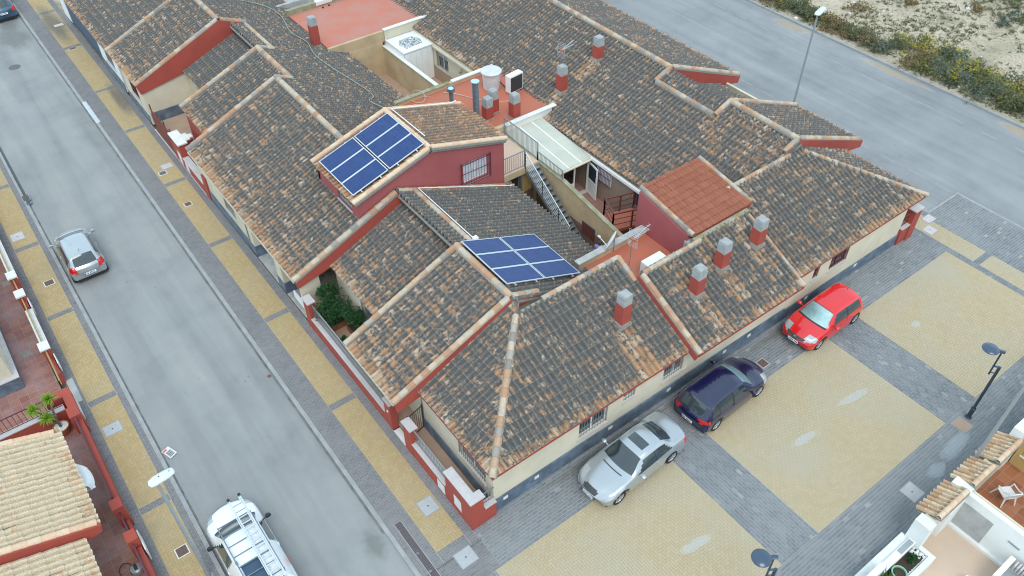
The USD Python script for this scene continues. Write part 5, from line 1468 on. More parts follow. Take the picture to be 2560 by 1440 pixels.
def make_car(label, loc, rot, paint, L, W, prof, wheels, R=.31, group='parked cars', dark=None, mirrors='paint', lights='hatch', cat='car', shade=False, sunroof=False, rear='glass_dark', roofmat=None, winmat='glass_dark', handle=True, name='parked_car', tail_dark=None):
    """A car lofted from sections along its length. prof: control curves over the distance d from the front bumper."""
    t = thing(name, label, cat, group, loc=loc, rot=rot)
    C = {k: PchipInterpolator(*zip(*sorted(dict((round(a, 3), b) for a, b in v).items()))) for k, v in prof['curves'].items()}
    ws, roof, rw, sw, bp = prof['ws'], prof['roof'], prof['rw'], prof['sw'], prof['bp']
    ds = set(np.round(np.linspace(0, L, 92), 3)) | {ws[0], ws[1], rw[0], rw[1], sw[0], sw[1]} | {.02, .05, L - .02, L - .05}
    for x in wheels:
        ds |= set(np.round(x + np.linspace(-R - .06, R + .06, 17), 3))
    ds = sorted(ds); ds = [d for i, d in enumerate(ds) if i == 0 or d - ds[i - 1] > .006 or d in (ws[0], ws[1], rw[0], rw[1])]
    Ra = R + .05
    J = 6 + 5 + 3 + 4
    rows, side_t = [], []
    for d in ds:
        zt, y1, z1, y2, z2, y3, z3 = (float(C[k](d)) for k in ('zt', 'y1', 'z1', 'y2', 'z2', 'y3', 'z3'))
        zs = float(C['zs'](d)) if 'zs' in C else .2
        for x in wheels:
            q = Ra * Ra - (d - x) ** 2
            if q > 0:
                zs = max(zs, R + math.sqrt(q))
        z3 = max(z3, zs + .03)
        y4 = y3 - .03
        pts = []
        for k in range(6):
            u = k / 6; pts.append((y1 * u, zt - (zt - z1) * u ** 2.3))
        for k in range(5):
            u = k / 5; bul = .03 * math.sin(math.pi * u); pts.append((y1 + (y2 - y1) * u + bul * .6, z1 + (z2 - z1) * u + bul * .5))
        for k in range(3):
            u = k / 3; pts.append((y2 + (y3 - y2) * math.sin(u * math.pi / 2), z2 + (z3 - z2) * u))
        for k in range(5):
            u = k / 4; pts.append((y3 + (y4 - y3) * u ** 2, z3 + (zs - z3) * u))
        f = np.interp(d, [0, .25, .9, ws[0], ws[1], rw[0], rw[1], L - .3, L], [.30, .22, .10, .17, .10, -.05, -.12, -.14, -.20])
        rows.append([(d + f * (y / (W / 2)) ** 2, y, z) for y, z in pts])
    K = len(rows[0]); n = len(rows)
    G = V(rows)
    G[:, :, 0] = L / 2 - G[:, :, 0]
    parts = {}

    def face(key, q):
        parts.setdefault(key, []).append(q)
    A = list(G.reshape(-1, 3)); Bm = [V([p[0], -p[1], p[2]]) for p in A]
    VV = V(A + Bm); off = n * K
    for i in range(n - 1):
        dm = (ds[i] + ds[i + 1]) / 2
        for k in range(K - 1):
            ym, zm = (G[i, k, 1] + G[i + 1, k + 1, 1]) / 2, (G[i, k, 2] + G[i + 1, k + 1, 2]) / 2
            key = 'body'
            if k < 6:
                u = (k + .5) / 6
                if ws[0] < dm < ws[1] and u < .93:
                    key = 'windscreen'
                elif rw[0] < dm < rw[1] and u < .9:
                    key = 'rear_window'
                elif sunroof and sunroof[0] < dm < sunroof[1] and ym < .38:
                    key = 'sunroof'
                elif roofmat and ws[1] < dm < rw[0] and u < .97:
                    key = 'roof_panel'
            elif k < 11:
                u = (k - 6 + .5) / 5
                lo = sw[0] + (1 - u) * sw[2]; hi = sw[1] - (1 - u) * sw[3]
                if lo < dm < hi and .1 < u < .92:
                    key = 'side_window' if not any(abs(dm - b) < .035 for b in bp) else 'door_pillar'
            for lk, fn in prof['lights'].items():
                if fn(dm, ym, zm):
                    key = lk
            a, b, c, e = i * K + k, i * K + k + 1, (i + 1) * K + k + 1, (i + 1) * K + k
            face(key, (a, b, c, e)); face(key, (off + e, off + c, off + b, off + a))
    # closed nose and tail
    for i in (0, n - 1):
        ring = [i * K + k for k in range(K)] + [off + i * K + k for k in range(K - 1, -1, -1)]
        c = len(VV); VV = np.vstack([VV, VV[ring].mean(0)])
        for q in range(len(ring) - 1):
            face('body' if True else '', (ring[q], ring[q + 1], c, c))
    mats = {'body': paint, 'windscreen': winmat, 'rear_window': rear, 'side_window': 'glass_dark', 'door_pillar': 'black_plastic', 'sunroof': 'glass_dark', 'roof_panel': roofmat or paint, 'headlight': 'lens_clear', 'tail_light': 'lens_red', 'grille': 'grille_dark', 'intake': 'black_plastic', 'hood_vent': 'grille_dark', 'number_plate': 'plate_white', 'reverse_light': 'lens_clear', 'bumper': dark or paint, 'scuttle': 'black_plastic'}

    def sub(q, shift=0.):
        q = V(q); ids, inv = np.unique(q, return_inverse=True)
        v = VV[ids].copy()
        if shift:
            v[:, 2] -= shift
        f = inv.reshape(q.shape); f = np.vstack([f[:, [0, 1, 2]], f[:, [0, 2, 3]]]); f = f[(f[:, 0] != f[:, 1]) & (f[:, 1] != f[:, 2]) & (f[:, 2] != f[:, 0])]
        return v, f
    for key, q in parts.items():
        if key in ('headlight', 'tail_light', 'side_window', 'reverse_light', 'door_pillar'):
            for sgn in (1, -1):
                qq = [x for x in q if (VV[list(x)][:, 1].mean() > 0) == (sgn > 0)]
                if qq:
                    put(key, sub(qq), mats[key], t, smooth=40)
        else:
            put(key, sub(q), mats[key], t, smooth=38)
    if shade:
        put('sunshade', sub(parts['windscreen'], .03), 'sunshade_foil', t, smooth=40)
    # dark floor pan
    m = MB(); m.box(-L / 2 + .18, -W / 2 + .14, .17, L / 2 - .25, W / 2 - .14, .5); put('floor_pan', m, 'black_plastic', t)
    for x in wheels:
        for sgn in (1, -1):
            cx, cy = L / 2 - x, sgn * (W / 2 - .105)
            m = MB(); m.lathe([(R - .1, -.09), (R - .01, -.085), (R, -.06), (R, .06), (R - .01, .085), (R - .09, .095), (R - .1, .07)], c=(cx, cy, R), n=26, axis=1); w = put('wheel', m, 'black_rubber', t, smooth=45)
            m = MB(); o = cy + sgn * .075
            m.lathe([(R - .1, 0), (R - .115, -sgn * .02), (R - .13, -sgn * .04)], c=(cx, o, R), n=26, axis=1)
            for s5 in range(5):
                th = 2 * math.pi * s5 / 5 + .3
                for dth in (-.1, .1):
                    m.bar((cx + .03 * math.cos(th), o - sgn * .005, R + .03 * math.sin(th)), (cx + (R - .11) * math.cos(th + dth), o - sgn * .012, R + (R - .11) * math.sin(th + dth)), .035, .03, up=(0, 1, 0))
            m.lathe([(0, sgn * .012), (.045, sgn * .01), (.05, -sgn * .02)], c=(cx, o, R), n=12, axis=1)
            put('rim', m, 'rim_silver', w, smooth=40)
            m = MB(); m.lathe([(0, -sgn * .05), (R - .11, -sgn * .05)], c=(cx, o, R), n=20, axis=1); put('brake_disc', m, 'grille_dark', w)
    # mirrors
    mx = L / 2 - sw[0] - sw[2] * .35
    for sgn in (1, -1):
        y = sgn * (float(C['y2'](sw[0] + .2)) + .02); z = float(C['z2'](sw[0] + .2)) + .06
        m = MB(); m.tube([(mx, y - sgn * .03, z - .05), (mx + .01, y + sgn * .07, z)], .022, 6)
        v = []
        for (dx, k) in ((.09, .55), (.06, .9), (.0, 1.), (-.035, .96)):
            for th in np.arange(12) * math.pi / 6:
                v.append((mx + dx, y + sgn * .155 + .105 * k * math.cos(th), z + .015 + .07 * k * math.sin(th)))
        f = [(a * 12 + b, a * 12 + (b + 1) % 12, a * 12 + 12 + (b + 1) % 12, a * 12 + 12 + b) for a in range(3) for b in range(12)]
        f3 = [x for q in f for x in ((q[0], q[1], q[2]), (q[0], q[2], q[3]))] + [(0, b + 1, b) for b in range(1, 11)] + [(36, 36 + b, 37 + b) for b in range(1, 11)]
        m.add(v, f3); put('mirror', m, paint if mirrors == 'paint' else 'black_plastic', t, smooth=40)
    # antenna, plates
    def plate(d, z, sgn, tilt, mark=None):
        x = L / 2 - d; pl = MB(); n_ = V([sgn * math.cos(tilt), 0, math.sin(tilt)]); u = V([0, 1., 0]); w = np.cross(n_, u) * sgn
        O = V([x, 0, z]); w = V([-sgn * math.sin(tilt) * 1., 0, math.cos(tilt)])
        def q(a0, b0, a1, b1, h):
            return [O + u * a + w * b + n_ * k for k in (h - .012, h) for a, b in ((a0, b0), (a1, b0), (a1, b1), (a0, b1))]
        F6 = [(3, 2, 1, 0), (4, 5, 6, 7), (0, 1, 5, 4), (1, 2, 6, 5), (2, 3, 7, 6), (3, 0, 4, 7)]
        pl.add(q(-.26, -.055, .26, .055, .012), F6); pp = put('number_plate', pl, 'plate_white', t)
        left = -1 if sgn > 0 else 1
        m2 = MB(); a = -sgn * .24; m2.add(q(min(a - .018, a + .018), -.053, max(a - .018, a + .018), .053, .015), F6); put('blue_band', m2, 'plate_blue', pp)
        m2 = MB()
        for i in range(7):
            c_ = -.17 + .058 * i + (.03 if i > 3 else 0); m2.add(q(c_ - .017, -.033, c_ + .017, .033, .0145), F6)
        m3 = MB()
        put('characters', m2, 'mark_dark' if mark is None else mark, pp)
    for a in prof.get('plates', ()):
        plate(*a)
    if prof.get('antenna'):
        d, h = prof['antenna']; z = float(C['zt'](d)); m = MB(); m.tube([(L / 2 - d, 0, z - .01), (L / 2 - d - h * .6, 0, z + h)], [.016, .004], 6); put('antenna', m, 'black_plastic', t)
    if prof.get('badge'):
        d, z, sgn = prof['badge']; m = MB(); m.lathe([(0, .012), (.04, .012), (.05, 0)], c=(L / 2 - d, 0, z), n=14, axis=0); put('badge', m, 'rim_silver', t)
    if handle:
        for b in list(bp) + [sw[1] - sw[3] * .4]:
            for sgn in (1, -1):
                dd = b + .0; y = sgn * (float(C['y2'](dd)) + .035); z = float(C['z2'](dd)) - .09
                m = MB(); m.bar((L / 2 - dd - .1, y, z), (L / 2 - dd + .04, y, z), .02, .03); put('door_handle', m, paint, t)
    return t


def hatch(L, W, H, hood, wsb, wst, rtr, rwb, nose=.62, belt=.92, tail=.95):
    """Profile of a two-box car."""
    w = W / 2
    return {'zt': [(0, nose - .06), (.05, nose), (.22, nose + .13), (.6, hood - .06), (wsb - .1, hood), (wsb, hood + .02), (wst, H - .05), (wst + .35, H), (rtr - .5, H - .01), (rtr, H - .06), (rwb, tail), (L - .04, tail - .12), (L, tail - .3)],
            'y1': [(0, w * .55), (.2, w * .68), (.8, w * .78), (wsb, w * .80), (wst, w * .64), (rtr - .3, w * .65), (rtr, w * .64), (rwb, w * .72), (L - .05, w * .72), (L, w * .66)],
            'z1': [(0, nose - .09), (.05, nose - .04), (.22, nose + .08), (.6, hood - .12), (wsb - .1, hood - .05), (wsb, hood - .02), (wst, H - .10), (wst + .35, H - .05), (rtr - .5, H - .06), (rtr, H - .12), (rwb, tail - .03), (L - .04, tail - .15), (L, tail - .32)],
            'y2': [(0, w * .72), (.12, w * .82), (.5, w * .92), (wsb, w * .945), (L * .5, w * .95), (rtr, w * .93), (L - .25, w * .88), (L, w * .74)],
            'z2': [(0, nose - .14), (.12, nose - .03), (.5, nose + .12), (wsb, belt - .08), (wst, belt - .03), (rtr - .3, belt + .03), (rwb - .05, tail - .06), (L - .04, tail - .2), (L, tail - .36)],
            'y3': [(0, w * .80), (.15, w * .93), (.6, w), (L * .5, w), (L - .6, w), (L - .15, w * .95), (L, w * .84)],
            'z3': [(0, .50), (.3, .60), (L * .5, .62), (L - .3, .66), (L, .58)],
            'zs': [(0, .26), (.3, .2), (L - .3, .22), (L, .32)]}


# small silver hatchback seen from behind
Lh, Wh = 3.68, 1.62
prof = dict(curves=hatch(Lh, Wh, 1.47, .97, .80, 1.68, 3.22, 3.52, belt=.98, tail=1.0), ws=(.84, 1.62), roof=None, rw=(3.24, 3.53), sw=(1.15, 3.3, .6, .05), bp=(2.2,),
            lights={'headlight': lambda d, y, z: .1 < d < .55 and y > .45 and z > .58, 'tail_light': lambda d, y, z: d > Lh - .26 and y > .50 and .72 < z < 1.0, 'grille': lambda d, y, z: d < .1 and y < .45 and z > .45},
            plates=((Lh + .0, .60, -1, .15, None),), antenna=(2.95, .12), badge=(Lh - .04, .86, -1))
make_car('small silver hatchback seen from behind at the left kerb of the street', (.92, 35.2, -.085), 90, 'paint_silver', Lh, Wh, prof, (.72, 3.1), .29)

# blue-grey car at the top of the street
La, Wa = 4.2, 1.74
prof = dict(curves=hatch(La, Wa, 1.46, .95, 1.1, 1.75, 3.72, 4.02, belt=.96, tail=1.0), ws=(1.12, 1.7), roof=None, rw=(3.74, 4.03), sw=(1.35, 3.85, .6, .05), bp=(2.5,),
            lights={'headlight': lambda d, y, z: .1 < d < .55 and y > .45 and z > .58, 'tail_light': lambda d, y, z: d > La - .28 and y > .6 and .72 < z < 1.0}, plates=((La + .0, .66, -1, .12, None),))
make_car('blue-grey car with its tail lights showing at the top left of the street', (4.12, 65.2, -.085), 90, 'paint_teal', La, Wa, prof, (.85, 3.4), .31)

# navy hatchback heading away along the square
Lg, Wg = 4.2, 1.78
cg = hatch(Lg, Wg, 1.48, .96, 1.12, 1.82, 3.78, 4.06, belt=.95, tail=1.0)
prof = dict(curves=cg, ws=(1.14, 1.77), roof=None, rw=(3.79, 4.07), sw=(1.42, 3.8, .6, .15), bp=(2.5, 3.35),
            lights={'headlight': lambda d, y, z: .1 < d < .5 and y > .5 and z > .6, 'tail_light': lambda d, y, z: d > Lg - .3 and y > .46 and .70 < z < .88, 'grille': lambda d, y, z: d < .1 and y < .5 and z > .52},
            plates=((Lg + .0, .52, -1, .1, None),), badge=(Lg - .03, .86, -1))
make_car('dark navy blue hatchback parked between the silver saloon and the red car', (18.72, 11.22, 0), 2.6, 'paint_navy', Lg, Wg, prof, (.84, 3.42), .315, shade=True, winmat='pane')

# red three-door hatchback
Lp, Wp = 3.9, 1.66
prof = dict(curves=hatch(Lp, Wp, 1.46, .93, 1.02, 1.72, 3.45, 3.74, belt=.94, tail=.98), ws=(1.05, 1.66), roof=None, rw=(3.47, 3.75), sw=(1.3, 3.42, .6, .1), bp=(2.45,),
            lights={'headlight': lambda d, y, z: .06 < d < .42 and .38 < y < .78 and z > .60, 'tail_light': lambda d, y, z: d > Lp - .26 and y > .5 and .72 < z < 1.0, 'grille': lambda d, y, z: d < .14 and y < .42 and z > .57, 'intake': lambda d, y, z: d < .05 and y < .5 and z < .42, 'scuttle': lambda d, y, z: .97 < d < 1.05 and y < .7},
            plates=((-.0, .46, 1, .25, None),), antenna=(3.3, .1), badge=(.05, .66, 1))
make_car('bright red hatchback with a silver sunshade behind its windscreen', (25.08, 11.36, 0), 180.6, 'paint_red', Lp, Wp, prof, (.8, 3.26), .30, shade=True, winmat='pane')

# silver saloon with a sunroof
Ls, Ws = 4.53, 1.74
w = Ws / 2
cs = hatch(Ls, Ws, 1.42, .93, 1.32, 2.02, 3.1, 3.72, belt=.92, tail=.97, nose=.60)
cs['zt'] = [(0, .52), (.05, .58), (.25, .72), (.7, .84), (1.22, .93), (1.32, .95), (2.02, 1.36), (2.4, 1.42), (2.8, 1.41), (3.1, 1.36), (3.72, 1.02), (3.85, .99), (4.3, .96), (4.49, .86), (4.53, .68)]
cs['z1'] = [(d, z - (.05 if 1.9 < d < 3.2 else .035)) for d, z in cs['zt']]
cs['y1'] = [(0, w * .5), (.2, w * .62), (.9, w * .75), (1.32, w * .80), (2.02, w * .63), (3.1, w * .63), (3.72, w * .70), (4.3, w * .72), (4.53, w * .62)]
cs['z2'] = [(0, .46), (.12, .58), (.5, .72), (1.32, .84), (2.0, .89), (3.1, .93), (3.7, .93), (4.3, .88), (4.53, .62)]
prof = dict(curves=cs, ws=(1.35, 1.98), roof=None, rw=(3.12, 3.73), sw=(1.55, 3.55, .6, .42), bp=(2.62,),
            lights={'headlight': lambda d, y, z: .12 < d < .58 and y > .46 and .60 < z and y < .80, 'tail_light': lambda d, y, z: d > Ls - .3 and y > .5 and .62 < z < .85, 'grille': lambda d, y, z: .02 < d < .2 and y < .30 and z > .55, 'hood_vent': lambda d, y, z: 1.12 < d < 1.18 and (y < .22 or .27 < y < .5)},
            plates=((-.0, .42, 1, .2, None),))
make_car('silver saloon with a dark glass sunroof, first in the row on the square', (13.76, 11.08, 0), 182.4, 'paint_silver', Ls, Ws, prof, (.8, 3.52), .315, sunroof=(2.26, 2.66))

# white van with a roof rack and ladder
Lv, Wv = 4.4, 1.8
cv = hatch(Lv, Wv, 1.80, 1.08, .98, 1.95, 4.2, 4.34, belt=1.05, tail=1.1, nose=.78)
prof = dict(curves=cv, ws=(1.02, 1.88), roof=None, rw=(4.21, 4.33), sw=(1.3, 2.5, .7, -.3), bp=(),
            lights={'headlight': lambda d, y, z: .06 < d < .5 and y > .5 and z > .7, 'grille': lambda d, y, z: d < .08 and y < .5 and z > .55}, plates=())
VN = make_car('white van with a roof rack and an aluminium ladder, cut off at the bottom edge', (.98, 16.02, -.085), 90, 'paint_white', Lv, Wv, prof, (.86, 3.55), .31, cat='van', mirrors='black', name='parked_van', group=None)
RK = thing('roof_rack', 'aluminium roof rack fixed on the white van roof', 'roof rack', loc=(.98, 16.02, -.085), rot=90)
for y in (-.56, .56):
    m = MB(); m.bar((.65, y, 1.9), (-2.0, y, 1.9), .04); put('side_rail', m, 'flue_steel', RK)
for i in range(7):
    x = .62 - .42 * i; m = MB(); m.bar((x, -.56, 1.91), (x, .56, 1.91), .03); put('cross_bar', m, 'flue_steel', RK)
for x in (.4, -.8, -1.9):
    for y in (-.56, .56):
        m = MB(); m.bar((x, y, 1.76), (x, y, 1.9), .06); put('foot', m, 'black_plastic', RK)
m = MB(); m.box(-2.0, -.1, 1.83, -1.0, .5, 1.87); put('load_tray', m, 'blue_paint', RK)
LA = thing('ladder', 'aluminium extension ladder strapped on the roof rack of the white van', 'ladder', loc=(.98, 16.02, -.085), rot=90)
for y in (-.52, -.14):
    m = MB(); m.bar((1.32, y, 1.965), (-2.2, y, 1.965), .05, .07); put('stile', m, 'aluminium', LA)
    m = MB(); m.bar((1.25, y + .055, 2.02), (-1.9, y + .055, 2.02), .03, .06); put('stile', m, 'aluminium', LA)
    m = MB(); m.box(1.3, y - .04, 1.92, 1.4, y + .05, 2.02); put('rubber_foot', m, 'black_rubber', LA)
for i in range(13):
    x = 1.05 - .26 * i; m = MB(); m.bar((x, -.52, 1.965), (x, -.14, 1.965), .035); put('rung', m, 'aluminium', LA)
m = MB()
for x, y in ((-1.15, .893), (-1.15, -.893)):
    s = 1 if y > 0 else -1
    for k in range(2):
        m.add([(x - .14 * k, y, .95), (x - .14 * k - .09, y, .95), (x - .14 * k - .03, y, 1.25), (x - .14 * k + .06, y, 1.25), (x - .14 * k, y + s * .008, .95), (x - .14 * k - .09, y + s * .008, .95), (x - .14 * k - .03, y + s * .008, 1.25), (x - .14 * k + .06, y + s * .008, 1.25)], [(3, 2, 1, 0), (4, 5, 6, 7), (0, 1, 5, 4), (1, 2, 6, 5), (2, 3, 7, 6), (3, 0, 4, 7)])
put('orange_stripes', m, 'orange_mark', VN)
# ------------------------------------------------------------------ solar panels
def solar_panel(O, ax, ay, wx, wy, nx, ny, label, group):
    """O: lower corner; ax, ay unit edges; wx, wy sizes; nx, ny cells."""
    O, ax, ay = V(O, float), V(ax, float), V(ay, float); n = np.cross(ax, ay); n = n if n[2] > 0 else -n
    t = thing('solar_panel', label, 'solar panel', group)
    fw, th = .035, .04
    def P(a, b, h):
        return O + ax * a + ay * b + n * h
    m = MB()
    for (a0, b0, a1, b1) in ((0, 0, wx, fw), (0, wy - fw, wx, wy), (0, fw, fw, wy - fw), (wx - fw, fw, wx, wy - fw)):
        m.add([P(a0, b0, 0), P(a1, b0, 0), P(a1, b1, 0), P(a0, b1, 0), P(a0, b0, th), P(a1, b0, th), P(a1, b1, th), P(a0, b1, th)], [(3, 2, 1, 0), (4, 5, 6, 7), (0, 1, 5, 4), (1, 2, 6, 5), (2, 3, 7, 6), (3, 0, 4, 7)])
    put('frame', m, 'aluminium', t)
    h = th - .006
    v = V([P(fw, fw, h), P(wx - fw, fw, h), P(wx - fw, wy - fw, h), P(fw, wy - fw, h), P(fw, fw, .005), P(wx - fw, fw, .005), P(wx - fw, wy - fw, .005), P(fw, wy - fw, .005)])
    uv = V([(0, 0, 0), (nx, 0, 0), (nx, ny, 0), (0, ny, 0)] * 2)
    put('cells', (v, V([(0, 1, 2, 3), (7, 6, 5, 4)])), 'solar_cell', t, tint=uv)


def mounts(label, O, ax, ay, W, Hh, rails):
    t = thing('mounting_rails', label, 'mounting rails'); O, ax, ay = V(O, float), V(ax, float), V(ay, float); n = np.cross(ax, ay); n = n if n[2] > 0 else -n
    for a in rails:
        m = MB(); m.bar(O + ax * a - ay * .1 - n * .02, O + ax * a + ay * (Hh + .1) - n * .02, .04, up=n); put('rail', m, 'aluminium', t)
        m = MB()
        for b in np.linspace(0, Hh, 5):
            m.bar(O + ax * a + ay * b - n * .02, O + ax * a + ay * b - n * .12, .05)
        put('bracket', m, 'metal_grey', t)


# on the upper room: two columns down the slope, three rows along it
k = math.hypot(1, uz); AX, AY = V([1 / k, 0, uz / k]), V([0, 1., 0])
names = ['nearest the gable', 'in the middle', 'at the far verge']
O0 = V([10.80, 25.34, 5.02 + uz * (10.80 - 10.66) + .12])
wx, wy = 1.83, .99
for c in range(2):
    for r in range(3):
        solar_panel(O0 + AX * (c * (wx + .07)) + AY * (r * (wy + .012)), AX, AY, wx, wy, 10, 6, f'solar panel {names[r]} in the {("lower", "upper")[c]} column on the upper room roof', 'solar panels on the upper room')
mounts('rails under the solar panels on the upper room roof', O0, AX, AY, 3.7, 3.0, (.4, 1.4, 2.3, 3.3))
# on the back slope of the corner house
k = math.hypot(1, TS); AX = V([1 / k, 0, -TS / k])
O0 = V([12.88, 17.55, bz(12.88) + .17])
wx, wy = 1.96, 1.0
for c in range(2):
    for r in range(3):
        solar_panel(O0 + AX * (c * (wx + .05)) + AY * (r * (wy + .012)), AX, AY, wx, wy, 10, 6, f'solar panel {("nearest the hip", "in the middle row", "farthest from the square")[r]} in the {("ridge side", "courtyard side")[c]} column on the corner house', 'solar panels on the corner house')
mounts('rails under the solar panels on the corner house', O0, AX, AY, 4.0, 3.0, (.4, 1.5, 2.4, 3.5))


# ------------------------------------------------------------------ lamps
def street_lamp(label, x, y, h, head_dir, mat='lamp_grey', out=(-.25, .62), z0=0., head=True):
    t = thing('street_lamp', label, 'street lamp', 'tall grey street lamps', loc=(x, y, z0))
    m = MB(); m.tube([(0, 0, 0), (0, 0, h * .5), (0, 0, h)], [.075, .06, .045], 14); put('pole', m, mat, t, smooth=50)
    m = MB(); m.lathe([(.15, 0), (.15, .02), (.085, .04), (.08, .45), (.075, .46)], n=14); put('base', m, mat, t, smooth=40)
    if head:
        c, s = math.cos(head_dir), math.sin(head_dir)
        vs, fs = [], []
        prof = [(out[0], .03, .02), (out[0] + .04, .13, .07), (out[0] + .2, .17, .11), (out[1] - .25, .165, .10), (out[1] - .04, .13, .06), (out[1], .06, .02)]
        for d, w, hh in prof:
            for th in np.arange(14) * 2 * math.pi / 14:
                yy = w * math.cos(th); zz = hh * max(math.sin(th), -.35)
                vs.append((d * c - yy * s, d * s + yy * c, h + .04 + zz + d * .06))
        fs = [(a * 14 + b, a * 14 + (b + 1) % 14, a * 14 + 14 + (b + 1) % 14, a * 14 + 14 + b) for a in range(5) for b in range(14)]
        f3 = [x for q in fs for x in ((q[0], q[1], q[2]), (q[0], q[2], q[3]))] + [(0, b + 1, b) for b in range(1, 13)] + [(70, 70 + b, 71 + b) for b in range(1, 13)]
        m = MB(); m.add(vs, f3); put('lamp_head', m, 'lamp_shell', t, smooth=50)
        m = MB(); m.lathe([(0, .015), (.02, .012), (.022, 0)], c=(.12 * c, .12 * s, h + .145), n=8); m.lathe([(0, .015), (.02, .012), (.022, 0)], c=(.42 * c, .42 * s, h + .13), n=8); put('bolt', m, 'black_plastic', t)
    return t


street_lamp('grey street lamp with a pale shoebox head at the bottom left kerb', -.46, 16.43, 5.75, .05, out=(-.22, .55))
street_lamp('grey street lamp with a pale head beside the wide road', 35.75, 21.97, 7.0, .25, out=(-.2, .75))
street_lamp('green-grey lamp post whose top is cut off at the left edge', .02, 41.2, 6.2, 0., mat='flue_steel')
street_lamp('slim blue-grey post rising past the pale house at the right edge', 22.75, 3.32, 7.5, 0., mat='lamp_grey')


def disc_lamp(label, x, y, yaw, h=3.15):
    t = thing('plaza_lamp', label, 'lamp', 'dark disc-headed lamps on the square', loc=(x, y, 0), rot=yaw)
    m = MB(); m.lathe([(.12, 0), (.12, .03), (.085, .06), (.085, .5), (.095, .52), (.095, .56), (.07, .58)], n=18); put('base', m, 'lamp_dark', t, smooth=40)
    m = MB(); m.tube([(0, 0, .5), (0, 0, h - .15)], .055, 14); put('pole', m, 'lamp_dark', t, smooth=50)
    m = MB(); m.bar((-.02, 0, h - .17), (.24, 0, h - .14), .05, .06); m.bar((0, 0, h - .5), (.2, 0, h - .5), .03); put('bracket', m, 'lamp_dome', t)
    m = MB(); m.tube([(.21, 0, h - .6), (.22, 0, h + .6)], .032, 10); put('arm', m, 'lamp_dark', t, smooth=50)
    m = MB(); m.bar((.12, 0, h + .62), (.40, 0, h + .66), .09, .1); put('knuckle', m, 'lamp_dome', t)
    m = MB(); m.lathe([(0, .10), (.12, .092), (.22, .065), (.29, .02), (.30, 0), (.29, -.02), (.2, -.05), (0, -.06)], c=(.62, 0, h + .68), n=30); put('lamp_head', m, 'lamp_dome', t, smooth=60)


disc_lamp('dark lamp post with a blue-grey disc head beside the paving band on the right', 25.75, 4.76, 128)
disc_lamp('dark disc-headed lamp cut off by the bottom edge of the picture', 13.12, 4.55, 150)


# ------------------------------------------------------------------ leaves
def leaf_cloud(n, center, rad, size, seed, shell=.55, clumps=0, flat=.35):
    r = np.random.default_rng(seed)
    d = r.normal(size=(n, 3)); d /= np.linalg.norm(d, axis=1)[:, None]
    q = d * (shell + (1 - shell) * r.random((n, 1)))
    if clumps:
        cc = r.normal(size=(clumps, 3)); cc /= np.linalg.norm(cc, axis=1)[:, None]; cc *= .45 + .45 * r.random((clumps, 1))
        q = cc[r.integers(0, clumps, n)] + r.normal(size=(n, 3)) * .2
    p = q * V(rad) + V(center)
    p[:, 2] = np.maximum(p[:, 2], center[2] - rad[2] * .98)
    a = r.normal(size=(n, 3)); a[:, 2] *= flat; a /= np.linalg.norm(a, axis=1)[:, None]
    b = np.cross(a, r.normal(size=(n, 3))); b /= np.linalg.norm(b, axis=1)[:, None]
    s = size * (.6 + .8 * r.random((n, 1)))
    v = np.stack([p - a * s, p + b * s * .45, p + a * s, p - b * s * .45], 1).reshape(-1, 3)
    return v, np.arange(4 * n).reshape(n, 4)


# patio shrubs in terracotta troughs
for i, (x, y, rx, ry, rz, zc_, lab) in enumerate([(8.35, 23.9, .75, .62, .62, 1.15, 'dense dark green bush in a terracotta trough at the patio railing'), (8.85, 23.0, .42, .75, .55, 1.25, 'dark glossy bush in a terracotta trough by the barred patio window'), (8.62, 24.5, .5, .32, .45, 1.7, 'tall dark green shrub standing against the cream patio wall'), (8.15, 22.6, .24, .24, .22, .55, 'small dark plant in a low pot on the patio floor')]):
    t = thing('patio_plant', lab, 'plant')
    v, f = leaf_cloud((2600, 1900, 1100, 350)[i], (x, y, zc_), (rx, ry, rz), .055, 40 + i, shell=.35, clumps=(34, 26, 16, 6)[i]); put('foliage', (v, f), 'leaf_dark', t)
    m = MB()
    for j in range(5):
        th = j * 1.3; m.tube([(x, y, .4), (x + .12 * math.cos(th), y + .12 * math.sin(th), zc_ * .7), (x + rx * .5 * math.cos(th), y + ry * .5 * math.sin(th), zc_ + .1)], [.022, .016, .008], 5)
    put('stems', m, 'bark', t)
    m = MB(); w, d, h = ((.42, .2, .42), (.2, .42, .42), (.22, .18, .38), (.16, .16, .2))[i]
    m.prism([(x - w * .9, .1), (x + w * .9, .1), (x + w, h), (x - w, h)], 1, y - d, y + d); put('trough', m, 'terracotta_pot', t)
    m = MB(); m.box(x - w * .9, y - d * .9, h, x + w * .9, y + d * .9, h + .004); put('soil', m, 'soil', t)
t = thing('patio_plant', 'green leaves showing beneath the steel stairs in the narrow yard', 'plant')
v, f = leaf_cloud(420, (19.45, 24.0, .75), (.35, .35, .4), .06, 77, clumps=9); put('foliage', (v, f), 'leaf_green', t)
m = MB(); m.lathe([(.12, .1), (.17, .42), (0, .42)], c=(19.45, 24.0, 0), n=14); put('pot', m, 'terracotta_pot', t)


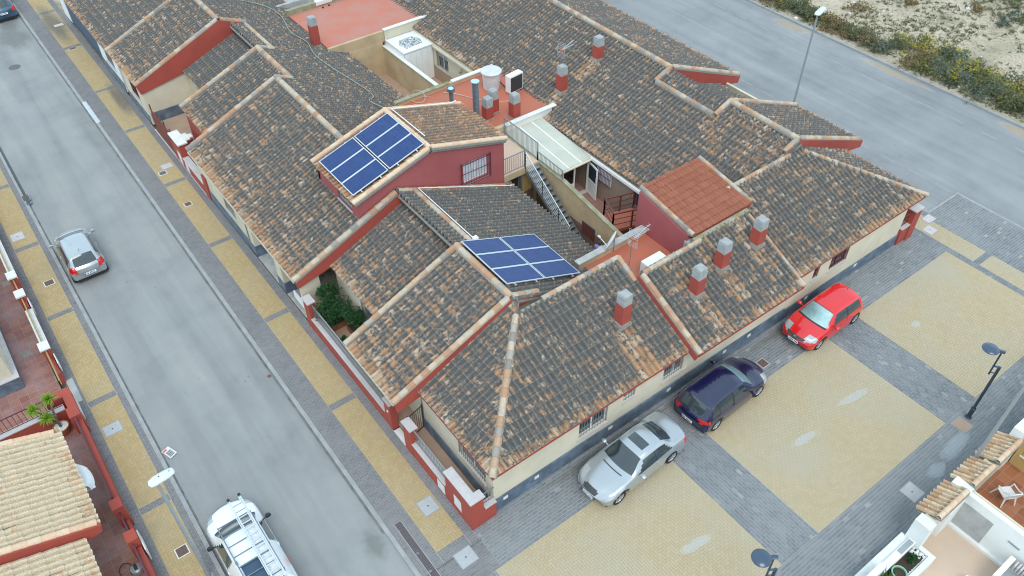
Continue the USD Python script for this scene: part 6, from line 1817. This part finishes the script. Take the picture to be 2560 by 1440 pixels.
# ------------------------------------------------------------------ left-hand houses across the street
LW = thing('garden_wall', 'red garden wall with square red pillars beside the buff tiled roofs', 'garden wall')
m = MB(); m.box(-2.08, 12.5, 0, -1.84, 18.3, .82); m.box(-2.08, 20.45, 0, -1.84, 25.4, .82); m.box(-2.12, 25.4, 0, -1.8, 26.5, 1.1); m.box(-2.2, 24.85, 0, -1.8, 25.4, 1.12); m.box(-2.75, 26.1, 0, -2.12, 26.5, 1.1); put('wall', m, 'wall_red', LW)
for y in (18.35, 19.85):
    m = MB(); m.box(-2.16, y, 0, -1.8, y + .45, 1.25); put('pillar', m, 'wall_red', LW)
m = MB(); m.box(-1.96, 18.85, 0, -1.86, 19.82, .5); put('low_wall', m, 'wall_red', LW)
m = MB(); m.box(-1.79, 18.05, .2, -1.75, 18.95, .85); put('meter_box', m, 'cap_white', LW)
for a, c in ((12.6, 18.3), (20.5, 24.8)):
    m = MB(); m.bar((-2.02, a, 1.12), (-2.02, c, 1.12), .05); m.bar((-2.02, a, .9), (-2.02, c, .9), .04); put('handrail', m, 'iron_maroon', LW)
    m = MB()
    for i in range(int((c - a) / .12)):
        m.bar((-2.02, a + .12 * i, .82), (-2.02, a + .12 * i, 1.1), .016)
    put('bars', m, 'iron_maroon', LW)
m = MB(); m.bar((-2.0, 18.8, .98), (-2.0, 19.85, .98), .05); m.bar((-2.0, 18.8, .6), (-2.0, 19.85, .6), .04); put('gate_rail', m, 'iron_maroon', LW)
m = MB(); m.box(-1.83, 25.45, .1, -1.77, 26.4, .6); put('pipe', m, 'cap_white', LW)
LS = thing('garden_wall', 'red side wall with maroon railing between the two front terraces', 'garden wall')
m = MB(); m.box(-7, 25.66, 0, -2.2, 25.9, .86); put('wall', m, 'wall_red', LS)
m = MB(); m.box(-7, 25.64, .86, -2.22, 25.93, .91); put('sill_cap', m, 'cap_stone', LS)
railing(LS, [(-7, 25.78, .91), (-2.25, 25.78, .91)], .72, .17, 'iron_maroon', posts=False, bar=.018)
FT = thing('front_terrace', kind='structure')
floor_tiles(FT, -6.5, 12.5, -2.08, 25.66, .12, 'floor_terracotta', .36)
FT = thing('front_terrace', kind='structure')
floor_tiles(FT, -6.5, 25.93, -2.12, 46, .12, 'floor_terracotta', .36)

L1 = thing('house', 'house across the street with buff tile roofs in two steps', 'house')
R = Roofs(L1, mat='roof_buff', ridge='ridge_buff', pitch=.235, gauge=.42, limit=260)
lt = .36
def zl(x, e=-2.5, z=2.6):
    return z + lt * (e - x)
rA = R.slope((-2.5, 18.62, 2.6), (-2.5, 23.15, 2.6), (-1, 0), 5.0, lt)
R.ridge(rA, (-2.72, 23.08, 2.68), (-7.4, 23.08, zl(-7.4) + .06), r=.13, gap=.4, bed=False)
R.ridge(rA, (-2.62, 18.68, 2.66), (-7.4, 18.68, zl(-7.4) + .06), r=.13, gap=.4, bed=False)
rB = R.slope((-3.05, 10.5, 2.5), (-3.05, 18.48, 2.5), (-1, 0), 4.6, lt)
R.finish()
barge(L1, 18.50, 18.62, [(-7.4, zl(-7.4) - .03), (-2.48, 2.57)], [(-7.4, zl(-7.4) - .5), (-3.2, 2.15), (-2.55, 2.25)])
m = MB(); m.box(-7.4, 12, .1, -3.3, 22.9, 2.45); put('wall', m, 'wall_cream', L1)
AW = thing('awning', 'rounded white awning end sticking out under the buff roof', 'awning', loc=(-2.7, 21.35, 1.6))
m = MB(); prf = [(.0, .34), (.16, .33), (.26, .28), (.33, .18), (.36, 0)]
vs = []
for yy in np.linspace(-.55, .55, 9):
    sc = math.sqrt(max(0.02, 1 - (yy / .56) ** 2)) ** .5
    vs += [(x * sc + .12, yy, z) for x, z in prf]
fs = [(a * 5 + b, a * 5 + b + 1, a * 5 + 5 + b + 1, a * 5 + 5 + b) for a in range(8) for b in range(4)]
m.add(vs, fs); m.box(-.4, -.5, -.02, .42, .5, .0); put('cover', m, 'white_paint', AW, smooth=60)
BK = thing('fan_heater', 'round grey appliance with a hose loop on the terrace tiles', 'appliance', loc=(-2.28, 17.95, .12))
m = MB(); m.lathe([(0, .3), (.14, .29), (.2, .24), (.21, .05), (.18, 0)], n=24); put('body', m, 'lamp_grey', BK, smooth=45)
m = MB(); m.box(-.06, -.12, .3, .04, .12, .34); put('handle', m, 'black_plastic', BK)
m = MB(); m.tube([(-.15, .1, .15)] + [(-.32 + .2 * math.cos(th), .28 + .26 * math.sin(th), .03) for th in np.linspace(-1.2, 3.6, 18)], .012, 5); put('hose', m, 'black_rubber', BK)

L2 = thing('house', 'cream house across the street with a blue-grey stone base', 'house')
m = MB(); m.box(-9, 28.75, .1, -3.42, 46, 2.9); put('wall', m, 'wall_cream', L2)
m = MB(); m.box(-9, 28.55, .1, -3.25, 28.747, .75); m.box(-3.417, 28.747, .1, -3.25, 46, .75); put('dado', m, 'dado_stone', L2)
m = MB(); m.box(-9, 28.52, .75, -3.22, 28.747, .79); m.box(-3.417, 28.747, .75, -3.22, 46, .79); put('dado_cap', m, 'cap_stone', L2)
m = MB(); m.box(-3.42, 33, .9, -3.37, 35, 2.4); put('red_shutter', m, 'wall_red', L2)

LU = thing('garden_wall', 'red garden wall with white capped pillars and a brass rail across the street', 'garden wall')
m = MB(); m.box(-2.06, 29.4, 0, -1.84, 32.3, .72); m.box(-2.06, 34.6, 0, -1.84, 46, .72); put('wall', m, 'wall_red', LU)
m = MB(); m.box(-2.1, 29.42, .72, -1.8, 32.25, .77); m.box(-2.1, 34.62, .72, -1.8, 46, .77); put('sill_cap', m, 'cap_white', LU)
for y in (28.95, 32.75, 34.2):
    m = MB(); m.box(-2.12, y, 0, -1.82, y + .42, 1.15); put('pillar', m, 'wall_red', LU)
    m = MB(); m.box(-2.17, y - .05, 1.15, -1.77, y + .47, 1.22); put('pillar_cap', m, 'cap_white', LU)
m = MB(); m.box(-2.0, 33.17, 0, -1.86, 34.2, .55); m.box(-2.0, 32.3, 0, -1.86, 32.75, .9); m.box(-2.02, 27.9, 0, -1.86, 28.95, .62); put('low_wall', m, 'wall_red', LU)
for a, c in ((27.0, 32.8), (33.0, 46)):
    m = MB(); m.bar((-1.98, a, 1.08), (-1.98, c, 1.08), .05); m.bar((-1.98, a, .86), (-1.98, c, .86), .03); put('handrail', m, 'brass', LU)
m = MB(); m.box(-1.86, 26.55, .002, -1.6, 28.0, .03); put('gate_sill', m, 'concrete', LU)
m = MB(); m.box(-1.81, 28.3, .3, -1.77, 28.95, .8); m.box(-1.81, 32.2, .4, -1.77, 32.9, .9); put('meter_door', m, 'cap_white', LU)

# potted yucca
YU = thing('potted_yucca', 'three-headed spiky yucca in a terracotta pot of white gravel', 'plant', loc=(-2.62, 25.27, .12))
m = MB(); m.lathe([(.2, 0), (.27, .36), (.30, .37), (.30, .42), (.27, .42), (.26, .38)], n=26); put('pot', m, 'terracotta_pot', YU, smooth=40)
m = MB(); m.lathe([(0, .39), (.265, .385)], n=20); put('soil', m, 'gravel_white', YU)
m = MB(); r = np.random.default_rng(9)
for i in range(110):
    a, q = r.random() * 6.283, math.sqrt(r.random()) * .24; c = V([q * math.cos(a), q * math.sin(a), .395]); s = .022
    m.box(c[0] - s * r.random() - .006, c[1] - s * r.random() - .006, c[2] - .01, c[0] + s * r.random() + .006, c[1] + s * r.random() + .006, c[2] + .012 + .014 * r.random())
put('white_gravel', m, 'gravel_white', YU)
heads = [(.12, .2, 1.75), (-.5, .2, 1.55), (-.25, -.04, 1.15)]
m = MB(); m.tube([(0, 0, .38), (.0, .03, .85), (.06, .12, 1.25), heads[0]], [.055, .05, .042, .035], 8); m.tube([(-.02, .02, .6), (-.12, -.04, .74), (-.22, -.1, .85), heads[2]], [.04, .035, .03, .03], 8); m.tube([(.03, .08, 1.0), (-.28, .14, 1.2), heads[1]], [.035, .03, .028], 8)
put('trunk', m, 'bark', YU, smooth=50)
for hd in heads:
    r = np.random.default_rng(int(hd[2] * 100)); v, f = [], []
    for i in range(95):
        az, el = r.random() * 6.283, math.asin(r.uniform(-.25, 1)); L = .30 + .08 * r.random()
        d = V([math.cos(az) * math.cos(el), math.sin(az) * math.cos(el), math.sin(el)]); sd = np.cross(d, [0, 0, 1.]); sd /= np.linalg.norm(sd) + 1e-9
        b = V(hd); tip = b + d * L - V([0, 0, .06 * math.cos(el)]); mid = b + d * L * .5; o = len(v)
        v += [b - sd * .012, b + sd * .012, mid + sd * .018, mid - sd * .018, tip]; f += [(o, o + 1, o + 2), (o, o + 2, o + 3), (o + 3, o + 2, o + 4)]
    put('leaf_crown', (V(v), V(f)), 'leaf_lime', YU)

# ------------------------------------------------------------------ pale houses at the bottom right
RW = thing('garden_wall', 'whitewashed garden wall coped with orange barrel tiles along the square', 'garden wall')
m = MB(); m.box(19.35, 2.75, 0, 21.0, 3.1, 1.7); m.box(21.35, 2.75, 0, 27.5, 3.1, 1.7); put('wall', m, 'wall_cream', RW)
m = MB(); m.box(21.0, 2.62, 0, 21.35, 3.25, 1.86); m.box(18.95, 2.65, 0, 19.35, 3.2, 1.62); put('pillar', m, 'wall_white', RW)
R = Roofs(RW, mat='roof_buff', ridge='ridge_buff', pitch=.20, gauge=.30, limit=200)
for a, c in ((19.36, 21.0), (21.36, 22.6), (22.9, 24.35)):
    rA = R.slope((a, 3.42, 1.66), (c, 3.42, 1.66), (0, -1), .72, .5, slab=.06, eave_wear=1.0, wear=lambda p: .5, eave_mat=None)
    R.ridge(rA, (a - .02, 2.72, 2.03), (c + .0, 2.72, 2.03), r=.095, gap=.33)
R.finish()
RD = thing('partition_wall', 'long white parapet wall between the pale terrace and the tiled porch', 'wall')
m = MB(); m.box(21.0, -4, 0, 21.2, 2.62, 1.84); put('wall', m, 'wall_white', RD)
m = MB(); m.bar((21.22, -4, 1.87), (21.22, 2.6, 1.87), .06, .05); put('edge_trim', m, 'wall_cream', RD)
m = MB(); m.box(20.1, 2.6, 0.02, 21.0, 2.75, 1.5); put('return_wall', m, 'wall_white', RD)
m = MB(); m.box(20.985, 1.55, .17, 20.998, 2.6, 1.42); put('bare_patch', m, 'concrete', RD)  # thin grey slab over the lower west face of the white parapet
RT = thing('front_terrace', kind='structure')
m = MB(); m.box(15, -6, -.1, 21.0, 2.75, .05); put('floor', m, 'floor_pink', RT)
m = MB(); m.box(20.85, -4, .05, 20.995, 2.6, .16); put('skirting', m, 'wall_white', RT)
PO = thing('front_terrace', kind='structure')
floor_tiles(PO, 21.22, -3, 27, 2.74, .05, 'floor_orange', .4, limit=150)
RH = thing('house', 'mustard-walled house with a barred window at the right edge', 'house')
m = MB(); m.wall(1, -3, 2.7, 0, 3.2, 25.0, 25.3, [(1.1, .7, 2.5, 2.0)]); put('wall', m, 'wall_yellow', RH)
window(RH, 1, 1.1, .7, 2.5, 2.0, 25.0, 1, glass='blind_white', bars='iron_dark', nb=6, sill='cap_white')
m = MB(); m.box(25.32, 2.75, 0, 33, 3.1, 2.5); m.box(24.36, 2.74, 0, 25.3, 3.12, 2.3); put('wall', m, 'wall_white', RH)

# white plastic chair
CH = thing('chair', 'white plastic garden chair on orange floor tiles', 'chair', loc=(23.35, 2.0, .055), rot=150)
m = MB(); m.prism([(-.24, -.22), (.24, -.24), (.25, .2), (.2, .26), (-.2, .26), (-.25, .2)], 2, .40, .43); put('seat', m, 'chair_white', CH)
for x, y, dx, dy in ((-.22, -.2, -.08, -.1), (.22, -.2, .08, -.1), (-.2, .22, -.06, .1), (.2, .22, .06, .1)):
    m = MB(); m.tube([(x, y, .41), (x + dx, y + dy, 0)], [.035, .022], 7); put('leg', m, 'chair_white', CH)
for sgn in (-1, 1):
    m = MB(); m.tube([(sgn * .25, -.2, .42), (sgn * .28, -.18, .62), (sgn * .28, .1, .64), (sgn * .22, .3, .80)], .026, 7); put('armrest', m, 'chair_white', CH, smooth=50)
for i in range(7):
    a = -.19 + .063 * i; m = MB(); m.bar((a, .25, .44), (a * .95, .36, .86 - .6 * a * a), .034, .014, up=(0, 1, .2)); put('back_slat', m, 'chair_white', CH)
m = MB(); m.tube([(-.24, .24, .42), (-.24, .33, .74), (-.14, .37, .86), (0, .375, .89), (.14, .37, .86), (.24, .33, .74), (.24, .24, .42)], .024, 7); put('back_frame', m, 'chair_white', CH, smooth=50)

# planter, pot, low front wall
FW = thing('garden_wall', 'low whitewashed wall with a rough grey plastered front edge', 'garden wall')
m = MB(); m.prism([(10.5, 3.32), (19.0, 3.3), (19.0, 3.05), (10.5, 3.05)], 2, 0, .5); m.box(10.5, 2.85, 0, 17.2, 3.05, .95); m.box(17.2, 2.8, 0, 19.0, 3.05, .62); put('wall', m, 'wall_white', FW)
m = MB(); m.box(10.5, 3.05, .5, 19.0, 3.34, .53); put('rough_cap', m, 'cap_white', FW)
m = MB(); m.box(18.2, 2.84, .62, 18.9, 3.02, .632); put('grey_slab', m, 'lamp_grey', FW)
PL = thing('planter', 'white masonry planter bed with dark soil and a little green plant', 'planter')
m = MB(); m.box(16.2, 2.1, .05, 19.15, 2.28, .45); m.box(18.98, 2.28, .05, 19.15, 2.8, .45); put('wall', m, 'wall_white', PL)
m = MB(); m.box(16.2, 2.28, .05, 18.98, 2.8, .36); put('soil', m, 'soil', PL)
m = MB(); r = np.random.default_rng(4)
for i in range(52):
    x = 16.3 + i * .052; q = .03 + .012 * r.random(); m.lathe([(q, 0), (q * .8, q * .7), (0, q)], c=(x, 2.31 + .02 * r.random(), .36), n=7)
for i in range(16):
    q = .035 + .03 * r.random(); m.lathe([(q, 0), (q * .8, q * .7), (0, q)], c=(18.7 + .25 * r.random(), 2.34 + .42 * r.random(), .36), n=7)
put('white_stones', m, 'gravel_white', PL)
v, f = leaf_cloud(260, (18.45, 2.56, .5), (.2, .18, .16), .05, 12, clumps=7); put('small_plant', (v, f), 'leaf_dark', PL)
GP = thing('flower_pot', 'pale green round plastic pot of bare soil in the white planter', 'pot', loc=(17.55, 2.5, .36))
m = MB(); m.lathe([(.15, 0), (.22, .3), (.25, .31), (.25, .35), (.21, .35), (.2, .3)], n=28); put('pot', m, 'pot_green', GP, smooth=40)
m = MB(); m.lathe([(0, .29), (.2, .28)], n=20); put('soil', m, 'soil', GP)
SP = thing('spiky_plant', 'spiky green strap-leaved plant beside the pale green pot', 'plant')
r = np.random.default_rng(21); v, f = [], []
for i in range(130):
    bx, by = 16.55 + .75 * r.random(), 2.42 + .32 * r.random(); az, el = r.random() * 6.283, r.uniform(.5, 1.4); L = .35 + .3 * r.random()
    d = V([math.cos(az) * math.cos(el), math.sin(az) * math.cos(el), math.sin(el)]); sd = np.cross(d, [0, 0, 1.]); sd /= np.linalg.norm(sd) + 1e-9
    b = V([bx, by, .36]); mid = b + d * L * .6; tip = b + d * L - V([0, 0, .12]); o = len(v)
    v += [b - sd * .014, b + sd * .014, mid + sd * .014, mid - sd * .014, tip]; f += [(o, o + 1, o + 2), (o, o + 2, o + 3), (o + 3, o + 2, o + 4)]
put('leaves', (V(v), V(f)), 'leaf_green', SP)
BX = thing('ice_box', 'small white lidded box standing on the pink terrace floor', 'box', loc=(19.35, .95, .05), rot=25)
m = MB(); m.box(-.18, -.13, 0, .18, .13, .26); put('box', m, 'white_paint', BX)
m = MB(); m.box(-.19, -.14, .262, .19, .14, .31); put('lid', m, 'white_paint', BX); m = MB(); m.box(-.1, -.06, .31, .12, .06, .314); put('label', m, 'cap_stone', BX)
BB = thing('barbecue', 'grey masonry barbecue corner with louvred back on the pale terrace', 'barbecue')
m = MB(); m.box(19.75, -.5, .05, 20.9, -.3, .9); m.box(19.75, -.3, .05, 19.9, .62, .9); m.box(19.9, .45, .05, 20.85, .62, .9); put('wall', m, 'wall_white', BB)
m = MB(); m.box(19.9, -.3, .05, 20.55, .45, .6); put('hearth', m, 'lamp_grey', BB)
m = MB()
for i in range(7):
    m.box(20.58, -.28 + .1 * i, .62, 20.82, -.22 + .1 * i, .9)
put('louvres', m, 'cap_stone', BB)
CL = thing('wall_cleat', 'short dark metal bar fixed on the white parapet wall', 'bracket', loc=(20.985, .75, 1.2))
m = MB(); m.bar((-.02, -.2, .0), (-.02, .2, .02), .03); put('bar', m, 'iron_grey', CL)

# ------------------------------------------------------------------ person in the yard
import manifold3d as m3
import trimesh


def capsule_body(chain):
    """Union of hulls of spheres along bones: (p, r, q, r)."""
    out = None
    for p, r, q, s in chain:
        a = m3.Manifold.sphere(r, 20).translate(p); b = m3.Manifold.sphere(s, 20).translate(q)
        h = m3.Manifold.batch_hull([a, b]); out = h if out is None else out + h
    out = out.refine_to_length(.035)
    me = out.to_mesh(); tm = trimesh.Trimesh(me.vert_properties[:, :3], me.tri_verts)
    trimesh.smoothing.filter_taubin(tm, iterations=8)
    return tm


PE = thing('person', 'dark-haired person in a white and violet shirt standing in the yard by the parapet', 'person', loc=(19.62, 19.68, .22), rot=-60)
legs = [((-.1, 0, .92), .10, (-.11, .02, .5), .07), ((-.11, .02, .5), .065, (-.11, 0, .09), .045), ((-.11, -.02, .06), .045, (-.12, .15, .04), .035), ((.1, 0, .92), .10, (.11, .02, .5), .07), ((.11, .02, .5), .065, (.11, 0, .09), .045), ((.11, -.02, .06), .045, (.12, .15, .04), .035), ((-.08, 0, .95), .12, (.08, 0, .95), .12)]
torso = [((-.06, 0, .98), .12, (.06, 0, .98), .12), ((0, 0, 1.0), .13, (0, 0, 1.35), .14), ((-.15, 0, 1.42), .075, (.15, 0, 1.42), .075), ((0, 0, 1.3), .14, (-.12, 0, 1.41), .08), ((0, 0, 1.3), .14, (.12, 0, 1.41), .08), ((0, 0, 1.42), .062, (0, .02, 1.54), .055)]
arms = []
for s in (-1, 1):
    el, wr = (s * .25, .08, 1.15), (s * .2, .3, 1.08)
    arms += [((s * .17, 0, 1.42), .06, el, .045), (el, .043, wr, .03), (wr, .03, (s * .19, .37, 1.07), .028)]
    for j in range(4):
        a = (s * .19 + (j - 1.5) * .019, .38, 1.07); b = (s * .19 + (j - 1.5) * .02, .43, 1.06 - .004 * j); c = (s * .19 + (j - 1.5) * .02, .455, 1.03)
        arms += [(a, .0095, b, .009), (b, .009, c, .008)]
    arms += [((s * .165, .345, 1.07), .011, (s * .14, .385, 1.06), .009)]
head = [((0, .02, 1.52), .055, (0, .03, 1.6), .06), ((0, .025, 1.64), .085, (0, .045, 1.61), .075), ((0, .06, 1.58), .055, (0, .055, 1.6), .06), ((0, .11, 1.62), .016, (0, .125, 1.6), .016), ((-.085, .02, 1.62), .018, (-.085, .015, 1.59), .014), ((.085, .02, 1.62), .018, (.085, .015, 1.59), .014)]
body = put('body', capsule_body(legs + torso + arms + head), 'skin', PE, smooth=True)
def grown(ch, d):
    return [(p, r + d, q, s + d) for p, r, q, s in ch]
put('shirt', capsule_body(grown([c for c in torso[:5]], .012) + grown([a for a in arms if a[1] > .055], .012)), 'shirt', PE, smooth=True)
put('trousers', capsule_body(grown([c for c in legs if c[1] > .05], .012)), 'trousers', PE, smooth=True)
hr = m3.Manifold.sphere(.1, 24).scale((.92, 1.05, 1.0)).translate((0, .012, 1.645)) - m3.Manifold.cube((.3, .2, .3), True).translate((0, .165, 1.60)) - m3.Manifold.cube((.4, .4, .2), True).translate((0, .05, 1.48))
put('hair', hr, 'hair_dark', PE, smooth=40)

# ------------------------------------------------------------------ waste ground across the wide road
nx, ny = 110, 150
X, Y_ = np.meshgrid(np.linspace(46.96, 128, nx), np.linspace(-40, 150, ny))
Zt = -.03 + .28 * (meshkit.fbm(np.stack([X * .22, Y_ * .22, X * 0], -1), 4, 3) - .5) * np.clip((X - 46.96) / 3, 0, 1)
Vt_ = np.stack([X, Y_, Zt], -1).reshape(-1, 3); ii = (np.arange(ny - 1)[:, None] * nx + np.arange(nx - 1)).ravel()
put('waste_ground', (Vt_, np.stack([ii, ii + 1, ii + nx + 1, ii + nx], 1)), 'sand', kind='structure')


def gz(x, y):
    return -.03 + .28 * (float(meshkit.fbm(V([x * .22, y * .22, 0.]), 4, 3)) - .5) * min(max((x - 46.96) / 3, 0), 1)


def bush(x, y, rx, ry, rz, n, mat, label, seed, name='bush', flowers=0, group=None, twig=True):
    z = gz(x, y)
    t = thing(name, label, 'bush', group, loc=(x, y, z))
    v, f = leaf_cloud(n, (0, 0, rz * .55), (rx, ry, rz), .085, seed, shell=.3, clumps=max(5, n // 55), flat=1.2)
    v[:, 2] = np.maximum(v[:, 2], -.02)
    put('foliage', (v, f), mat, t)
    if flowers:
        v, f = leaf_cloud(flowers, (0, 0, rz * .85), (rx * .95, ry * .95, rz * .9), .06, seed + 500, shell=.7, clumps=max(4, flowers // 22), flat=.4); v[:, 2] = np.maximum(v[:, 2], rz * .3)
        put('flowers', (v, f), 'leaf_yellow', t)


rb = random.Random(11)
i = 0
kinds = [('leaf_sage', 'olive green roadside bush in the hedge along the kerb'), ('leaf_grey', 'grey-green roadside bush in the hedge along the kerb'), ('leaf_dry', 'dry brown roadside bush in the hedge along the kerb')]
for y in np.arange(5.0, 44, .72):
    if rb.random() < .05 or 33.5 < y < 34.0:
        continue
    big = 1.25 if 12 < y < 24 else .85
    kk = rb.choices([0, 1, 2], [5, 4, 2])[0]
    fl = 150 if 15.5 < y < 25 and rb.random() < .75 else (30 if rb.random() < .3 else 0)
    x = 47.9 + rb.uniform(-.2, .5) + (.4 if big > 1 else 0)
    mt, lb = kinds[kk]
    bush(x, y, (.95 + rb.random() * .45) * big, .85 + rb.random() * .35, .5 * big, 700, mt, lb + (' with many yellow flowers' if fl > 100 else ''), 100 + i, flowers=fl, group=lb.split(' in ')[0] + ('es in yellow flower' if fl > 100 else 'es') + ' along the kerb'); i += 1
for y in np.arange(14, 25, 1.1):
    x = 49.9 + rb.uniform(-.4, .7); kk = rb.choices([0, 1], [3, 2])[0]
    bush(x, y, 1.0, .8, .55, 560, kinds[kk][0], ('olive' if kk == 0 else 'grey-green') + ' bush with yellow flowers in the thicket behind the kerb hedge', 200 + i, flowers=170, group='flowering ' + ('olive' if kk == 0 else 'grey-green') + ' bushes in the thicket'); i += 1
cols = {'leaf_sage': 'olive', 'leaf_grey': 'grey-green', 'leaf_dry': 'straw brown'}
for q in range(70):
    x, y = 51 + rb.random() ** 1.1 * 26, 2 + rb.random() * 30
    if y > 27 - (x - 51) * .2 and rb.random() < .6:
        continue
    mt = rb.choices(list(cols), [4, 3, 4])[0]; s = .45 + rb.random() * .55
    bush(x, y, s * 1.1, s * .9, s * .5, int(260 * s + 80), mt, f'low scattered {cols[mt]} bush on the sandy waste ground', 300 + q, group=f'scattered {cols[mt]} bushes')
bush(56.8, 30.8, 2.0, 1.5, 1.15, 2200, 'leaf_green', 'largest rounded green shrub at the top edge of the waste ground', 901)
bush(67.5, 24.3, 2.1, 1.6, .9, 1500, 'leaf_dry', 'large straw-coloured shrub near the top right corner', 902)
bush(71.5, 29.0, 1.8, 1.4, .9, 1200, 'leaf_grey', 'grey-green shrub cut off in the top right corner', 903)
# small tufts and debris nobody could count
r = np.random.default_rng(33)
N = 26000
xx = 47.3 + r.random(N) ** 1.15 * 36; yy = -4 + r.random(N) * 46
keep = meshkit.fbm(np.stack([xx * .3, yy * .3, xx * 0 + 5], -1), 3, 8) + .25 * r.random(N) > .55
xx, yy = xx[keep], yy[keep]; N = len(xx)
zz = -.03 + .28 * (meshkit.fbm(np.stack([xx * .22, yy * .22, xx * 0], -1), 4, 3) - .5) * np.clip((xx - 46.96) / 3, 0, 1)
B = 9
base = np.repeat(np.stack([xx, yy, zz], 1), B, 0); s = np.repeat(.03 + .10 * r.random(N) ** 1.5, B)[:, None]
az = r.random(N * B) * 6.283; d = np.stack([np.cos(az) * .8, np.sin(az) * .8, .35 + .6 * r.random(N * B)], 1)
sd = np.stack([-np.sin(az), np.cos(az), az * 0], 1)
off_ = r.normal(size=(N * B, 3)) * V([.08, .08, 0])
b0 = base + off_
v = np.stack([b0 - sd * s * .35, b0 + sd * s * .35, b0 + d * s * 1.5], 1).reshape(-1, 3)
put('weeds', (v, np.arange(len(v)).reshape(-1, 3)), 'leaf_sage', label='low weeds and dry tufts dotted over the sandy ground', cat='weeds', kind='stuff')
m = MB()
for q in range(240):
    x, y = 47.5 + r.random() * 30, 3 + r.random() * 32; sz = .03 + .07 * r.random() ** 2; z = gz(x, y)
    m.lathe([(sz, -.01), (sz * .8, sz * .6), (0, sz * .8)], c=(x, y, z), n=6)
put('pebbles', m, 'gravel_white', label='pale stones strewn over the sandy waste ground', cat='stones', kind='stuff')
for x, y, w_, lb in ((47.25, 30.6, .32, 'white plastic bag caught at the kerb hedge by the lamp'), (47.5, 11.9, .38, 'white plastic bag at the kerb on the right edge'), (57.8, 24.2, .4, 'scrap of pale plastic sheet among the bushes')):
    t = thing('plastic_bag', lb, 'litter', loc=(x, y, gz(x, y) + .05))
    q = trimesh.creation.icosphere(2, w_ / 2); nn = meshkit.noise(q.vertices * 9, 4); q.vertices *= (.55 + .7 * nn)[:, None]; q.vertices[:, 2] *= .55
    put('film', q, 'white_paint', t, smooth=True)
# sand washed onto the road by the kerb, oil on the street
def stain(name, x, y, rx, ry, z, mat, seed, rot=0.):
    a = np.linspace(0, 2 * math.pi, 40, endpoint=False); rr = .7 + .6 * meshkit.fbm(np.stack([np.cos(a) * 1.5 + seed, np.sin(a) * 1.5, a * 0], -1), 3, seed)
    c, s = math.cos(rot), math.sin(rot); px, py = rx * rr * np.cos(a), ry * rr * np.sin(a)
    v = np.vstack([[x, y, z], np.stack([x + px * c - py * s, y + px * s + py * c, a * 0 + z], 1)])
    put(name, (v, V([(0, 1 + k, 1 + (k + 1) % 40) for k in range(40)])), mat, tint=np.vstack([[1.6, 0, 0], np.zeros((40, 3))]), kind='structure')


stain('sand_drift', 46.2, 30.2, .5, 1.9, -.081, 'stain_sand', 2); stain('sand_drift', 46.3, 14.0, .5, 1.6, -.081, 'stain_sand', 5); stain('sand_drift', 46.3, 22.0, .35, 3.0, -.081, 'stain_sand', 8)
stain('oil_stain', 3.9, 60.4, 1.5, 2.6, -.08, 'stain_oil', 3); stain('oil_stain', 4.1, 62.5, .8, 1.5, -.079, 'stain_oil', 4); stain('oil_stain', 4.55, 14.1, .55, .9, -.08, 'stain_oil', 6)
stain('chalk_stain', 23.0, 8.07, .95, .2, .004, 'stain_chalk', 7, -.12); stain('chalk_stain', 19.9, 7.95, .7, .2, .004, 'stain_chalk', 9, -.1); stain('chalk_stain', 28.5, 8.9, .3, .22, .004, 'stain_chalk', 10); stain('chalk_stain', 13.3, 7.4, .8, .22, .004, 'stain_chalk', 12, -.1)
stain('chalk_stain', 24.2, 4.3, 1.1, .35, .004, 'stain_chalk', 13, .1); stain('chalk_stain', 22.6, 4.1, .6, .3, .004, 'stain_chalk', 14)
stain('damp_stain', 6.5, 61, .8, 4.5, .004, 'stain_damp', 15); stain('damp_stain', 7.0, 48.5, .5, 3, .004, 'stain_damp', 16); stain('damp_stain', 14.0, 12.2, 4.5, .3, .004, 'stain_damp', 17); stain('damp_stain', 25.0, 12.2, 5, .3, .004, 'stain_damp', 18)
